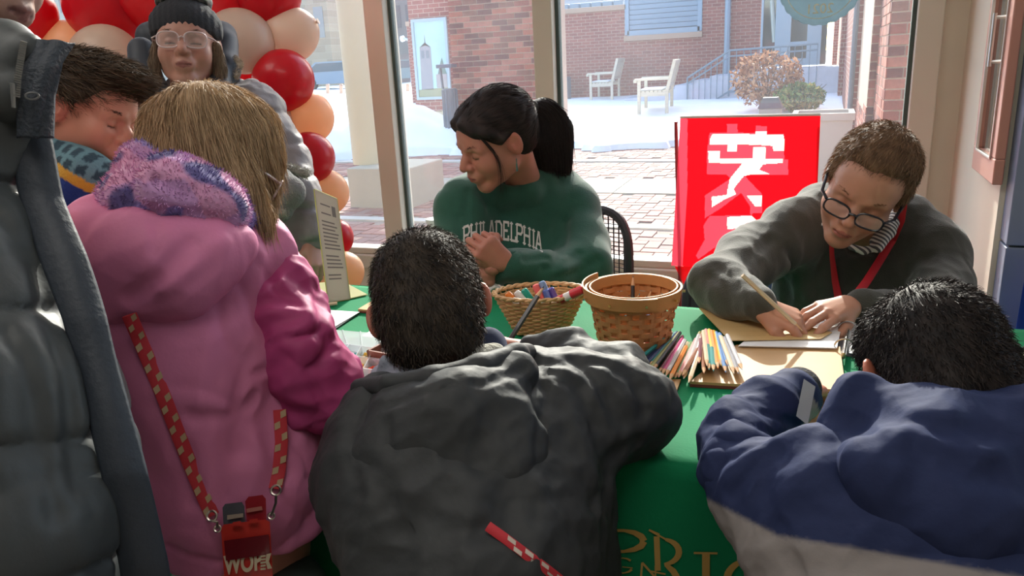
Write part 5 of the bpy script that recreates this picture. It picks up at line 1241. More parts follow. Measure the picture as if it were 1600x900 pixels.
# ------------------------------------------------------------------ the man in glasses, writing
def man():
    c = P(1353, 290, 1.55); R = frame((-.50, -.56, .66), (.20, .76, .60)); k = .97
    e = tag(empty('person', (c[0], 1.75, .45)), 'man in glasses and dark olive sweater bent over the table writing with a pencil', 'person')
    T = lambda x, y, z: c+R @ (np.array([x, y, z])*k)
    hs = S(); head_sdf(hs, c, R, k, mouth=.001)
    neckb = P(1356, 385, 1.78); hs.chain([(T(0, -.035, -.045), .052), (neckb, .046)], k=.02)
    sk = skin_col(c, R, k, hexc(192, 140, 116), hexc(168, 92, 84), .35)
    # joints
    shR, shL = P(1232, 368, 1.74), P(1448, 392, 1.74); elR = P(1120, 444, 1.56); wrR = P(1182, 476, 1.42); elL = P(1462, 500, 1.53); wrL = P(1340, 480, 1.45)
    pel = P(1345, 640, 1.86)
    tor = S(); tor.chain([(shR, .04), (P(1345, 410, 1.84), .05), (shL, .04)], k=.03); tor.chain([(P(1345, 440, 1.84), .09), (P(1345, 520, 1.84), .12), (pel, .12)], k=.05); tor.chain([(shR, .040), (elR, .014), (wrR, .018)], k=.01); tor.chain([(shL, .040), (elL, .014), (wrL, .018)], k=.01)
    hr = S(); fR = P(1240, 497, 1.395)-wrR; hand_sdf(hr, wrR+fR*.05, fR+np.array([0, 0, -.004]), np.array([.15, -.25, 1]), 1, curl=(.75, .85, .95, 1.0), k=.86, thumb=(.55, .5), spread=.02)
    hl = S(); wl = P(1330, 476, 1.45); fL = P(1262, 484, 1.41)-wl; hand_sdf(hl, wl, fL+np.array([0, -.012, -.01]), np.array([.1, -.25, 1]), -1, curl=(.30, .28, .30, .35), k=.84, thumb=(.6, .3), spread=.13)
    body_obj(e, hs, [(tor, .011), (hr, .0024), (hl, .0024)], sk)
    # sweater
    g = S(); g.chain([(shR, .074), (P(1290, 345, 1.80), .075), (P(1345, 350, 1.82), .072), (P(1400, 355, 1.80), .072), (shL, .074)], k=.05)
    g.chain([(P(1345, 395, 1.83), .125), (P(1350, 470, 1.84), .15), (P(1350, 600, 1.86), .165)], k=.06)
    g.cap(P(1262, 400, 1.78), P(1262, 520, 1.80), .08, .075, k=.05); g.cap(P(1432, 410, 1.78), P(1440, 540, 1.80), .075, .075, k=.05)
    g.chain([(shR, .070), (P(1170, 405, 1.68), .060), (elR, .052), (P(1150, 464, 1.50), .044), (P(1186, 476, 1.42), .034)], k=.025)
    g.chain([(shL, .070), (P(1470, 450, 1.66), .060), (elL, .056), (P(1350, 482, 1.46), .036)], k=.025)
    for q in range(3): g.disp.append([folds(.006, 26, 3), folds(.010, 13, 8), lump(.002, 40, 2)][q])
    creases(g, [([(1205, 372), (1180, 395), (1160, 428)], .009, .010), ([(1232, 395), (1222, 440), (1228, 478)], .012, .012), ([(1120, 415), (1140, 430), (1150, 452)], .006, .008), ([(1110, 432), (1130, 448), (1140, 470)], .006, .007), ([(1165, 462), (1172, 478), (1172, 494)], .004, .006),
                ([(1245, 420), (1248, 470)], .006, .008), ([(1450, 400), (1440, 460), (1430, 500)], .009, .012), ([(1395, 380), (1420, 430)], .006, .01), ([(1290, 400), (1275, 440), (1280, 470)], .006, .01)])
    Msw = mat('olive_sweater', hexc(58, 59, 52), .85, bump=.25, bscale=420, sheen=.35, var=.05, vscale=90)
    # neck opening
    g.cap(T(0, -.03, -.06), P(1348, 372, 1.69), .052, .046, k=.010, op='s')
    sdf_obj('sweater', g, .0052, Msw, e, post=[crumple(.014, 11, 4, (.6, 0, .8), .45), crumple(.005, 24, 9, (.5, 0, -.8), .5)])
    # striped shirt collar
    cs = S(); nb = P(1358, 378, 1.735)
    cs.chain([(P(1283, 338, 1.70), .008), (P(1288, 352, 1.69), .009), (P(1300, 358, 1.66), .008)], k=.006)
    cs.chain([(P(1408, 312, 1.72), .011), (P(1402, 335, 1.68), .013), (P(1388, 362, 1.645), .014), (P(1372, 388, 1.62), .010)], k=.008); cs.chain([(P(1385, 352, 1.66), .012), (P(1366, 378, 1.635), .010)], k=.008)
    cs.chain([(P(1330, 386, 1.64), .007), (P(1350, 392, 1.63), .008), (P(1370, 386, 1.63), .008)], k=.006)
    Mst_ = bpy.data.materials.new('striped_cotton'); Mst_.use_nodes = True; nt = Mst_.node_tree; bs = nt.nodes['Principled BSDF']; bs.inputs['Roughness'].default_value = .8
    tc = nt.nodes.new('ShaderNodeTexCoord'); wv = nt.nodes.new('ShaderNodeTexWave'); wv.inputs['Scale'].default_value = 38; wv.bands_direction = 'DIAGONAL'; cr = nt.nodes.new('ShaderNodeValToRGB'); cr.color_ramp.elements[0].position = .45; cr.color_ramp.elements[0].color = hexc(86, 86, 92); cr.color_ramp.elements[1].position = .55; cr.color_ramp.elements[1].color = hexc(226, 224, 222)
    nt.links.new(tc.outputs['Object'], wv.inputs[0]); nt.links.new(wv.outputs[0], cr.inputs[0]); nt.links.new(cr.outputs[0], bs.inputs[0])
    sdf_obj('shirt_collar', cs, .0035, Mst_, e)
    # red lanyard around the neck
    Ml = mat('red_lanyard', hexc(196, 28, 44), .6)
    both = S(); both.p = g.p+cs.p; both.lo, both.hi = g.lo, g.hi; both.disp = []
    def smo(px):
        H = both.hit(px, 1.0); D = (H-C0) @ -RC[:, 2]; n_ = len(D); t_ = np.arange(n_); cf = np.polyfit(t_, D, 2); D = np.minimum(np.polyval(cf, t_), D+.004)-.007; return [P(x, y, d) for (x, y), d in zip(px, D)]
    lan = MB(); off = lambda H: [h_+(C0-h_)/np.linalg.norm(C0-h_)*.006 for h_ in H]
    a = smo([(1411, 318), (1407, 345), (1394, 375), (1376, 405), (1354, 440), (1330, 472)]); lan.tube(a, [(.0015, .0085)]*len(a), 8, flat=C0-np.array(a[2])); 
    a = smo([(1298, 362), (1300, 400), (1305, 440), (1312, 474)]); lan.tube(a, [(.0012, .0045), (.0012, .005), (.0012, .007), (.0015, .0085)], 8, flat=C0-np.array(a[2])); lan.build('lanyard', Ml, e, True)
    # hair
    hsf = S(); hsf.ell(T(0, -.020, .040), np.array([.081, .098, .086])*k, R); hsf.ell(T(0, .03, .075), np.array([.055, .05, .034])*k, R, k=.02); hsf.ell(T(0, -.05, -.01), np.array([.072, .055, .06])*k, R, k=.03)
    for sx in (-1, 1): hsf.cap(T(sx*.070, .012, .03), T(sx*.073, .018, .0), .014*k, .007*k, k=.01)
    hsf.plane(T(0, .060, .048), R @ np.array([0, 1.0, -.62]), k=.012); 
    for sx in (-1, 1): hsf.plane(T(sx*.052, .048, .05), R @ np.array([sx*.75, 1.0, -.1]), k=.010)
    hsf.plane(T(0, -.02, -.055), R @ np.array([0, .25, -1]), k=.01)
    for sx in (-1, 1): hsf.ell(T(sx*.082, -.004, -.012), np.array([.02, .024, .030])*k, R, k=.006, op='s')
    hsf.disp.append(folds(.004, 70, 5)); crown = T(0, -.06, .10)
    fl = lambda X: (lambda v: v/(np.linalg.norm(v, axis=1)[:, None]+1e-9))((X-crown) @ (np.eye(3))+R @ np.array([.25, .6, -.2])*.08)
    hair_obj('hair', hsf, .004, e, M_hair('light_brown'), 6500, .030, fl, .0006, .010, 4, cols=((.12, .070, .040), (.34, .21, .125)))
    eyebrows(e, T, R, k, mat('brow_brown', hexc(120, 84, 58), .7))
    # glasses
    glasses(e, T, k, mat('glasses_black', hexc(34, 36, 46), .25), .0021, ry=.0165, rx=.026, drop=-.012, fwd=.112, temple=True)
    lower(e, [pel+[-.09, 0, -.02], pel+[.09, 0, -.02]], [np.array([pel[0]-.1, 1.52, .06]), np.array([pel[0]+.1, 1.52, .06])], (0, -1, 0), knee=[np.array([pel[0]-.12, 1.50, .48]), np.array([pel[0]+.12, 1.50, .48])])
    # blue jacket on the chair behind the arm
    j = S(); j.chain([(P(1205, 425, 1.96), .05), (P(1205, 480, 1.94), .06), (P(1210, 540, 1.95), .06)], k=.03); j.disp.append(folds(.006, 22, 5)); o = sdf_obj('blue_jacket', j, .006, mat('blue_jacket', hexc(62, 78, 112), .8), None)
    tag(o, 'blue jacket hung over the chair, seen under the writing man\'s arm', 'jacket')
def glasses(parent, T, k, m, th, rx=.026, ry=.018, drop=-.006, fwd=.104, temple=True, lensm=None, roundness=.7):
    e = MB(); n = 28
    for sx in (-1, 1):
        pts = []
        for q in range(n):
            a = 2*pi*q/n; sg = lambda v: math.copysign(abs(v)**roundness, v); pts.append(T(sx*.033+rx*sg(cos(a)), fwd-.010*abs(sx*.033+rx*sg(cos(a)))/.06, drop+ry*sg(sin(a))))
        e.tube(pts, th*k, 6, closed=True)
        if temple: e.tube([T(sx*(.033+rx), fwd-.012, drop+ry*.5), T(sx*.074, fwd-.035, drop+.009), T(sx*.082, .0, .006), T(sx*.081, -.022, -.006)], [(th*1.0, th*1.6)]*4, 6)
    e.tube([T(-.008, fwd-.001, drop+.004), T(0, fwd+.003, drop+.007), T(.008, fwd-.001, drop+.004)], th*1.2*k, 6)
    o = e.build('glasses', m, parent, True)
    gl = MATS.get('lens')
    if gl is None:
        gl = bpy.data.materials.new('lens'); gl.use_nodes = True; b = gl.node_tree.nodes['Principled BSDF']; b.inputs['Base Color'].default_value = (.9, .93, .95, 1); b.inputs['Alpha'].default_value = .07; b.inputs['Roughness'].default_value = .03; MATS['lens'] = gl
    for sx in (-1, 1):
        pts = []
        for q in range(n): a = 2*pi*q/n; sg = lambda v: math.copysign(abs(v)**roundness, v); pts.append(T(sx*.033+rx*.97*sg(cos(a)), fwd-.010*abs(sx*.033+rx*sg(cos(a)))/.06, drop+ry*.97*sg(sin(a))))
        b = MB(); b.poly(pts, (T(0, 1, 0)-T(0, 0, 0))/np.linalg.norm(T(0, 1, 0)-T(0, 0, 0)), .0008); b.build('lens', gl, o)
    return o
man()
def nz(v): v = np.array(v, float); return v/np.linalg.norm(v)
PXM = lambda px, D: px*D/FPX
# ------------------------------------------------------------------ the ponytailed woman in green
def woman_green():
    c = P(774, 216, 1.85); R = frame((-.80, -.50, .32), (-.30, .80, .50)); k = .95
    T = lambda x, y, z: c+R @ (np.array([x, y, z])*k)
    e = tag(empty('person', (P(820, 400, 2.0)[0], P(820, 400, 2.0)[1], .45)), 'dark-haired woman with a ponytail in a green Philadelphia sweatshirt sitting at the table', 'person')
    hs = S(); head_sdf(hs, c, R, k, nose=1.0); nb = P(838, 318, 2.0); hs.chain([(T(0, -.035, -.045), .046), (P(822, 296, 2.02), .046), (P(832, 360, 2.15), .05)], k=.02)
    sk = skin_col(c, R, k, hexc(180, 122, 104), hexc(160, 78, 80), .3)
    shR, shL = P(730, 318, 1.98), P(892, 328, 2.04); elR = P(722, 430, 1.92); wrR = P(770, 420, 1.74); elL = P(912, 418, 1.92); wrL = P(796, 408, 1.76); pel = P(838, 560, 2.12)
    tor = S(); tor.chain([(shR, .035), (P(815, 370, 2.08), .04), (shL, .035)], k=.03); tor.chain([(P(815, 400, 2.08), .08), (P(830, 470, 2.09), .10), (pel, .12)], k=.05); tor.chain([(shR, .03), (elR, .014), (wrR, .018)], k=.01); tor.chain([(shL, .03), (elL, .014), (wrL, .018)], k=.01)
    hl = S(); wl = P(792, 412, 1.745); hand_sdf(hl, wl, P(756, 384, 1.715)-wl, CV(.45, -.25, .85), -1, curl=(1.0, 1.0, 1.05, 1.1), k=.85, thumb=(.5, .5), spread=.02)
    hr = S(); wr = P(762, 432, 1.76); hand_sdf(hr, wr, P(748, 385, 1.75)-wr, CV(-.5, -.1, .6), 1, curl=(.9, 1.0, 1.05, 1.1), k=.8, thumb=(.5, .4), spread=.02)
    body_obj(e, hs, [(tor, .011), (hl, .0025), (hr, .0025)], sk)
    g = S(); g.chain([(P(728, 322, 1.98), .070), (P(775, 300, 2.04), .068), (P(825, 300, 2.07), .066), (P(868, 306, 2.07), .066), (P(888, 330, 2.04), .074)], k=.05)
    g.chain([(P(812, 350, 2.08), .125), (P(820, 420, 2.08), .140), (P(830, 560, 2.12), .17)], k=.06)
    g.chain([(P(728, 330, 1.98), .070), (P(722, 380, 1.95), .062), (elR, .058), (P(760, 432, 1.80), .040)], k=.03)
    g.chain([(P(888, 335, 2.04), .074), (P(905, 385, 1.98), .068), (elL, .064), (P(850, 425, 1.82), .050), (P(806, 414, 1.765), .036)], k=.035)
    g.chain([(P(762, 288, 1.96), .020), (P(790, 304, 1.95), .022), (P(826, 300, 1.97), .022), (P(852, 274, 2.02), .022)], k=.03); g.cap(T(0, -.02, -.05), P(800, 285, 1.98), .046, .040, k=.008, op='s')
    g.disp += [folds(.007, 20, 13), folds(.014, 10, 21), lump(.002, 34, 2), lambda X, cr=crumple(-.010, 9, 14, (.3, 0, .9), .4): cr(X) if len(X) < 400000 else cr(X)]
    creases(g, [([(715, 340), (722, 380), (735, 420)], .008, .010), ([(882, 345), (878, 380), (868, 412)], .014, .014), ([(905, 395), (880, 412), (850, 420)], .008, .009), ([(935, 405), (905, 425), (870, 434)], .008, .009), ([(750, 300), (765, 330)], .006, .009), ([(820, 405), (850, 402), (880, 408)], .010, .009), ([(730, 300), (728, 350), (738, 395)], .006, .008)], 1.0)
    Mg = mat('green_sweatshirt', hexc(30, 82, 68), .9, bump=.2, bscale=420, sheen=.3, var=.05, vscale=60)
    sdf_obj('sweatshirt', g, .0052, Mg, e)
    rib = MB(); pts = g.hit([(757, 284), (762, 298), (778, 308), (800, 310), (822, 302), (836, 290)], 1.2)
    cu = S(); cu.chain([(wrL+nz(elL-wrL)*.0, .030), (wrL+nz(elL-wrL)*.05, .034)], k=.01); cu.disp.append(lambda X: .0008*np.sin(X[:, 2]*900)); sdf_obj('cuff', cu, .004, Mg, e)
    # lettering across the chest
    letters(e, g, 'PHILADELPHIA', lambda u: (724+124*u, 346+58*(u-.4)**2, 27), mat('white_print', hexc(205, 205, 200), .7))
    # hair: parted cap and the ponytail
    h = S(); h.ell(T(0, -.022, .038), np.array([.082, .102, .088])*k, R); h.ell(T(0, .035, .072), np.array([.062, .05, .036])*k, R, k=.02); h.ell(T(0, -.055, -.02), np.array([.068, .055, .055])*k, R, k=.03)
    for sx in (-1, 1): h.chain([(T(sx*.02, .085, .072), .012*k), (T(sx*.058, .058, .04), .016*k), (T(sx*.075, .018, .014), .012*k)], k=.02)
    h.plane(T(0, .082, .045), R @ np.array([0, 1.0, -.45]), k=.012)
    h.plane(T(0, -.02, -.055), R @ np.array([0, .3, -1]), k=.01)
    for sx in (-1, 1): h.ell(T(sx*.084, .004, -.015), np.array([.022, .030, .032])*k, R, k=.008, op='s'); h.plane(T(sx*.058, .050, .02), R @ np.array([sx*.8, 1.0, -.9]), k=.01)
    tie = T(.0, -.112, .030)
    h.disp.append(folds(.0025, 90, 5))
    fl = lambda X: (lambda v: v/(np.linalg.norm(v, axis=1)[:, None]+1e-9))(tie-X)
    Mh = M_hair('near_black'); dk = ((.012, .010, .012), (.038, .026, .024))
    hair_obj('hair', h, .004, e, Mh, 7000, .06, fl, .0005, .006, 6, cols=((.012, .010, .011), (.055, .038, .034)), seg=6, jit=.05, up=.25)
    pt = S(); pp = [(P(828, 172, 1.97), .018), (P(850, 176, 2.0), .030), (P(866, 205, 2.02), .042), (P(868, 240, 2.03), .036), (P(880, 262, 2.03), .018)]
    pt.chain(pp, k=.03); pt.chain([(P(846, 178, 1.99), .022), (P(846, 225, 2.0), .030), (P(850, 262, 2.01), .022)], k=.03); pt.disp.append(folds(.003, 80, 6))
    ax = lambda X: np.where((X[:, 2:3] > P(850, 172, 2.0)[2]), np.array([[.7, .2, -.5]]), np.array([[.12, .02, -1.0]]))
    hair_obj('ponytail', pt, .005, e, Mh, 3500, .085, ax, .0006, .006, 8, cols=dk, seg=6, jit=.10, up=.1)
    b = MB(); tt = P(830, 172, 1.97); n = nz(P(850, 176, 2.0)-tt); u = nz(np.cross(n, [0, 0, 1])); w = np.cross(n, u); b.tube([tt+.022*(u*cos(a)+w*sin(a)) for a in np.linspace(0, 2*pi, 24, endpoint=False)], .0045, 8, closed=True); b.build('hair_tie', mat('hair_tie', (.02, .02, .02, 1), .6), e, True)
    # loose locks beside the cheek and at the temple
    def lock(pts, n, w, seed):
        r = np.random.default_rng(seed); V = []; F = []
        for q in range(n):
            o = r.normal(size=3)*.0016; C_ = [p_+o*(1+i*.5)+r.normal(size=3)*.0004 for i, p_ in enumerate(pts)]; C_ = np.array(C_); C_ = np.array([np.array([np.interp(t, range(len(pts)), C_[:, j]) for j in range(3)]) for t in np.linspace(0, len(pts)-1, 12)])
            b0 = len(V); sd = nz(r.normal(size=3))
            for i in range(12): V += [C_[i]-sd*w*(1-.07*i), C_[i]+sd*w*(1-.07*i)]
            F += [(b0+2*i, b0+2*i+1, b0+2*i+3, b0+2*i+2) for i in range(11)]
        V = np.array(V); return mesh_np('loose_lock', V, np.array(F), Mh, e, True, np.tile([.02, .015, .014], (len(V), 1)))
    lock([T(.058, .070, .055), T(.064, .066, .028), T(.068, .058, -.005), T(.070, .052, -.040), T(.066, .050, -.070), T(.058, .052, -.092)], 26, .0007, 2) if False else None
    sx = -1 if (T(-.07, 0, 0)-T(.07, 0, 0)) @ (C0-c) > 0 else 1
    lock([T(sx*.058, .066, .050), T(sx*.073, .058, .022), T(sx*.078, .048, -.008), T(sx*.075, .046, -.042), T(sx*.066, .050, -.078), T(sx*.060, .060, -.112)], 34, .0006, 2)
    eyebrows(e, T, R, k, mat('brow_black', hexc(50, 38, 36), .7))
    b = MB(); ec = T(sx*.083, .002, -.040); b.tube([ec, ec+np.array([0, 0, -.012])], .0012, 6); b.tube([ec+np.array([0, 0, -.012]), ec+np.array([0, 0, -.030])], [.002, .003], 6); b.build('earring', mat('earring_teal', hexc(70, 110, 104), .3, .5), e, True)
    lower(e, [pel+[-.08, -.03, -.02], pel+[.08, -.03, -.02]], [np.array([pel[0]-.1, 1.66, .06]), np.array([pel[0]+.1, 1.66, .06])], (0, -1, 0), knee=[np.array([pel[0]-.10, 1.64, .48]), np.array([pel[0]+.12, 1.64, .48])])

GLY = {'P': [[(0, 0), (0, 7)], [(0, 7), (3, 7), (4, 6), (4, 4.4), (3, 3.4), (0, 3.4)]], 'H': [[(0, 0), (0, 7)], [(4, 0), (4, 7)], [(0, 3.6), (4, 3.6)]], 'I': [[(1.5, 0), (1.5, 7)]], 'L': [[(.3, 7), (.3, 0), (3.6, 0), (3.6, 1.4)]], 'A': [[(0, 0), (1.7, 7), (2.3, 7), (4, 0)], [(.8, 2.4), (3.2, 2.4)]],
       'D': [[(0, 0), (0, 7), (2.6, 7), (4, 5.6), (4, 1.4), (2.6, 0), (0, 0)]], 'E': [[(3.6, 1.2), (3.6, 0), (.2, 0), (.2, 7), (3.6, 7), (3.6, 5.8)], [(.2, 3.6), (2.6, 3.6)]]}
SERIF = {'P': [(0, 0), (0, 7)], 'H': [(0, 0), (0, 7), (4, 0), (4, 7)], 'I': [(1.5, 0), (1.5, 7)], 'L': [(.3, 7), (.3, 0)], 'A': [(0, 0), (4, 0)], 'D': [(0, 0), (0, 7)], 'E': []}
def letters(parent, surf, txt, path, m):
    """block lettering laid on a garment; path(u) gives pixel x, top y, height"""
    adv = {'I': 3.4, 'L': 4.6}; tot = sum(adv.get(ch, 5.6) for ch in txt); x = 0
    for ch in txt:
        b = MB(); V2 = []; Q = []
        def seg(a, c_, w):
            L_ = sqrt((c_[0]-a[0])**2+(c_[1]-a[1])**2); n = max(1, int(L_/1.2)); tx, ty = (c_[0]-a[0])/L_, (c_[1]-a[1])/L_
            for i in range(n):
                p0, p1 = i/n*L_-(w if i == 0 else 0), (i+1)/n*L_+(w if i == n-1 else 0); b0 = len(V2)
                for s_, o in ((p0, -w), (p1, -w), (p1, w), (p0, w)): V2.append((a[0]+tx*s_-ty*o, a[1]+ty*s_+tx*o))
                Q.append((b0, b0+1, b0+2, b0+3))
        for st in GLY[ch]:
            for a, c_ in zip(st[:-1], st[1:]): seg(a, c_, .52)
        for sx, sy in SERIF[ch]: seg((sx-.9, sy+(.2 if sy == 0 else -.2)), (sx+.9, sy+(.2 if sy == 0 else -.2)), .3)
        pix = []
        for gx, gy in V2:
            u = (x+gx+.5)/tot; X, Y, H = path(u); pix.append((X, Y+H*(1-gy/7)))
        Hh = surf.hit(pix, 1.2); Hh = Hh+(C0-Hh)/np.linalg.norm(C0-Hh, axis=1)[:, None]*.0022
        b.add(Hh, Q); b.build('letter_'+ch.lower(), m, parent, recalc=False); x += adv.get(ch, 5.6)
woman_green()
# ------------------------------------------------------------------ the woman in the grey coat and beanie
def woman_standing():
    c = P(292, 72, 2.12); R = frame((.27, -.10, .96), (-.03, .98, .1)); k = 1.03
    T = lambda x, y, z: c+R @ (np.array([x, y, z])*k)
    e = tag(empty('person', (P(340, 300, 2.2)[0], P(340, 300, 2.2)[1], 0)), 'standing woman in clear glasses, black and grey knit hat and long grey coat', 'person')
    hs = S(); head_sdf(hs, c, R, k, nose=1.05); hs.cap(T(0, -.03, -.06), P(300, 160, 2.2), .05, .06, k=.03)
    sk = skin_col(c, R, k, hexc(170, 124, 108), hexc(132, 76, 74), .3)
    tor = S(); tor.chain([(P(330, 190, 2.24), .12), (P(360, 400, 2.28), .13), (P(370, 560, 2.32), .13)], k=.05)
    hr = S(); w = P(486, 380, 2.16); hand_sdf(hr, w, P(498, 420, 2.14)-w, CV(.8, .1, .6), 1, curl=(.5, .6, .6, .7), k=.85)
    body_obj(e, hs, [(tor, .014), (hr, .0035)], sk, .003)
    eyebrows(e, T, R, k, mat('brow_dark', hexc(84, 64, 56), .7))
    glasses(e, T, k, mat('glasses_clear_frame', hexc(196, 176, 178), .15), .0019, rx=.027, ry=.020, drop=-.004, fwd=.106)
    # long coat
    g = S(); g.chain([(P(236, 190, 2.26), .085), (P(300, 165, 2.28), .08), (P(390, 175, 2.26), .095)], k=.05)
    g.chain([(P(320, 230, 2.28), .17), (P(350, 330, 2.28), .17), (P(375, 450, 2.3), .175), (P(380, 640, 2.34), .18)], k=.06); g.cap(P(430, 330, 2.22), P(440, 440, 2.24), .085, .09, k=.05)
    g.chain([(P(395, 180, 2.26), .090), (P(440, 245, 2.25), .072), (P(468, 310, 2.2), .062), (P(486, 372, 2.17), .046)], k=.03)
    g.chain([(P(236, 195, 2.26), .085), (P(222, 290, 2.2), .07), (P(240, 380, 2.1), .05)], k=.03)
    g.disp += [quilt(.009, .09, (0, .1, 1), warp=.006), folds(.009, 24, 3)]
    g.cap(P(300, 120, 2.16), P(300, 90, 2.1), .05, .07, k=.015, op='s')
    sdf_obj('coat', g, .007, mat('grey_coat', hexc(122, 116, 118), .6, bump=.15, bscale=80, var=.06, vscale=18), e, post=[crumple(.010, 14, 3, (1, 0, .3), .5), crumple(.004, 34, 5, (1, 0, .2), .6)])
    sf = S(); sf.chain([(P(262, 150, 2.1), .026), (P(290, 160, 2.07), .036), (P(332, 145, 2.09), .028)], k=.02); sf.chain([(P(270, 185, 2.12), .04), (P(320, 190, 2.12), .045)], k=.03); sf.disp.append(folds(.003, 60, 2)); sdf_obj('neck_warmer', sf, .005, mat('black_fleece', hexc(44, 48, 56), .9), e)
    hd = S(); hd.chain([(P(222, 80, 2.2), .038), (P(228, 130, 2.17), .042), (P(262, 160, 2.14), .03)], k=.03); hd.chain([(P(350, 70, 2.26), .04), (P(352, 110, 2.2), .035), (P(338, 140, 2.12), .028)], k=.03); hd.cap(P(240, 60, 2.3), P(345, 60, 2.3), .05, k=.03)
    hd.disp.append(folds(.004, 40, 4)); sdf_obj('hood', hd, .006, mat('hood_black', hexc(44, 50, 60), .6), e)
    fur = S(); fur.chain([(P(352, 84, 2.24), .012), (P(368, 100, 2.2), .014), (P(364, 118, 2.18), .012)], k=.01)
    hair_obj('fur_trim', fur, .005, e, mat('fur_tan', (.5, .4, .3, 1), .9, attr=True), 1400, .02, lambda X: np.tile(CV(.8, .2, .2), (len(X), 1)), .0006, .01, 3, cols=((.30, .24, .18), (.55, .46, .36)), jit=.7, up=1.0)
    fur = S(); fur.chain([(P(448, 262, 2.14), .012), (P(478, 272, 2.13), .012)], k=.01); fur.chain([(P(400, 320, 2.06), .02), (P(440, 332, 2.05), .016)], k=.01)
    hair_obj('pocket_fur', fur, .006, e, mat('fur_grey', (.4, .4, .38, 1), .9, attr=True), 1200, .02, lambda X: np.tile(CV(.3, .2, .6), (len(X), 1)), .0007, .01, 3, cols=((.22, .22, .20), (.45, .43, .38)), jit=.8, up=1.0)
    gl = S(); gl.chain([(P(440, 280, 2.1), .03), (P(452, 300, 2.07), .038), (P(436, 328, 2.07), .03), (P(404, 336, 2.07), .028)], k=.02); gl.disp += [folds(.006, 50, 3)]; sdf_obj('mitten', gl, .006, mat('grey_fuzz', hexc(118, 118, 118), .95, bump=.8, bscale=160), e)
    # beanie: grey crown, black cuff pulled to the brow
    bc = S(); bc.ell(T(0, -.010, .046), np.array([.093, .104, .078])*k, R); bc.plane(T(0, 0, .016), R @ np.array([0, .12, -1]), k=.01); bc.disp.append(lambda X: .0018*np.sin(((X-c) @ R)[:, 0]*420)*np.abs(np.sin(((X-c) @ R)[:, 2]*200)))
    sdf_obj('hat_cuff', bc, .004, mat('black_knit', hexc(40, 42, 48), .95, bump=.4, bscale=300), e)
    bt = S(); bt.ell(T(0, -.012, .096), np.array([.074, .080, .074])*k, R); bt.plane(T(0, 0, .110), R @ np.array([0, .1, -1]), k=.006); bt.disp.append(lambda X: .003*np.sin(((X-c) @ R)[:, 0]*330)*np.cos(((X-c) @ R)[:, 2]*170))
    sdf_obj('hat_crown', bt, .004, mat('grey_knit', hexc(150, 154, 152), .95, bump=.5, bscale=260), e)
    hh = S(); hh.chain([(T(-.076, .02, .0), .012), (T(-.082, .018, -.06), .014), (T(-.078, .03, -.11), .012)], k=.01); hh.chain([(T(.074, .02, .0), .010), (T(.080, .018, -.05), .012), (T(.080, .02, -.09), .012)], k=.01)
    hair_obj('hair', hh, .004, e, M_hair('ash'), 1600, .05, lambda X: np.tile(CV(.05, -1, 0), (len(X), 1)), .0006, .008, 4, cols=((.12, .085, .06), (.30, .22, .15)), jit=.2)
    f0 = P(370, 640, 2.34)
    lower(e, [f0+[-.08, 0, 0], f0+[.08, 0, 0]], [np.array([f0[0]-.1, f0[1], .06]), np.array([f0[0]+.1, f0[1], .06])], (.5, -.8, 0))
woman_standing()
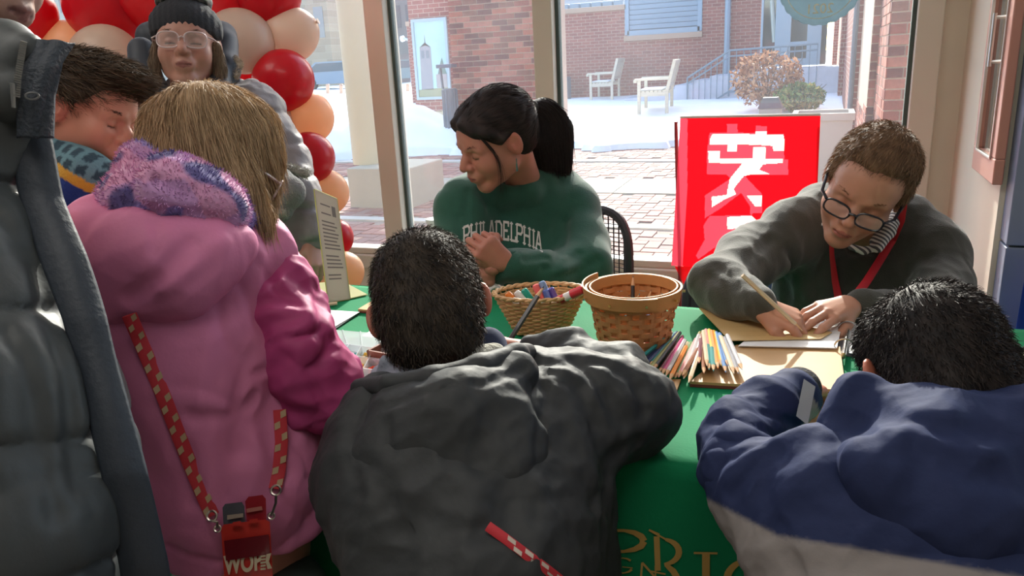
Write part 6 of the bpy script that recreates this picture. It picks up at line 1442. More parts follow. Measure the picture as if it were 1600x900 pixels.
# ------------------------------------------------------------------ the dark-haired boy with the scarf
def boy_left():
    c = P(138, 175, 1.36); R = frame((.93, -.34, .10), (.28, .94, .1)); k = .82
    T = lambda x, y, z: c+R @ (np.array([x, y, z])*k)
    e = tag(empty('person', (P(120, 300, 1.5)[0], P(120, 300, 1.5)[1], 0)), 'dark-haired boy in profile with a blue and yellow plaid scarf', 'person')
    hs = S(); head_sdf(hs, c, R, k, 'kid', nose=.85); hs.chain([(T(0, -.03, -.045), .045), (P(110, 280, 1.42), .05)], k=.03)
    sk = skin_col(c, R, k, hexc(186, 128, 108), hexc(170, 90, 84), .5)
    tor = S(); tor.chain([(P(100, 300, 1.45), .09), (P(110, 470, 1.5), .10), (P(130, 640, 1.56), .10)], k=.05)
    body_obj(e, hs, [(tor, .014)], sk, .0028)
    h = S(); h.ell(T(0, -.020, .040), np.array([.084, .100, .086])*k, R); h.ell(T(0, .055, .095), np.array([.056, .060, .030])*k, R, k=.02); h.ell(T(0, -.05, -.01), np.array([.074, .055, .055])*k, R, k=.03)
    for sx in (-1, 1): h.cap(T(sx*.068, .022, .03), T(sx*.073, .020, .004), .012*k, .006*k, k=.01)
    h.plane(T(0, .070, .052), R @ np.array([0, 1.0, -1.3]), k=.012); h.plane(T(0, -.02, -.045), R @ np.array([0, .35, -1]), k=.012)
    for sx in (-1, 1): h.ell(T(sx*.084, -.002, -.014), np.array([.024, .026, .032])*k, R, k=.008, op='s'); h.plane(T(sx*.066, .045, .02), R @ np.array([sx*.6, 1.0, -.5]), k=.01)
    h.disp.append(folds(.006, 55, 15)); crown = T(.0, -.05, .10)
    fl = lambda X: (lambda v: v/(np.linalg.norm(v, axis=1)[:, None]+1e-9))((X-crown)+R @ np.array([0, .8, .15])*.12)
    hair_obj('hair', h, .0038, e, M_hair('dark_brown'), 6000, .045, fl, .0006, .014, 5, cols=((.025, .018, .013), (.115, .075, .045)), jit=.22)
    g = S(); g.chain([(P(40, 300, 1.45), .08), (P(110, 305, 1.5), .08), (P(170, 330, 1.5), .075)], k=.04); g.chain([(P(100, 360, 1.48), .13), (P(120, 520, 1.52), .15), (P(150, 660, 1.56), .15)], k=.05); g.chain([(P(170, 330, 1.5), .07), (P(230, 470, 1.45), .06), (P(330, 520, 1.45), .05)], k=.03)
    g.disp += [folds(.006, 30, 2)]; sdf_obj('jacket', g, .007, mat('charcoal_jacket', hexc(52, 54, 56), .5), e)
    sc = S(); sc.chain([(P(72, 205, 1.46), .030), (P(90, 240, 1.36), .040), (P(135, 270, 1.31), .036), (P(172, 280, 1.34), .024)], k=.02); sc.chain([(P(78, 260, 1.38), .04), (P(120, 290, 1.33), .035), (P(160, 290, 1.34), .022)], k=.02)
    sc.disp.append(folds(.006, 30, 6))
    q0 = P(80, 170, 1.36)
    def cf(V):
        px = np.array([[RC[:, 0] @ (v-C0), RC[:, 1] @ (v-C0), -(RC[:, 2] @ (v-C0))] for v in (V-0)]) if False else None
        a = (V-q0) @ CV(.35, .94, 0)/.09; u = (V-q0) @ CV(.94, -.35, 0); C_ = np.tile(np.array(hexc(42, 66, 80)[:3]), (len(V), 1))
        pl = (np.sin(u*260) > .35) | (np.sin(a*.09*260) > .6); C_[pl] = np.array(hexc(96, 132, 144)[:3])
        t = a+u*2.2; m = (t > -.90) & (t < -.70); C_[m] = np.array(hexc(206, 154, 58)[:3]); C_[t < -.90] = np.array(hexc(30, 60, 140)[:3]); C_[(t < -.9) & (np.sin(u*90) > .93)] = np.array(hexc(22, 40, 90)[:3]); return C_
    sdf_obj('scarf', sc, .0045, mat('plaid_scarf', (.2, .3, .4, 1), .95, attr=True, bump=.4, bscale=200), e, colf=cf)
    eyebrows(e, T, R, k, mat('brow_black', hexc(50, 38, 36), .7))
    f0 = P(150, 680, 1.56); lower(e, [f0+[-.06, 0, 0], f0+[.06, 0, 0]], [np.array([f0[0]-.08, f0[1], .06]), np.array([f0[0]+.08, f0[1], .06])], (.8, .3, 0), .07, .05)
boy_left()
# ------------------------------------------------------------------ the girl in the pink coat
def girl():
    c = P(338, 250, 1.12); R = frame((.72, -.42, -.45), (.20, .92, -.1)); k = .85
    T = lambda x, y, z: c+R @ (np.array([x, y, z])*k)
    e = tag(empty('person', (P(340, 700, 1.12)[0], P(340, 700, 1.12)[1], 0)), 'fair-haired girl in a pink coat with fleece-lined hood and darker pink sleeves', 'person')
    hs = S(); head_sdf(hs, c, R, k, 'kid', nose=.85); hs.chain([(T(0, -.03, -.045), .042), (P(310, 380, 1.12), .05)], k=.03)
    sk = skin_col(c, R, k, hexc(196, 138, 118), hexc(178, 92, 90), .4)
    elb = P(494, 606, 1.10); wr = P(522, 585, 1.26)
    tor = S(); tor.chain([(P(300, 400, 1.12), .07), (P(340, 600, 1.12), .09), (P(390, 860, 1.16), .09)], k=.05); tor.chain([(P(400, 440, 1.12), .035), (elb, .03), (wr, .02)], k=.02)
    hr = S(); hand_sdf(hr, wr, P(545, 578, 1.32)-wr, np.array([0, 0, 1.]), -1, curl=(.5, .6, .6, .7), k=.68)
    body_obj(e, hs, [(tor, .014), (hr, .0025)], sk, .003)
    # coat
    g = S(); g.chain([(P(222, 400, 1.06), .072), (P(290, 375, 1.06), .07), (P(395, 400, 1.12), .060)], k=.05)
    g.chain([(P(270, 450, 1.07), .108), (P(315, 600, 1.09), .112), (P(362, 760, 1.12), .122), (P(385, 960, 1.16), .135)], k=.06); g.cap(P(400, 600, 1.12), P(440, 800, 1.14), .045, .06, k=.06); g.cap(P(280, 430, 1.06), P(360, 420, 1.09), .07, .06, k=.05)
    g.cap(P(175, 430, 1.0), P(200, 500, 1.02), .05, .05, k=.05)
    g.disp += [folds(.005, 22, 11), folds(.009, 10, 31), folds(.003, 48, 7)]
    creases(g, [([(395, 585), (440, 572), (478, 560)], .006, .007), ([(300, 652), (345, 655), (378, 645), (400, 625)], .012, .010), ([(380, 560), (372, 620), (376, 700)], .010, .014), ([(430, 600), (420, 660), (440, 740)], .008, .014), ([(455, 690), (474, 712), (480, 745)], .006, .006), ([(480, 745), (502, 744)], .006, .005), ([(250, 640), (290, 720), (300, 780)], .007, .014), ([(345, 400), (342, 470), (350, 530), (372, 560)], .006, .006), ([(262, 862), (330, 878), (420, 870), (505, 770)], .004, .005)], .5)
    PC = [crumple(.015, 10, 16, CV(.15, 1, 0), .35), crumple(.007, 24, 17, CV(.5, 1, 0), .5)]
    pk = mat('pink_shell', hexc(206, 124, 164), .65, spec=.3, var=.03, vscale=10, bump=.05, bscale=160)
    hem = P(400, 888, 1.03); g.plane(hem, np.array([0, 0, -1.0]), k=.01)
    sdf_obj('coat', g, .0044, pk, e, post=PC)
    # hood shell hanging on the back
    hd = S(); hd.ell(P(228, 392, .985), np.array([.098, .045, .058]), frame((.1, -.2, 1), (.15, 1, 0)), k=.02); hd.chain([(P(158, 350, 1.02), .034), (P(196, 440, .98), .040), (P(270, 420, .97), .045), (P(360, 380, 1.02), .030)], k=.05)
    hd.disp += [folds(.005, 24, 3), folds(.007, 11, 5), folds(.0025, 50, 8)]
    creases(hd, [([(240, 345), (246, 372), (240, 392)], .005, .006), ([(300, 380), (262, 420), (200, 470)], .010, .010), ([(345, 378), (300, 420), (250, 455)], -.006, .010)], .5)
    sdf_obj('hood', hd, .0042, pk, e, post=PC)
    sl = S(); sl.chain([(P(402, 432, 1.13), .060), (P(420, 470, 1.12), .068), (P(452, 530, 1.10), .066), (elb, .058), (P(508, 592, 1.18), .044), (wr, .032)], k=.03); sl.disp += [folds(.006, 26, 12), folds(.010, 13, 17), folds(.003, 50, 4)]
    creases(sl, [([(385, 545), (420, 510), (470, 500)], .012, .011), ([(400, 560), (440, 530), (500, 520), (520, 540)], .010, .010), ([(365, 480), (400, 470), (440, 468)], .007, .009), ([(440, 545), (480, 585), (510, 640)], .004, .005), ([(520, 530), (500, 560), (480, 570)], .010, .009), ([(400, 600), (440, 640), (500, 660)], .006, .012), ([(415, 425), (430, 452), (470, 480)], .006, .008)], .5)
    sdf_obj('sleeve', sl, .0042, mat('magenta_shell', hexc(168, 62, 116), .6, spec=.3, var=.03, vscale=10), e, post=[crumple(.017, 17, 6, CV(.8, .5, 0), .4), crumple(.007, 34, 7, CV(.8, .3, 0), .5)])
    cl = S(); cl.chain([(P(345, 372, 1.08), .012), (P(385, 372, 1.10), .016), (P(408, 352, 1.15), .012), (P(412, 340, 1.18), .006)], k=.02); sdf_obj('collar', cl, .004, mat('hot_pink', hexc(222, 60, 120), .5), e)
    # fleece lining
    fz = S(); fz.chain([(P(215, 250, 1.10), .022), (P(228, 262, 1.05), .030), (P(195, 300, 1.01), .020)], k=.02); fz.chain([(P(172, 322, 1.01), .018), (P(222, 308, .99), .033), (P(270, 305, .98), .044), (P(325, 325, 1.0), .040), (P(372, 345, 1.06), .026)], k=.03); fz.chain([(P(235, 250, 1.08), .02), (P(290, 285, 1.02), .03)], k=.02)
    fz.disp += [folds(.010, 26, 5), lump(.0016, 220, 3)]
    creases(fz, [([(190, 318), (250, 330), (310, 335), (360, 345)], .008, .007), ([(215, 262), (250, 285), (290, 300)], .008, .007)], .5)
    f1, f2 = lump(1, 60, 21), lump(1, 44, 33)
    def fc(V):
        a, b = f1(V), f2(V+.3); C_ = np.tile(np.array(hexc(190, 144, 194)[:3]), (len(V), 1)); C_[b > .25] = np.array(hexc(206, 150, 188)[:3]); C_[b < -.35] = np.array(hexc(146, 132, 200)[:3])
        m = np.clip((a-.22)/.15, 0, 1)[:, None]; return C_*(1-m)+m*np.array(hexc(92, 84, 142)[:3])
    V, F = snet(fz, fz.lo-.02, fz.hi+.02, .004); r = np.random.default_rng(3); ii = r.choice(len(V), 9000); G = fz.grad(V[ii]); V2, F2, t = strands(V[ii]-G*.002, G, .007, 2, lambda X: G, .0008, seed=2, jit=.6)
    mesh_np('fleece_lining', np.concatenate([V, V2]), np.concatenate([F, F2+len(V)]), mat('fleece', (.4, .3, .5, 1), .95, attr=True, sheen=.4), e, True, np.concatenate([fc(V), np.tile(fc(V[ii])[:, None], (3, 1, 1)).reshape(3, -1, 1, 3).repeat(2, 2).reshape(-1, 3)*1.06]))
    # hair, hanging to the jaw
    h = S(); h.ell(T(0, -.018, .034), np.array([.086, .104, .090])*k, R); h.ell(T(0, -.035, -.04), np.array([.082, .070, .075])*k, R, k=.04)
    h.chain([(P(310, 220, 1.12), .05), (P(340, 270, 1.10), .050), (P(368, 310, 1.08), .034), (P(390, 345, 1.08), .016), (P(398, 375, 1.09), .004)], k=.04)
    h.chain([(P(392, 205, 1.12), .030), (P(404, 250, 1.13), .014), (P(398, 320, 1.11), .012)], k=.03)
    h.chain([(P(272, 200, 1.10), .035), (P(256, 240, 1.10), .018)], k=.03)
    h.ell(T(0, .112, -.03), np.array([.045, .045, .07])*k, R, k=.01, op='s')
    h.cap(P(440, 262, 1.08), P(430, 305, 1.10), .034, .026, k=.008, op='s')
    h.disp += [folds(.004, 60, 15), folds(.005, 26, 25)]
    top = P(330, 135, 1.12)
    def fl(X):
        v = X-top; v[:, 2] -= .05; v = v/(np.linalg.norm(v, axis=1)[:, None]+1e-9); return v*.5+np.array([CV(.35, -.9, .0)])*.8
    hair_obj('hair', h, .0042, e, M_hair('dark_blond'), 9000, .065, fl, .0006, .010, 7, cols=((.21, .135, .075), (.60, .43, .26)), seg=7, jit=.10, up=.15)
    glasses(e, T, k, mat('glasses_pale', hexc(216, 200, 204), .12), .0022, rx=.026, ry=.020, drop=-.004, fwd=.112)
    # strap and the red holder
    both = S(); both.p = g.p+hd.p; both.lo, both.hi = g.lo, g.hi; both.disp = list(g.disp)
    sp = [(202, 492), (218, 530), (236, 572), (256, 620), (276, 672), (298, 728), (318, 775), (332, 806)]; sp2 = [(437, 640), (440, 690), (436, 735), (430, 764)]
    st = empty('crossbody_strap', both.hit([(256, 620)], .5)[0]); bag = st
    bag.name = 'card_holder'; tag(bag, 'red plastic card holder on a red and tan chequered strap, hanging on the pink coat', 'holder')
    Mr = mat('strap_red', hexc(186, 44, 56), .7); Mt = mat('strap_tan', hexc(176, 150, 116), .7)
    for pl in (sp, sp2):
        H = both.hit(pl, .5); H = H+(C0-H)/np.linalg.norm(C0-H, axis=1)[:, None]*.005; HH = np.array([[np.interp(t, range(len(H)), H[:, j]) for j in range(3)] for t in np.linspace(0, len(H)-1, 40)])
        b = MB(); b.tube(HH, [(.0014, .0085)]*40, 8, flat=C0-HH[20]); s0 = b.build('strap', Mr, bag, True)
        L_ = np.concatenate([[0], np.cumsum(np.linalg.norm(np.diff(HH, axis=0), axis=1))]); tot = L_[-1]; n = int(tot/.014)
        for q in range(n):
            f_ = lambda t: np.array([np.interp(t*tot, L_, HH[:, j]) for j in range(3)]); a, b2 = f_(q/n), f_(min(1, (q+.8)/n)); d = nz(b2-a); up = nz(C0-a); sd = np.cross(d, up); o = .0042 if q % 2 else -.0042; up2 = up*.002
            bb = MB(); bb.add([a+sd*(o-.0036)+up2, a+sd*(o+.0036)+d*.003+up2, b2+sd*(o+.0036)+up2, b2+sd*(o-.0036)-d*.003+up2], [(0, 1, 2, 3)]); bb.build('woven_lozenge', Mt, s0)
    H = both.hit([(385, 830)], .5)[0]; Db = np.dot(H-C0, -RC[:, 2])-.035
    q = lambda x, y, dz=0: P(x, y, Db+dz)
    Mred = mat('holder_red', hexc(190, 52, 44), .25, coat=.4); Mdr = mat('holder_window', hexc(104, 24, 34), .12, coat=.6); nrm = nz(C0-q(385, 840))
    def plate(name, pts, th, m, dz=0, par=bag, bev=0): b = MB(); b.poly([q(x, y, dz) for x, y in pts], nrm, th); return b.build(name, m, par)
    plate('case', [(346, 826), (350, 820), (414, 812), (421, 816), (426, 908), (352, 918)], .018, Mred, .018)
    plate('window', [(350, 845), (420, 835), (422, 866), (353, 876)], .002, Mdr, -.001)
    for nm, m, pts in (('grey_token', mat('token_smoke', hexc(84, 84, 92), .2, coat=.5), [(348, 794), (352, 788), (378, 785), (382, 792), (383, 822), (350, 826)]), ('red_token', mat('token_red', hexc(150, 34, 44), .2, coat=.5), [(383, 784), (388, 777), (410, 774), (415, 780), (416, 812), (386, 817)])): plate(nm, pts, .012, m, .014)
    plate('token_slot', [(355, 805), (380, 802), (380, 808), (355, 812)], .002, mat('slot_pale', hexc(160, 146, 132), .4), .0005); plate('token_slot', [(385, 795), (409, 791), (410, 797), (386, 801)], .002, mat('slot_rose', hexc(176, 110, 100), .4), .0005)
    plate('clip', [(362, 822), (364, 816), (376, 814), (378, 822)], .004, Mred, -.003); plate('clip', [(388, 818), (390, 812), (402, 810), (404, 816)], .004, Mred, -.003)
    rt = nz(q(424, 868)-q(350, 878)); up = nz(np.cross(nrm, rt)); loc = q(352, 900, -.004)
    text_mesh('WOR', .030, q(351, 897, -.004), rt*.66, up, mat('print_tan', hexc(196, 180, 152), .6), 'lettering', bag, ext=.0003, bold=.0011)
    for j in range(5): plate('lettering_bar', [(407, 868+j*5), (415, 867+j*5), (415, 870+j*5), (407, 871+j*5)], .001, mat('print_tan', hexc(196, 180, 152), .6), -.0035)
    plate('lettering_k', [(416, 866), (424, 864), (420, 877), (425, 888), (418, 889), (415, 878)], .001, mat('print_tan', hexc(196, 180, 152), .6), -.0035)
    Mst = mat('clip_steel', (.62, .58, .52), .3, 1)
    for (x0, y0), (x1, y1) in (((431, 766), (424, 806)), ((331, 806), (340, 826))):
        b = MB(); a, d_ = q(x0, y0), q(x1, y1); b.tube([a+.006*(rt*cos(t)+up*sin(t)) for t in np.linspace(0, 2*pi, 14, endpoint=False)], .0016, 6, closed=True); b.tube([a-up*.006, (a+d_)/2+rt*.003, d_], .0018, 6); b.tube([d_+.004*(rt*cos(t)+up*sin(t)) for t in np.linspace(0, 2*pi, 12, endpoint=False)], .0013, 6, closed=True); b.build('snap_hook', Mst, bag, True)
    f0 = P(390, 930, 1.16); lower(e, [f0+[-.05, 0, 0], f0+[.05, 0, 0]], [np.array([f0[0]-.06, f0[1], .06]), np.array([f0[0]+.06, f0[1], .06])], (.5, .8, 0), .065, .045, m=mat('green_grey_trousers', hexc(70, 84, 80), .8))
girl()
def short_hair(e, T, R, k, m, cols, seed, n=9000, L_=.022, lift=.010, bump=None, nape=-.05, crown=(0, -.03, .11)):
    h = S(); h.ell(T(0, -.018, .036), np.array([.083, .101, .089])*k, R); h.ell(T(0, -.05, -.02), np.array([.074, .058, .062])*k, R, k=.03); h.ell(T(0, .03, .06), np.array([.070, .060, .05])*k, R, k=.03); h.cap(T(-.02, -.066, -.05), T(.02, -.066, -.05), .046*k, k=.04); h.cap(T(-.018, -.062, nape+.03), T(.018, -.062, nape+.03), .040*k, k=.03)
    h.plane(T(0, -.02, nape), R @ np.array([0, .25, -1]), k=.014)
    for sx in (-1, 1): h.ell(T(sx*.088, .0, -.02), np.array([.024, .028, .034])*k, R, k=.010, op='s')
    h.plane(T(0, .075, .0), R @ np.array([0, 1, -.5]), k=.01)
    h.disp += [folds(.0022, 90, seed), folds(.003, 40, seed+1)]
    cr = T(*crown); fl = lambda X: (lambda v: v/(np.linalg.norm(v, axis=1)[:, None]+1e-9))((X-cr)+R @ np.array([.02, .0, -.03]))
    hair_obj('hair', h, .0038, e, m, n, L_, fl, .00055, lift, seed, cols=cols, jit=.30, up=.55)
# ------------------------------------------------------------------ the centre boy, seen from behind
def boy_centre():
    c = P(672, 484, 1.09); R = frame((.02, -.42, -.90), (-.22, .93, -.3)); k = .87
    T = lambda x, y, z: c+R @ (np.array([x, y, z])*k)
    e = tag(empty('person', (P(740, 760, .95)[0], P(740, 760, .95)[1], 0)), 'short-haired boy in a charcoal hooded coat, back to the viewer at the table', 'person')
    hs = S(); head_sdf(hs, c, R, k, 'kid', nose=.85, eo=.010); hs.chain([(T(0, -.035, -.04), .046), (P(702, 660, 1.02), .05)], k=.03)
    sk = skin_col(c, R, k, hexc(176, 118, 96), hexc(160, 84, 78), .6)
    shL, shR = P(572, 660, .97), P(850, 625, 1.0); elR = P(982, 634, 1.03); wrR = P(826, 548, 1.20); elL = P(572, 745, .96); wrL = P(620, 600, 1.15)
    tor = S(); tor.chain([(P(705, 660, .98), .07), (P(740, 850, 1.0), .10)], k=.05); tor.chain([(P(800, 640, .98), .03), (elR, .022), (wrR, .018)], k=.02); tor.chain([(P(600, 680, .98), .03), (elL, .022), (wrL, .018)], k=.02)
    hr = S(); w = P(818, 546, 1.21); hand_sdf(hr, w, P(786, 536, 1.24)-w, CV(.0, .8, -.2), 1, curl=(.9, .9, 1.0, 1.0), k=.70, thumb=(.6, .5), spread=.02)
    body_obj(e, hs, [(tor, .013), (hr, .0024)], sk, .0028)
    short_hair(e, T, R, k, M_hair('black_brown'), ((.014, .012, .011), (.075, .055, .038)), 31, nape=-.115)
    # shirt collar and pale inner rim, navy scarf
    sc = S(); sc.chain([(P(600, 590, 1.06), .020), (P(640, 585, 1.02), .024), (P(665, 600, .99), .02)], k=.01); sc.box(P(628, 585, 1.03), (.034, .006, .020), frame((-.1, -.5, .9), (.3, .9, 0)), k=.008); sdf_obj('shirt_collar', sc, .0035, mat('pale_blue_collar', hexc(168, 176, 192), .8, bump=.2, bscale=200), e)
    sc = S(); sc.chain([(P(690, 588, 1.0), .018), (P(730, 566, 1.02), .020), (P(772, 556, 1.04), .018)], k=.02); sdf_obj('pale_lining', sc, .004, mat('cream_fleece', hexc(170, 168, 158), .95, bump=.5, bscale=200), e)
    sc = S(); sc.chain([(P(742, 552, 1.07), .016), (P(764, 538, 1.09), .019), (P(780, 552, 1.07), .013)], k=.02); sc.disp.append(folds(.004, 50, 2)); sdf_obj('navy_scarf', sc, .004, mat('navy_knit', hexc(48, 56, 84), .9), e)
    # coat
    g = S(); g.chain([(P(606, 700, .96), .070), (P(705, 700, .96), .078), (P(835, 660, .99), .078)], k=.05)
    g.chain([(P(690, 780, .93), .120), (P(735, 850, .92), .140), (P(765, 960, .94), .150)], k=.07); g.cap(P(632, 770, .95), P(682, 940, .96), .078, .076, k=.05); g.cap(P(840, 770, .97), P(862, 960, .98), .085, .072, k=.06)
    g.chain([(P(604, 700, .96), .066), (elL, .056), (P(590, 810, .97), .046)], k=.04)
    g.chain([(P(845, 640, 1.0), .074), (P(930, 640, 1.01), .066), (elR, .060)], k=.03)
    g.chain([(elR, .058), (P(955, 590, 1.12), .048), (P(885, 560, 1.17), .040), (P(828, 550, 1.20), .033)], k=.02)
    g.disp += [folds(.005, 20, 41), folds(.010, 9, 51), folds(.0025, 46, 3)]
    creases(g, [([(846, 560), (852, 620), (838, 690), (820, 740)], .008, .007), ([(900, 560), (940, 600), (975, 660)], .012, .010), ([(925, 562), (985, 590), (1010, 640)], .010, .009), ([(860, 580), (910, 610), (930, 660)], .008, .010), ([(560, 640), (548, 690), (560, 760)], .008, .010), ([(560, 700), (600, 760), (620, 820)], .008, .013),
                ([(840, 690), (800, 740), (790, 820)], .010, .014), ([(1000, 690), (950, 720), (930, 790)], .008, .010), ([(640, 800), (720, 830), (800, 820)], .007, .014), ([(955, 740), (942, 820), (945, 890)], .008, .010), ([(815, 552), (850, 560), (900, 570)], .008, .008), ([(700, 690), (760, 720), (820, 715)], .006, .013)], .5)
    NC = [crumple(.016, 11, 26, (.2, 0, 1), .4), crumple(.008, 24, 27, (.6, 0, .7), .5), crumple(.003, 48, 28, (.6, 0, .7), .6)]; nyl = mat('charcoal_nylon', hexc(56, 59, 61), .62, spec=.25, var=.05, vscale=12, bump=.08, bscale=90)
    g.cap(P(690, 560, 1.06), P(694, 610, 1.03), .062, .058, k=.015, op='s')
    sdf_obj('coat', g, .004, nyl, e, post=NC)
    hd = S(); hd.chain([(P(578, 632, .95), .022), (P(640, 640, .89), .032), (P(720, 625, .88), .034), (P(805, 585, .93), .026)], k=.03); hd.ell(P(705, 710, .875), np.array([.108, .045, .075]), frame((0, 0, 1), (-.1, 1, 0)), k=.04); hd.cap(P(650, 750, .88), P(760, 750, .88), .045, .045, k=.05)
    hd.disp += [folds(.005, 22, 14), folds(.007, 10, 16)]
    creases(hd, [([(600, 660), (610, 720), (640, 780)], .006, .008), ([(830, 600), (842, 660), (836, 720)], .006, .008), ([(600, 632), (680, 612), (760, 596), (822, 574)], .005, .005)], .5)
    hd.cap(P(690, 560, 1.06), P(694, 602, 1.02), .058, .050, k=.015, op='s')
    sdf_obj('hood', hd, .004, nyl, e, post=NC)
    rim = S(); rim.chain([(P(562, 606, .95), .011), (P(606, 602, .90), .012), (P(676, 592, .88), .013), (P(750, 574, .90), .014), (P(806, 554, .945), .013), (P(824, 550, .98), .011)], k=.01); rim.disp.append(folds(.003, 60, 5)); sdf_obj('hood_rim', rim, .0035, nyl, e)
    f0 = P(740, 940, .97); f0 = np.array([f0[0], min(f0[1], .78), .5]); lower(e, [f0+[-.07, 0, 0], f0+[.07, 0, 0]], [np.array([f0[0]-.08, f0[1], .06]), np.array([f0[0]+.08, f0[1], .06])], (0, 1, 0), .075, .05)
    # patterned lanyard lying on the back of the coat
    b = MB(); H = g.hit([(762, 822), (790, 842), (822, 866), (852, 888), (880, 910)], .4); H = H+(C0-H)/np.linalg.norm(C0-H, axis=1)[:, None]*.006
    s0 = tag(empty('lanyard', H[0]), 'red and cream patterned lanyard hanging across the back of the charcoal coat', 'lanyard')
    b.tube(H, [(.0015, .0052)]*5, 8, flat=C0-H[2]); st = b.build('strap', mat('strap_red', hexc(186, 44, 56), .7), s0, True)
    for q in range(7):
        t = .25+.75*q/7; i = min(3, int(t*4)); f_ = t*4-i; a = H[i]*(1-f_)+H[i+1]*f_; d = nz(H[i+1]-H[i]); up = nz(C0-a); sd = np.cross(d, up); bb = MB(); a = a+up*.002; o = .0025*(1 if q % 2 else -1)
        bb.add([a+sd*(o-.002), a+sd*(o+.002)+d*.002, a+sd*(o+.002)+d*.012, a+sd*(o-.002)+d*.010], [(0, 1, 2, 3)]); bb.build('woven_lozenge', mat('strap_cream', hexc(200, 190, 180), .7), st)
boy_centre()
# ------------------------------------------------------------------ the boy in the navy jacket, seen from behind
def boy_right():
    c = P(1456, 588, .92); R = frame((.0, -.40, -.91), (-.02, .95, -.3)); k = .86
    T = lambda x, y, z: c+R @ (np.array([x, y, z])*k)
    e = tag(empty('person', (P(1400, 800, .82)[0], P(1400, 800, .82)[1], 0)), 'black-haired boy in a navy and grey jacket seen from behind', 'person')
    hs = S(); head_sdf(hs, c, R, k, 'kid', nose=.85, eo=.012); hs.chain([(T(0, -.035, -.04), .048), (P(1455, 740, .88), .05)], k=.03)
    sk = skin_col(c, R, k, hexc(178, 114, 90), hexc(160, 84, 78), .6)
    elb = P(1152, 728, .92); wr = P(1232, 624, 1.06)
    tor = S(); tor.chain([(P(1440, 800, .84), .06), (P(1420, 880, .84), .10)], k=.05); tor.chain([(P(1300, 760, .85), .02), (elb, .012), (wr, .016)], k=.01)
    hr = S(); w = P(1244, 616, 1.08); hand_sdf(hr, w, P(1278, 600, 1.14)-w, np.array([0, 0, 1.]), -1, curl=(.6, .7, .7, .8), k=.68, thumb=(.7, .3), spread=.03)
    body_obj(e, hs, [(tor, .013), (hr, .0024)], sk, .003)
    short_hair(e, T, R, k, M_hair('black'), ((.010, .009, .010), (.045, .034, .030)), 41, n=11000, L_=.018, lift=.010, nape=-.085)
    # jacket: navy above, grey below
    g = S(); g.chain([(P(1268, 768, .84), .062), (P(1420, 800, .84), .075), (P(1580, 800, .83), .080)], k=.04)
    g.chain([(P(1400, 880, .82), .120), (P(1420, 960, .80), .155)], k=.07); g.cap(P(1290, 860, .84), P(1310, 990, .86), .080, .08, k=.06); g.cap(P(1600, 820, .80), P(1620, 980, .80), .10, .11, k=.06)
    g.chain([(P(1262, 764, .85), .060), (P(1200, 776, .87), .056), (elb, .046)], k=.02)
    g.disp += [folds(.005, 20, 61), folds(.009, 9, 71), folds(.0025, 50, 3)]
    creases(g, [([(1200, 700), (1188, 760), (1200, 830)], .010, .009), ([(1210, 705), (1172, 740), (1140, 770)], .010, .008), ([(1200, 710), (1176, 790), (1168, 820)], .008, .006), ([(1185, 690), (1150, 715), (1100, 735)], .008, .007), ([(1420, 780), (1500, 820), (1600, 850)], .006, .014), ([(1300, 690), (1330, 740), (1390, 790), (1480, 830)], .007, .009), ([(1208, 826), (1215, 860), (1240, 900)], .008, .010)], .4)
    NV = [crumple(.015, 11, 36, CV(.4, 1, 0), .4), crumple(.008, 24, 37, CV(.5, .6, 0), .5), crumple(.003, 48, 38, CV(.5, .6, 0), .6)]
    M_nv = mat('navy_nylon', hexc(52, 66, 108), .75, spec=.12, attr=True, bump=.06, bscale=120)
    a0, b0, c0 = g.hit([(1135, 795), (1215, 836), (1500, 885)], .4)
    nn = np.cross(b0-a0, C0-a0); nn = nz(nn); nn = nn if nn[2] < 0 else -nn; n2 = np.cross(c0-b0, C0-b0); n2 = nz(n2); n2 = n2 if n2[2] < 0 else -n2
    nv = np.array(hexc(42, 51, 84)[:3]); gy = np.array(hexc(136, 131, 130)[:3])
    def jc(V):
        m = np.where((V-b0) @ nz(a0-b0) > 0, ((V-a0) @ nn), ((V-b0) @ n2)); m = np.clip(.5+m/.004, 0, 1)[:, None]; return gy*m+nv*(1-m)
    sdf_obj('jacket', g, .004, M_nv, e, colf=jc, post=NV)
    fa = S(); fa.chain([(elb, .050), (P(1160, 680, .98), .046), (P(1200, 642, 1.03), .040), (P(1236, 620, 1.07), .033)], k=.02); fa.disp += [folds(.005, 26, 5), folds(.008, 13, 7)]
    creases(fa, [([(1130, 660), (1180, 668), (1220, 690)], .009, .008), ([(1110, 690), (1160, 700), (1200, 705)], .010, .008), ([(1160, 615), (1190, 640), (1250, 668)], .006, .006)], .5)
    p0, p1 = fa.hit([(1222, 668), (1250, 640)], .5); ax = nz(P(1238, 618, 1.07)-P(1170, 680, .97))
    def fc(V): m = ((V-P(1216, 652, 1.03)) @ CV(.75, -.66, 0) > .022) & ((V-P(1216, 652, 1.03)) @ CV(.75, .66, -.2) < .055); return np.where(m[:, None], gy, nv)
    sdf_obj('forearm_sleeve', fa, .0038, M_nv, e, colf=fc, post=[crumple(.014, 18, 36, CV(.8, -.5, .3), .35), crumple(.005, 36, 37, CV(.8, -.5, 0), .4)])
    cu = S(); q = P(1243, 612, 1.08); cu.cap(q-ax*.010, q+ax*.012, .033, .031, k=.005); sdf_obj('cuff', cu, .0035, mat('black_rib', hexc(34, 34, 42), .9, bump=.5, bscale=300), e)
    b = MB(); b.poly([P(1256, 592, 1.03), P(1274, 604, 1.025), P(1262, 664, .975), P(1244, 650, .98)], nz(C0-q), .004); b.build('wrist_tab', mat('grey_tab', hexc(140, 146, 152), .6), e)
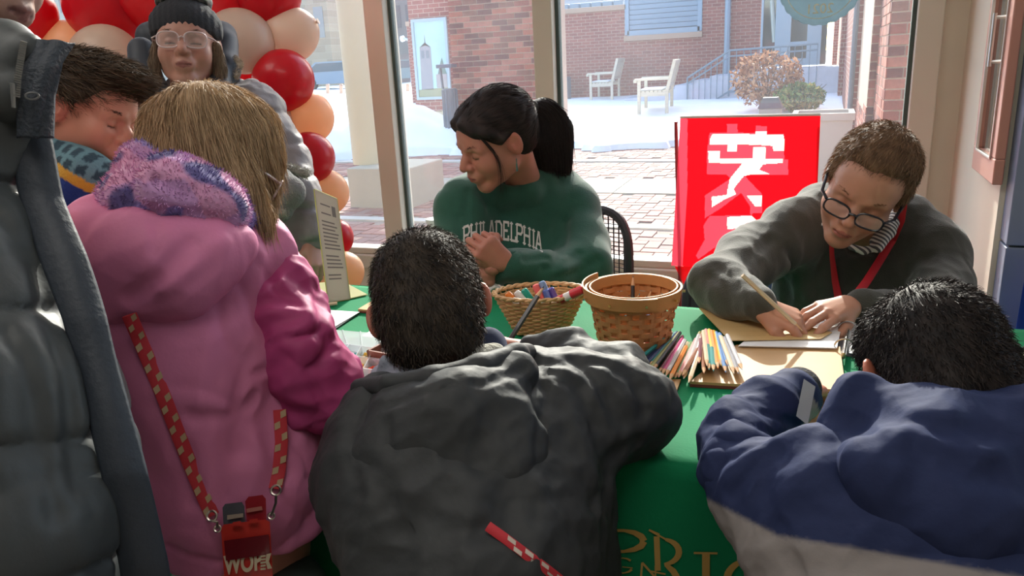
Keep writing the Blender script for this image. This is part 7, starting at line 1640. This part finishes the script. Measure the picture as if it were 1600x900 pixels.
    # hood lying on the back with its peak to the left
    hd = S(); hd.chain([(P(1302, 664, .86), .018), (P(1352, 632, .85), .030), (P(1450, 680, .80), .046), (P(1600, 684, .79), .046), (P(1680, 710, .80), .045)], k=.03); hd.ell(P(1500, 765, .755), np.array([.118, .045, .064]), frame((0, 0, 1), (.25, 1, 0)), k=.05); hd.chain([(P(1318, 688, .83), .020), (P(1385, 742, .775), .034), (P(1480, 795, .745), .040), (P(1600, 835, .745), .045)], k=.03)
    hd.disp += [folds(.005, 22, 24), folds(.007, 10, 26), folds(.0025, 50, 3)]
    creases(hd, [([(1340, 610), (1400, 650), (1480, 670), (1560, 676)], .007, .012), ([(1330, 660), (1380, 700), (1450, 730)], .006, .012), ([(1430, 700), (1500, 740), (1560, 740)], .007, .012)], .4)
    hd.cap(P(1455, 560, .93), P(1455, 618, .88), .075, .062, k=.015, op='s')
    sdf_obj('hood', hd, .0042, mat('navy_hood', tuple(nv)+(1,), .75, spec=.12, bump=.06, bscale=120), e, post=NV)
    f0 = P(1420, 960, .82); f0 = np.array([f0[0], min(f0[1], .76), .5]); lower(e, [f0+[-.07, 0, 0], f0+[.07, 0, 0]], [np.array([f0[0]-.08, f0[1], .06]), np.array([f0[0]+.08, f0[1], .06])], (0, 1, 0), .075, .05)
boy_right()
# ------------------------------------------------------------------ the adult in the black puffer, cut by the left edge
def adult_left():
    c = P(-82, -88, .86); R = frame((.96, -.16, .12), (.12, .98, .1)); k = 1.0
    T = lambda x, y, z: c+R @ (np.array([x, y, z])*k)
    e = tag(empty('person', (P(-20, 600, .75)[0], P(-20, 600, .75)[1], 0)), 'adult in a long black puffer coat, cut off by the left edge', 'person')
    hs = S(); head_sdf(hs, c, R, k); hs.chain([(T(0, -.03, -.06), .055), (P(-60, 130, .86), .06)], k=.03)
    sk = skin_col(c, R, k, hexc(150, 116, 104), hexc(120, 76, 74), .3)
    tor = S(); tor.chain([(P(-80, 250, .86), .09), (P(-60, 800, .9), .10)], k=.05)
    body_obj(e, hs, [(tor, .014)], sk, .004)
    h = S(); h.ell(T(0, -.018, .04), np.array([.083, .101, .088])*k, R); h.plane(T(0, .06, .04), R @ np.array([0, 1.0, -.5]), k=.01); sdf_obj('hair', h, .006, mat('dark_hair', hexc(50, 44, 42), .7), e)
    g = S(); g.chain([(P(-140, 190, .82), .10), (P(-50, 200, .75), .05), (P(-5, 180, .75), .030)], k=.05)
    g.chain([(P(-95, 300, .76), .078), (P(-90, 460, .74), .098), (P(-65, 640, .72), .118), (P(-50, 800, .72), .135), (P(-35, 1000, .74), .145)], k=.06)
    pu = [folds(.004, 34, 6, stretch=(1, .4, .3)), folds(.008, 14, 9, stretch=(1, .5, .4))]
    ax = CV(-.35, -.90, .2)
    g.disp += [quilt(.009, .10, CV(.28, .95, .1), off=.03, warp=.006)]+pu
    creases(g, [([(0, 330), (60, 420), (95, 560), (120, 760)], .006, .010), ([(10, 520), (60, 640), (90, 800)], .006, .010), ([(90, 400), (130, 560), (160, 700)], .005, .008)], .3)
    sdf_obj('coat', g, .004, mat('black_puffer', hexc(62, 67, 69), .5, spec=.4, var=.05, vscale=12, bump=.05, bscale=120), e, post=[crumple(.009, 15, 46, CV(.25, -1, 0), .25), crumple(.005, 34, 47, CV(.2, -1, 0), .3)])
    Lp = [(15, 120), (16, 200), (32, 300), (64, 400), (102, 500), (134, 620), (162, 740), (190, 880), (204, 980)]; Rp = [(86, 120), (76, 215), (98, 310), (132, 400), (164, 500), (196, 620), (226, 740), (262, 880), (282, 980)]; HL = g.hit(Lp, .3); Dp = [min(.76, float(np.dot(h_-C0, -RC[:, 2]))-.004) for h_ in HL]; Dp = [float(np.interp(i, [0, 2, 4, 6, 8], [Dp[0], Dp[2], Dp[4], Dp[6], Dp[8]])) for i in range(9)]
    nu, nv = 14, 150; V = []
    for j in range(nv+1):
        t = j/nv*8
        l = [np.interp(t, range(9), [q[a] for q in Lp]) for a in (0, 1)]; r_ = [np.interp(t, range(9), [q[a] for q in Rp]) for a in (0, 1)]; D = np.interp(t, range(9), Dp)
        for i in range(nu+1):
            w = i/nu; V.append(P(l[0]+(r_[0]-l[0])*w+2*sin(t*2.3)*w, l[1]+(r_[1]-l[1])*w, D-.004*sin(pi*w)+.012*w*w+.0015*sin(t*3.1+2*w)))
    ii = np.arange((nu+1)*(nv+1)).reshape(nv+1, nu+1); F = np.stack([ii[:-1, :-1], ii[1:, :-1], ii[1:, 1:], ii[:-1, 1:]], -1).reshape(-1, 4)
    o = mesh_np('front_placket', np.array(V), F, mat('placket_black', hexc(42, 50, 60), .6, bump=.1, bscale=150), e); md = o.modifiers.new('thick', 'SOLIDIFY'); md.thickness = .007; md.offset = 0
    # stand-up collar with zip
    cl = S(); cl.chain([(P(-30, 80, .78), .020), (P(10, 82, .74), .020), (P(45, 78, .72), .014)], k=.02); cl.chain([(P(-20, 140, .77), .03), (P(20, 140, .73), .026)], k=.03)
    cl.chain([(P(10, 82, .74), .020), (P(20, 150, .73), .026)], k=.03); cl.disp += [folds(.005, 40, 8)]; sdf_obj('collar', cl, .0035, mat('black_puffer', hexc(70, 74, 76), .38), e)
    fL, fR = [(40, 64), (36, 110), (32, 160), (30, 215)], [(113, 67), (95, 104), (80, 148), (78, 215)]; V = []
    for j in range(41):
        t = j/40*3; l = [np.interp(t, range(4), [q[a] for q in fL]) for a in (0, 1)]; r_ = [np.interp(t, range(4), [q[a] for q in fR]) for a in (0, 1)]; D = np.interp(t, range(4), [.722, .712, .712, .722])
        for i in range(21): w = i/20; V.append(P(l[0]+(r_[0]-l[0])*w, l[1]+(r_[1]-l[1])*w, D-.006*sin(pi*w)+.012*w*w+.0012*sin(w*14+t*2)))
    ii = np.arange(41*21).reshape(41, 21); F = np.stack([ii[:-1, :-1], ii[1:, :-1], ii[1:, 1:], ii[:-1, 1:]], -1).reshape(-1, 4)
    o = mesh_np('collar_flap', np.array(V), F, mat('flap_black', hexc(48, 56, 66), .6, bump=.3, bscale=300), e); md = o.modifiers.new('thick', 'SOLIDIFY'); md.thickness = .008; md.offset = 0
    fl = S(); fl.chain([(P(60, 90, .712), .006), (P(50, 160, .708), .006)])
    Mz = mat('zip_metal', hexc(140, 144, 146), .35, .9); zp = [(37, 66), (33, 90), (28, 120), (26, 150)]; b = MB()
    cs = S(); cs.p = cl.p+fl.p; cs.lo, cs.hi = cl.lo, cl.hi
    H = cs.hit(zp, .4); 
    for i in range(26):
        t = i/25*3; j = min(2, int(t)); a = H[j]+(H[j+1]-H[j])*(t-j); d = nz(H[1]-H[0]); u = nz(C0-a); s_ = np.cross(d, u); a = a+u*.002; b.tube([a-s_*.003, a+s_*.003], .0011, 5)
    b.build('zip_teeth', Mz, e); b = MB(); zz = cs.hit([(20, 130), (22, 168)], .4); zz = zz+(C0-zz)/np.linalg.norm(C0-zz, axis=1)[:, None]*.004; b.tube(zz, [.003, .0022], 8); b.build('zip_pull', Mz, e, True)
    for x, y in ((80, 88), (50, 150)):
        q = (cs if y < 100 else cs).hit([(x, y)], .4)[0]; u = nz(C0-q); r_ = nz(np.cross(u, [0, 0, 1])); w = np.cross(u, r_); b = MB(); b.tube([q+u*.002+.0045*(r_*cos(t)*1.2+w*sin(t)*.7) for t in np.linspace(0, 2*pi, 16, endpoint=False)], .001, 6, closed=True); b.build('snap_ring', Mz, e, True)
    f0 = P(-20, 900, .85); f0 = np.array([f0[0], f0[1], .6]); lower(e, [f0+[-.08, 0, 0], f0+[.08, 0, 0]], [np.array([f0[0]-.1, f0[1], .06]), np.array([f0[0]+.1, f0[1], .06])], (.8, .4, 0), .085, .06)
adult_left()
# ------------------------------------------------------------------ royal blue cloth at the right edge
def blue_cloth():
    n, m = 30, 24; V = []
    for j in range(m+1):
        for i in range(n+1):
            u, v = i/n, j/m; a = PY(1590-14*v*2.2, 420+150*v, 1.98); V.append((a[0]+u*.35+.0, 1.90+.035*sin(26*u+2+.6*v)*(.25+v)-.0, a[2]))
    zt = max(v[2] for v in V); V = np.array(V)
    # from the seen top edge down to the floor
    for j in range(m+1):
        row = V[j*(n+1):(j+1)*(n+1)]; row[:, 2] = zt*(1-j/m)+.005
    i = np.arange((m+1)*(n+1)).reshape(m+1, n+1); F = np.stack([i[:-1, :-1], i[1:, :-1], i[1:, 1:], i[:-1, 1:]], -1).reshape(-1, 4)
    o = mesh_np('drape', V, F, mat('royal_blue', hexc(24, 70, 178), .7, bump=.1, bscale=100)); o.modifiers.new('t', 'SOLIDIFY').thickness = .004
    tag(o, 'royal blue cloth hanging in folds at the far right edge against the tiled pier', 'cloth')
blue_cloth()
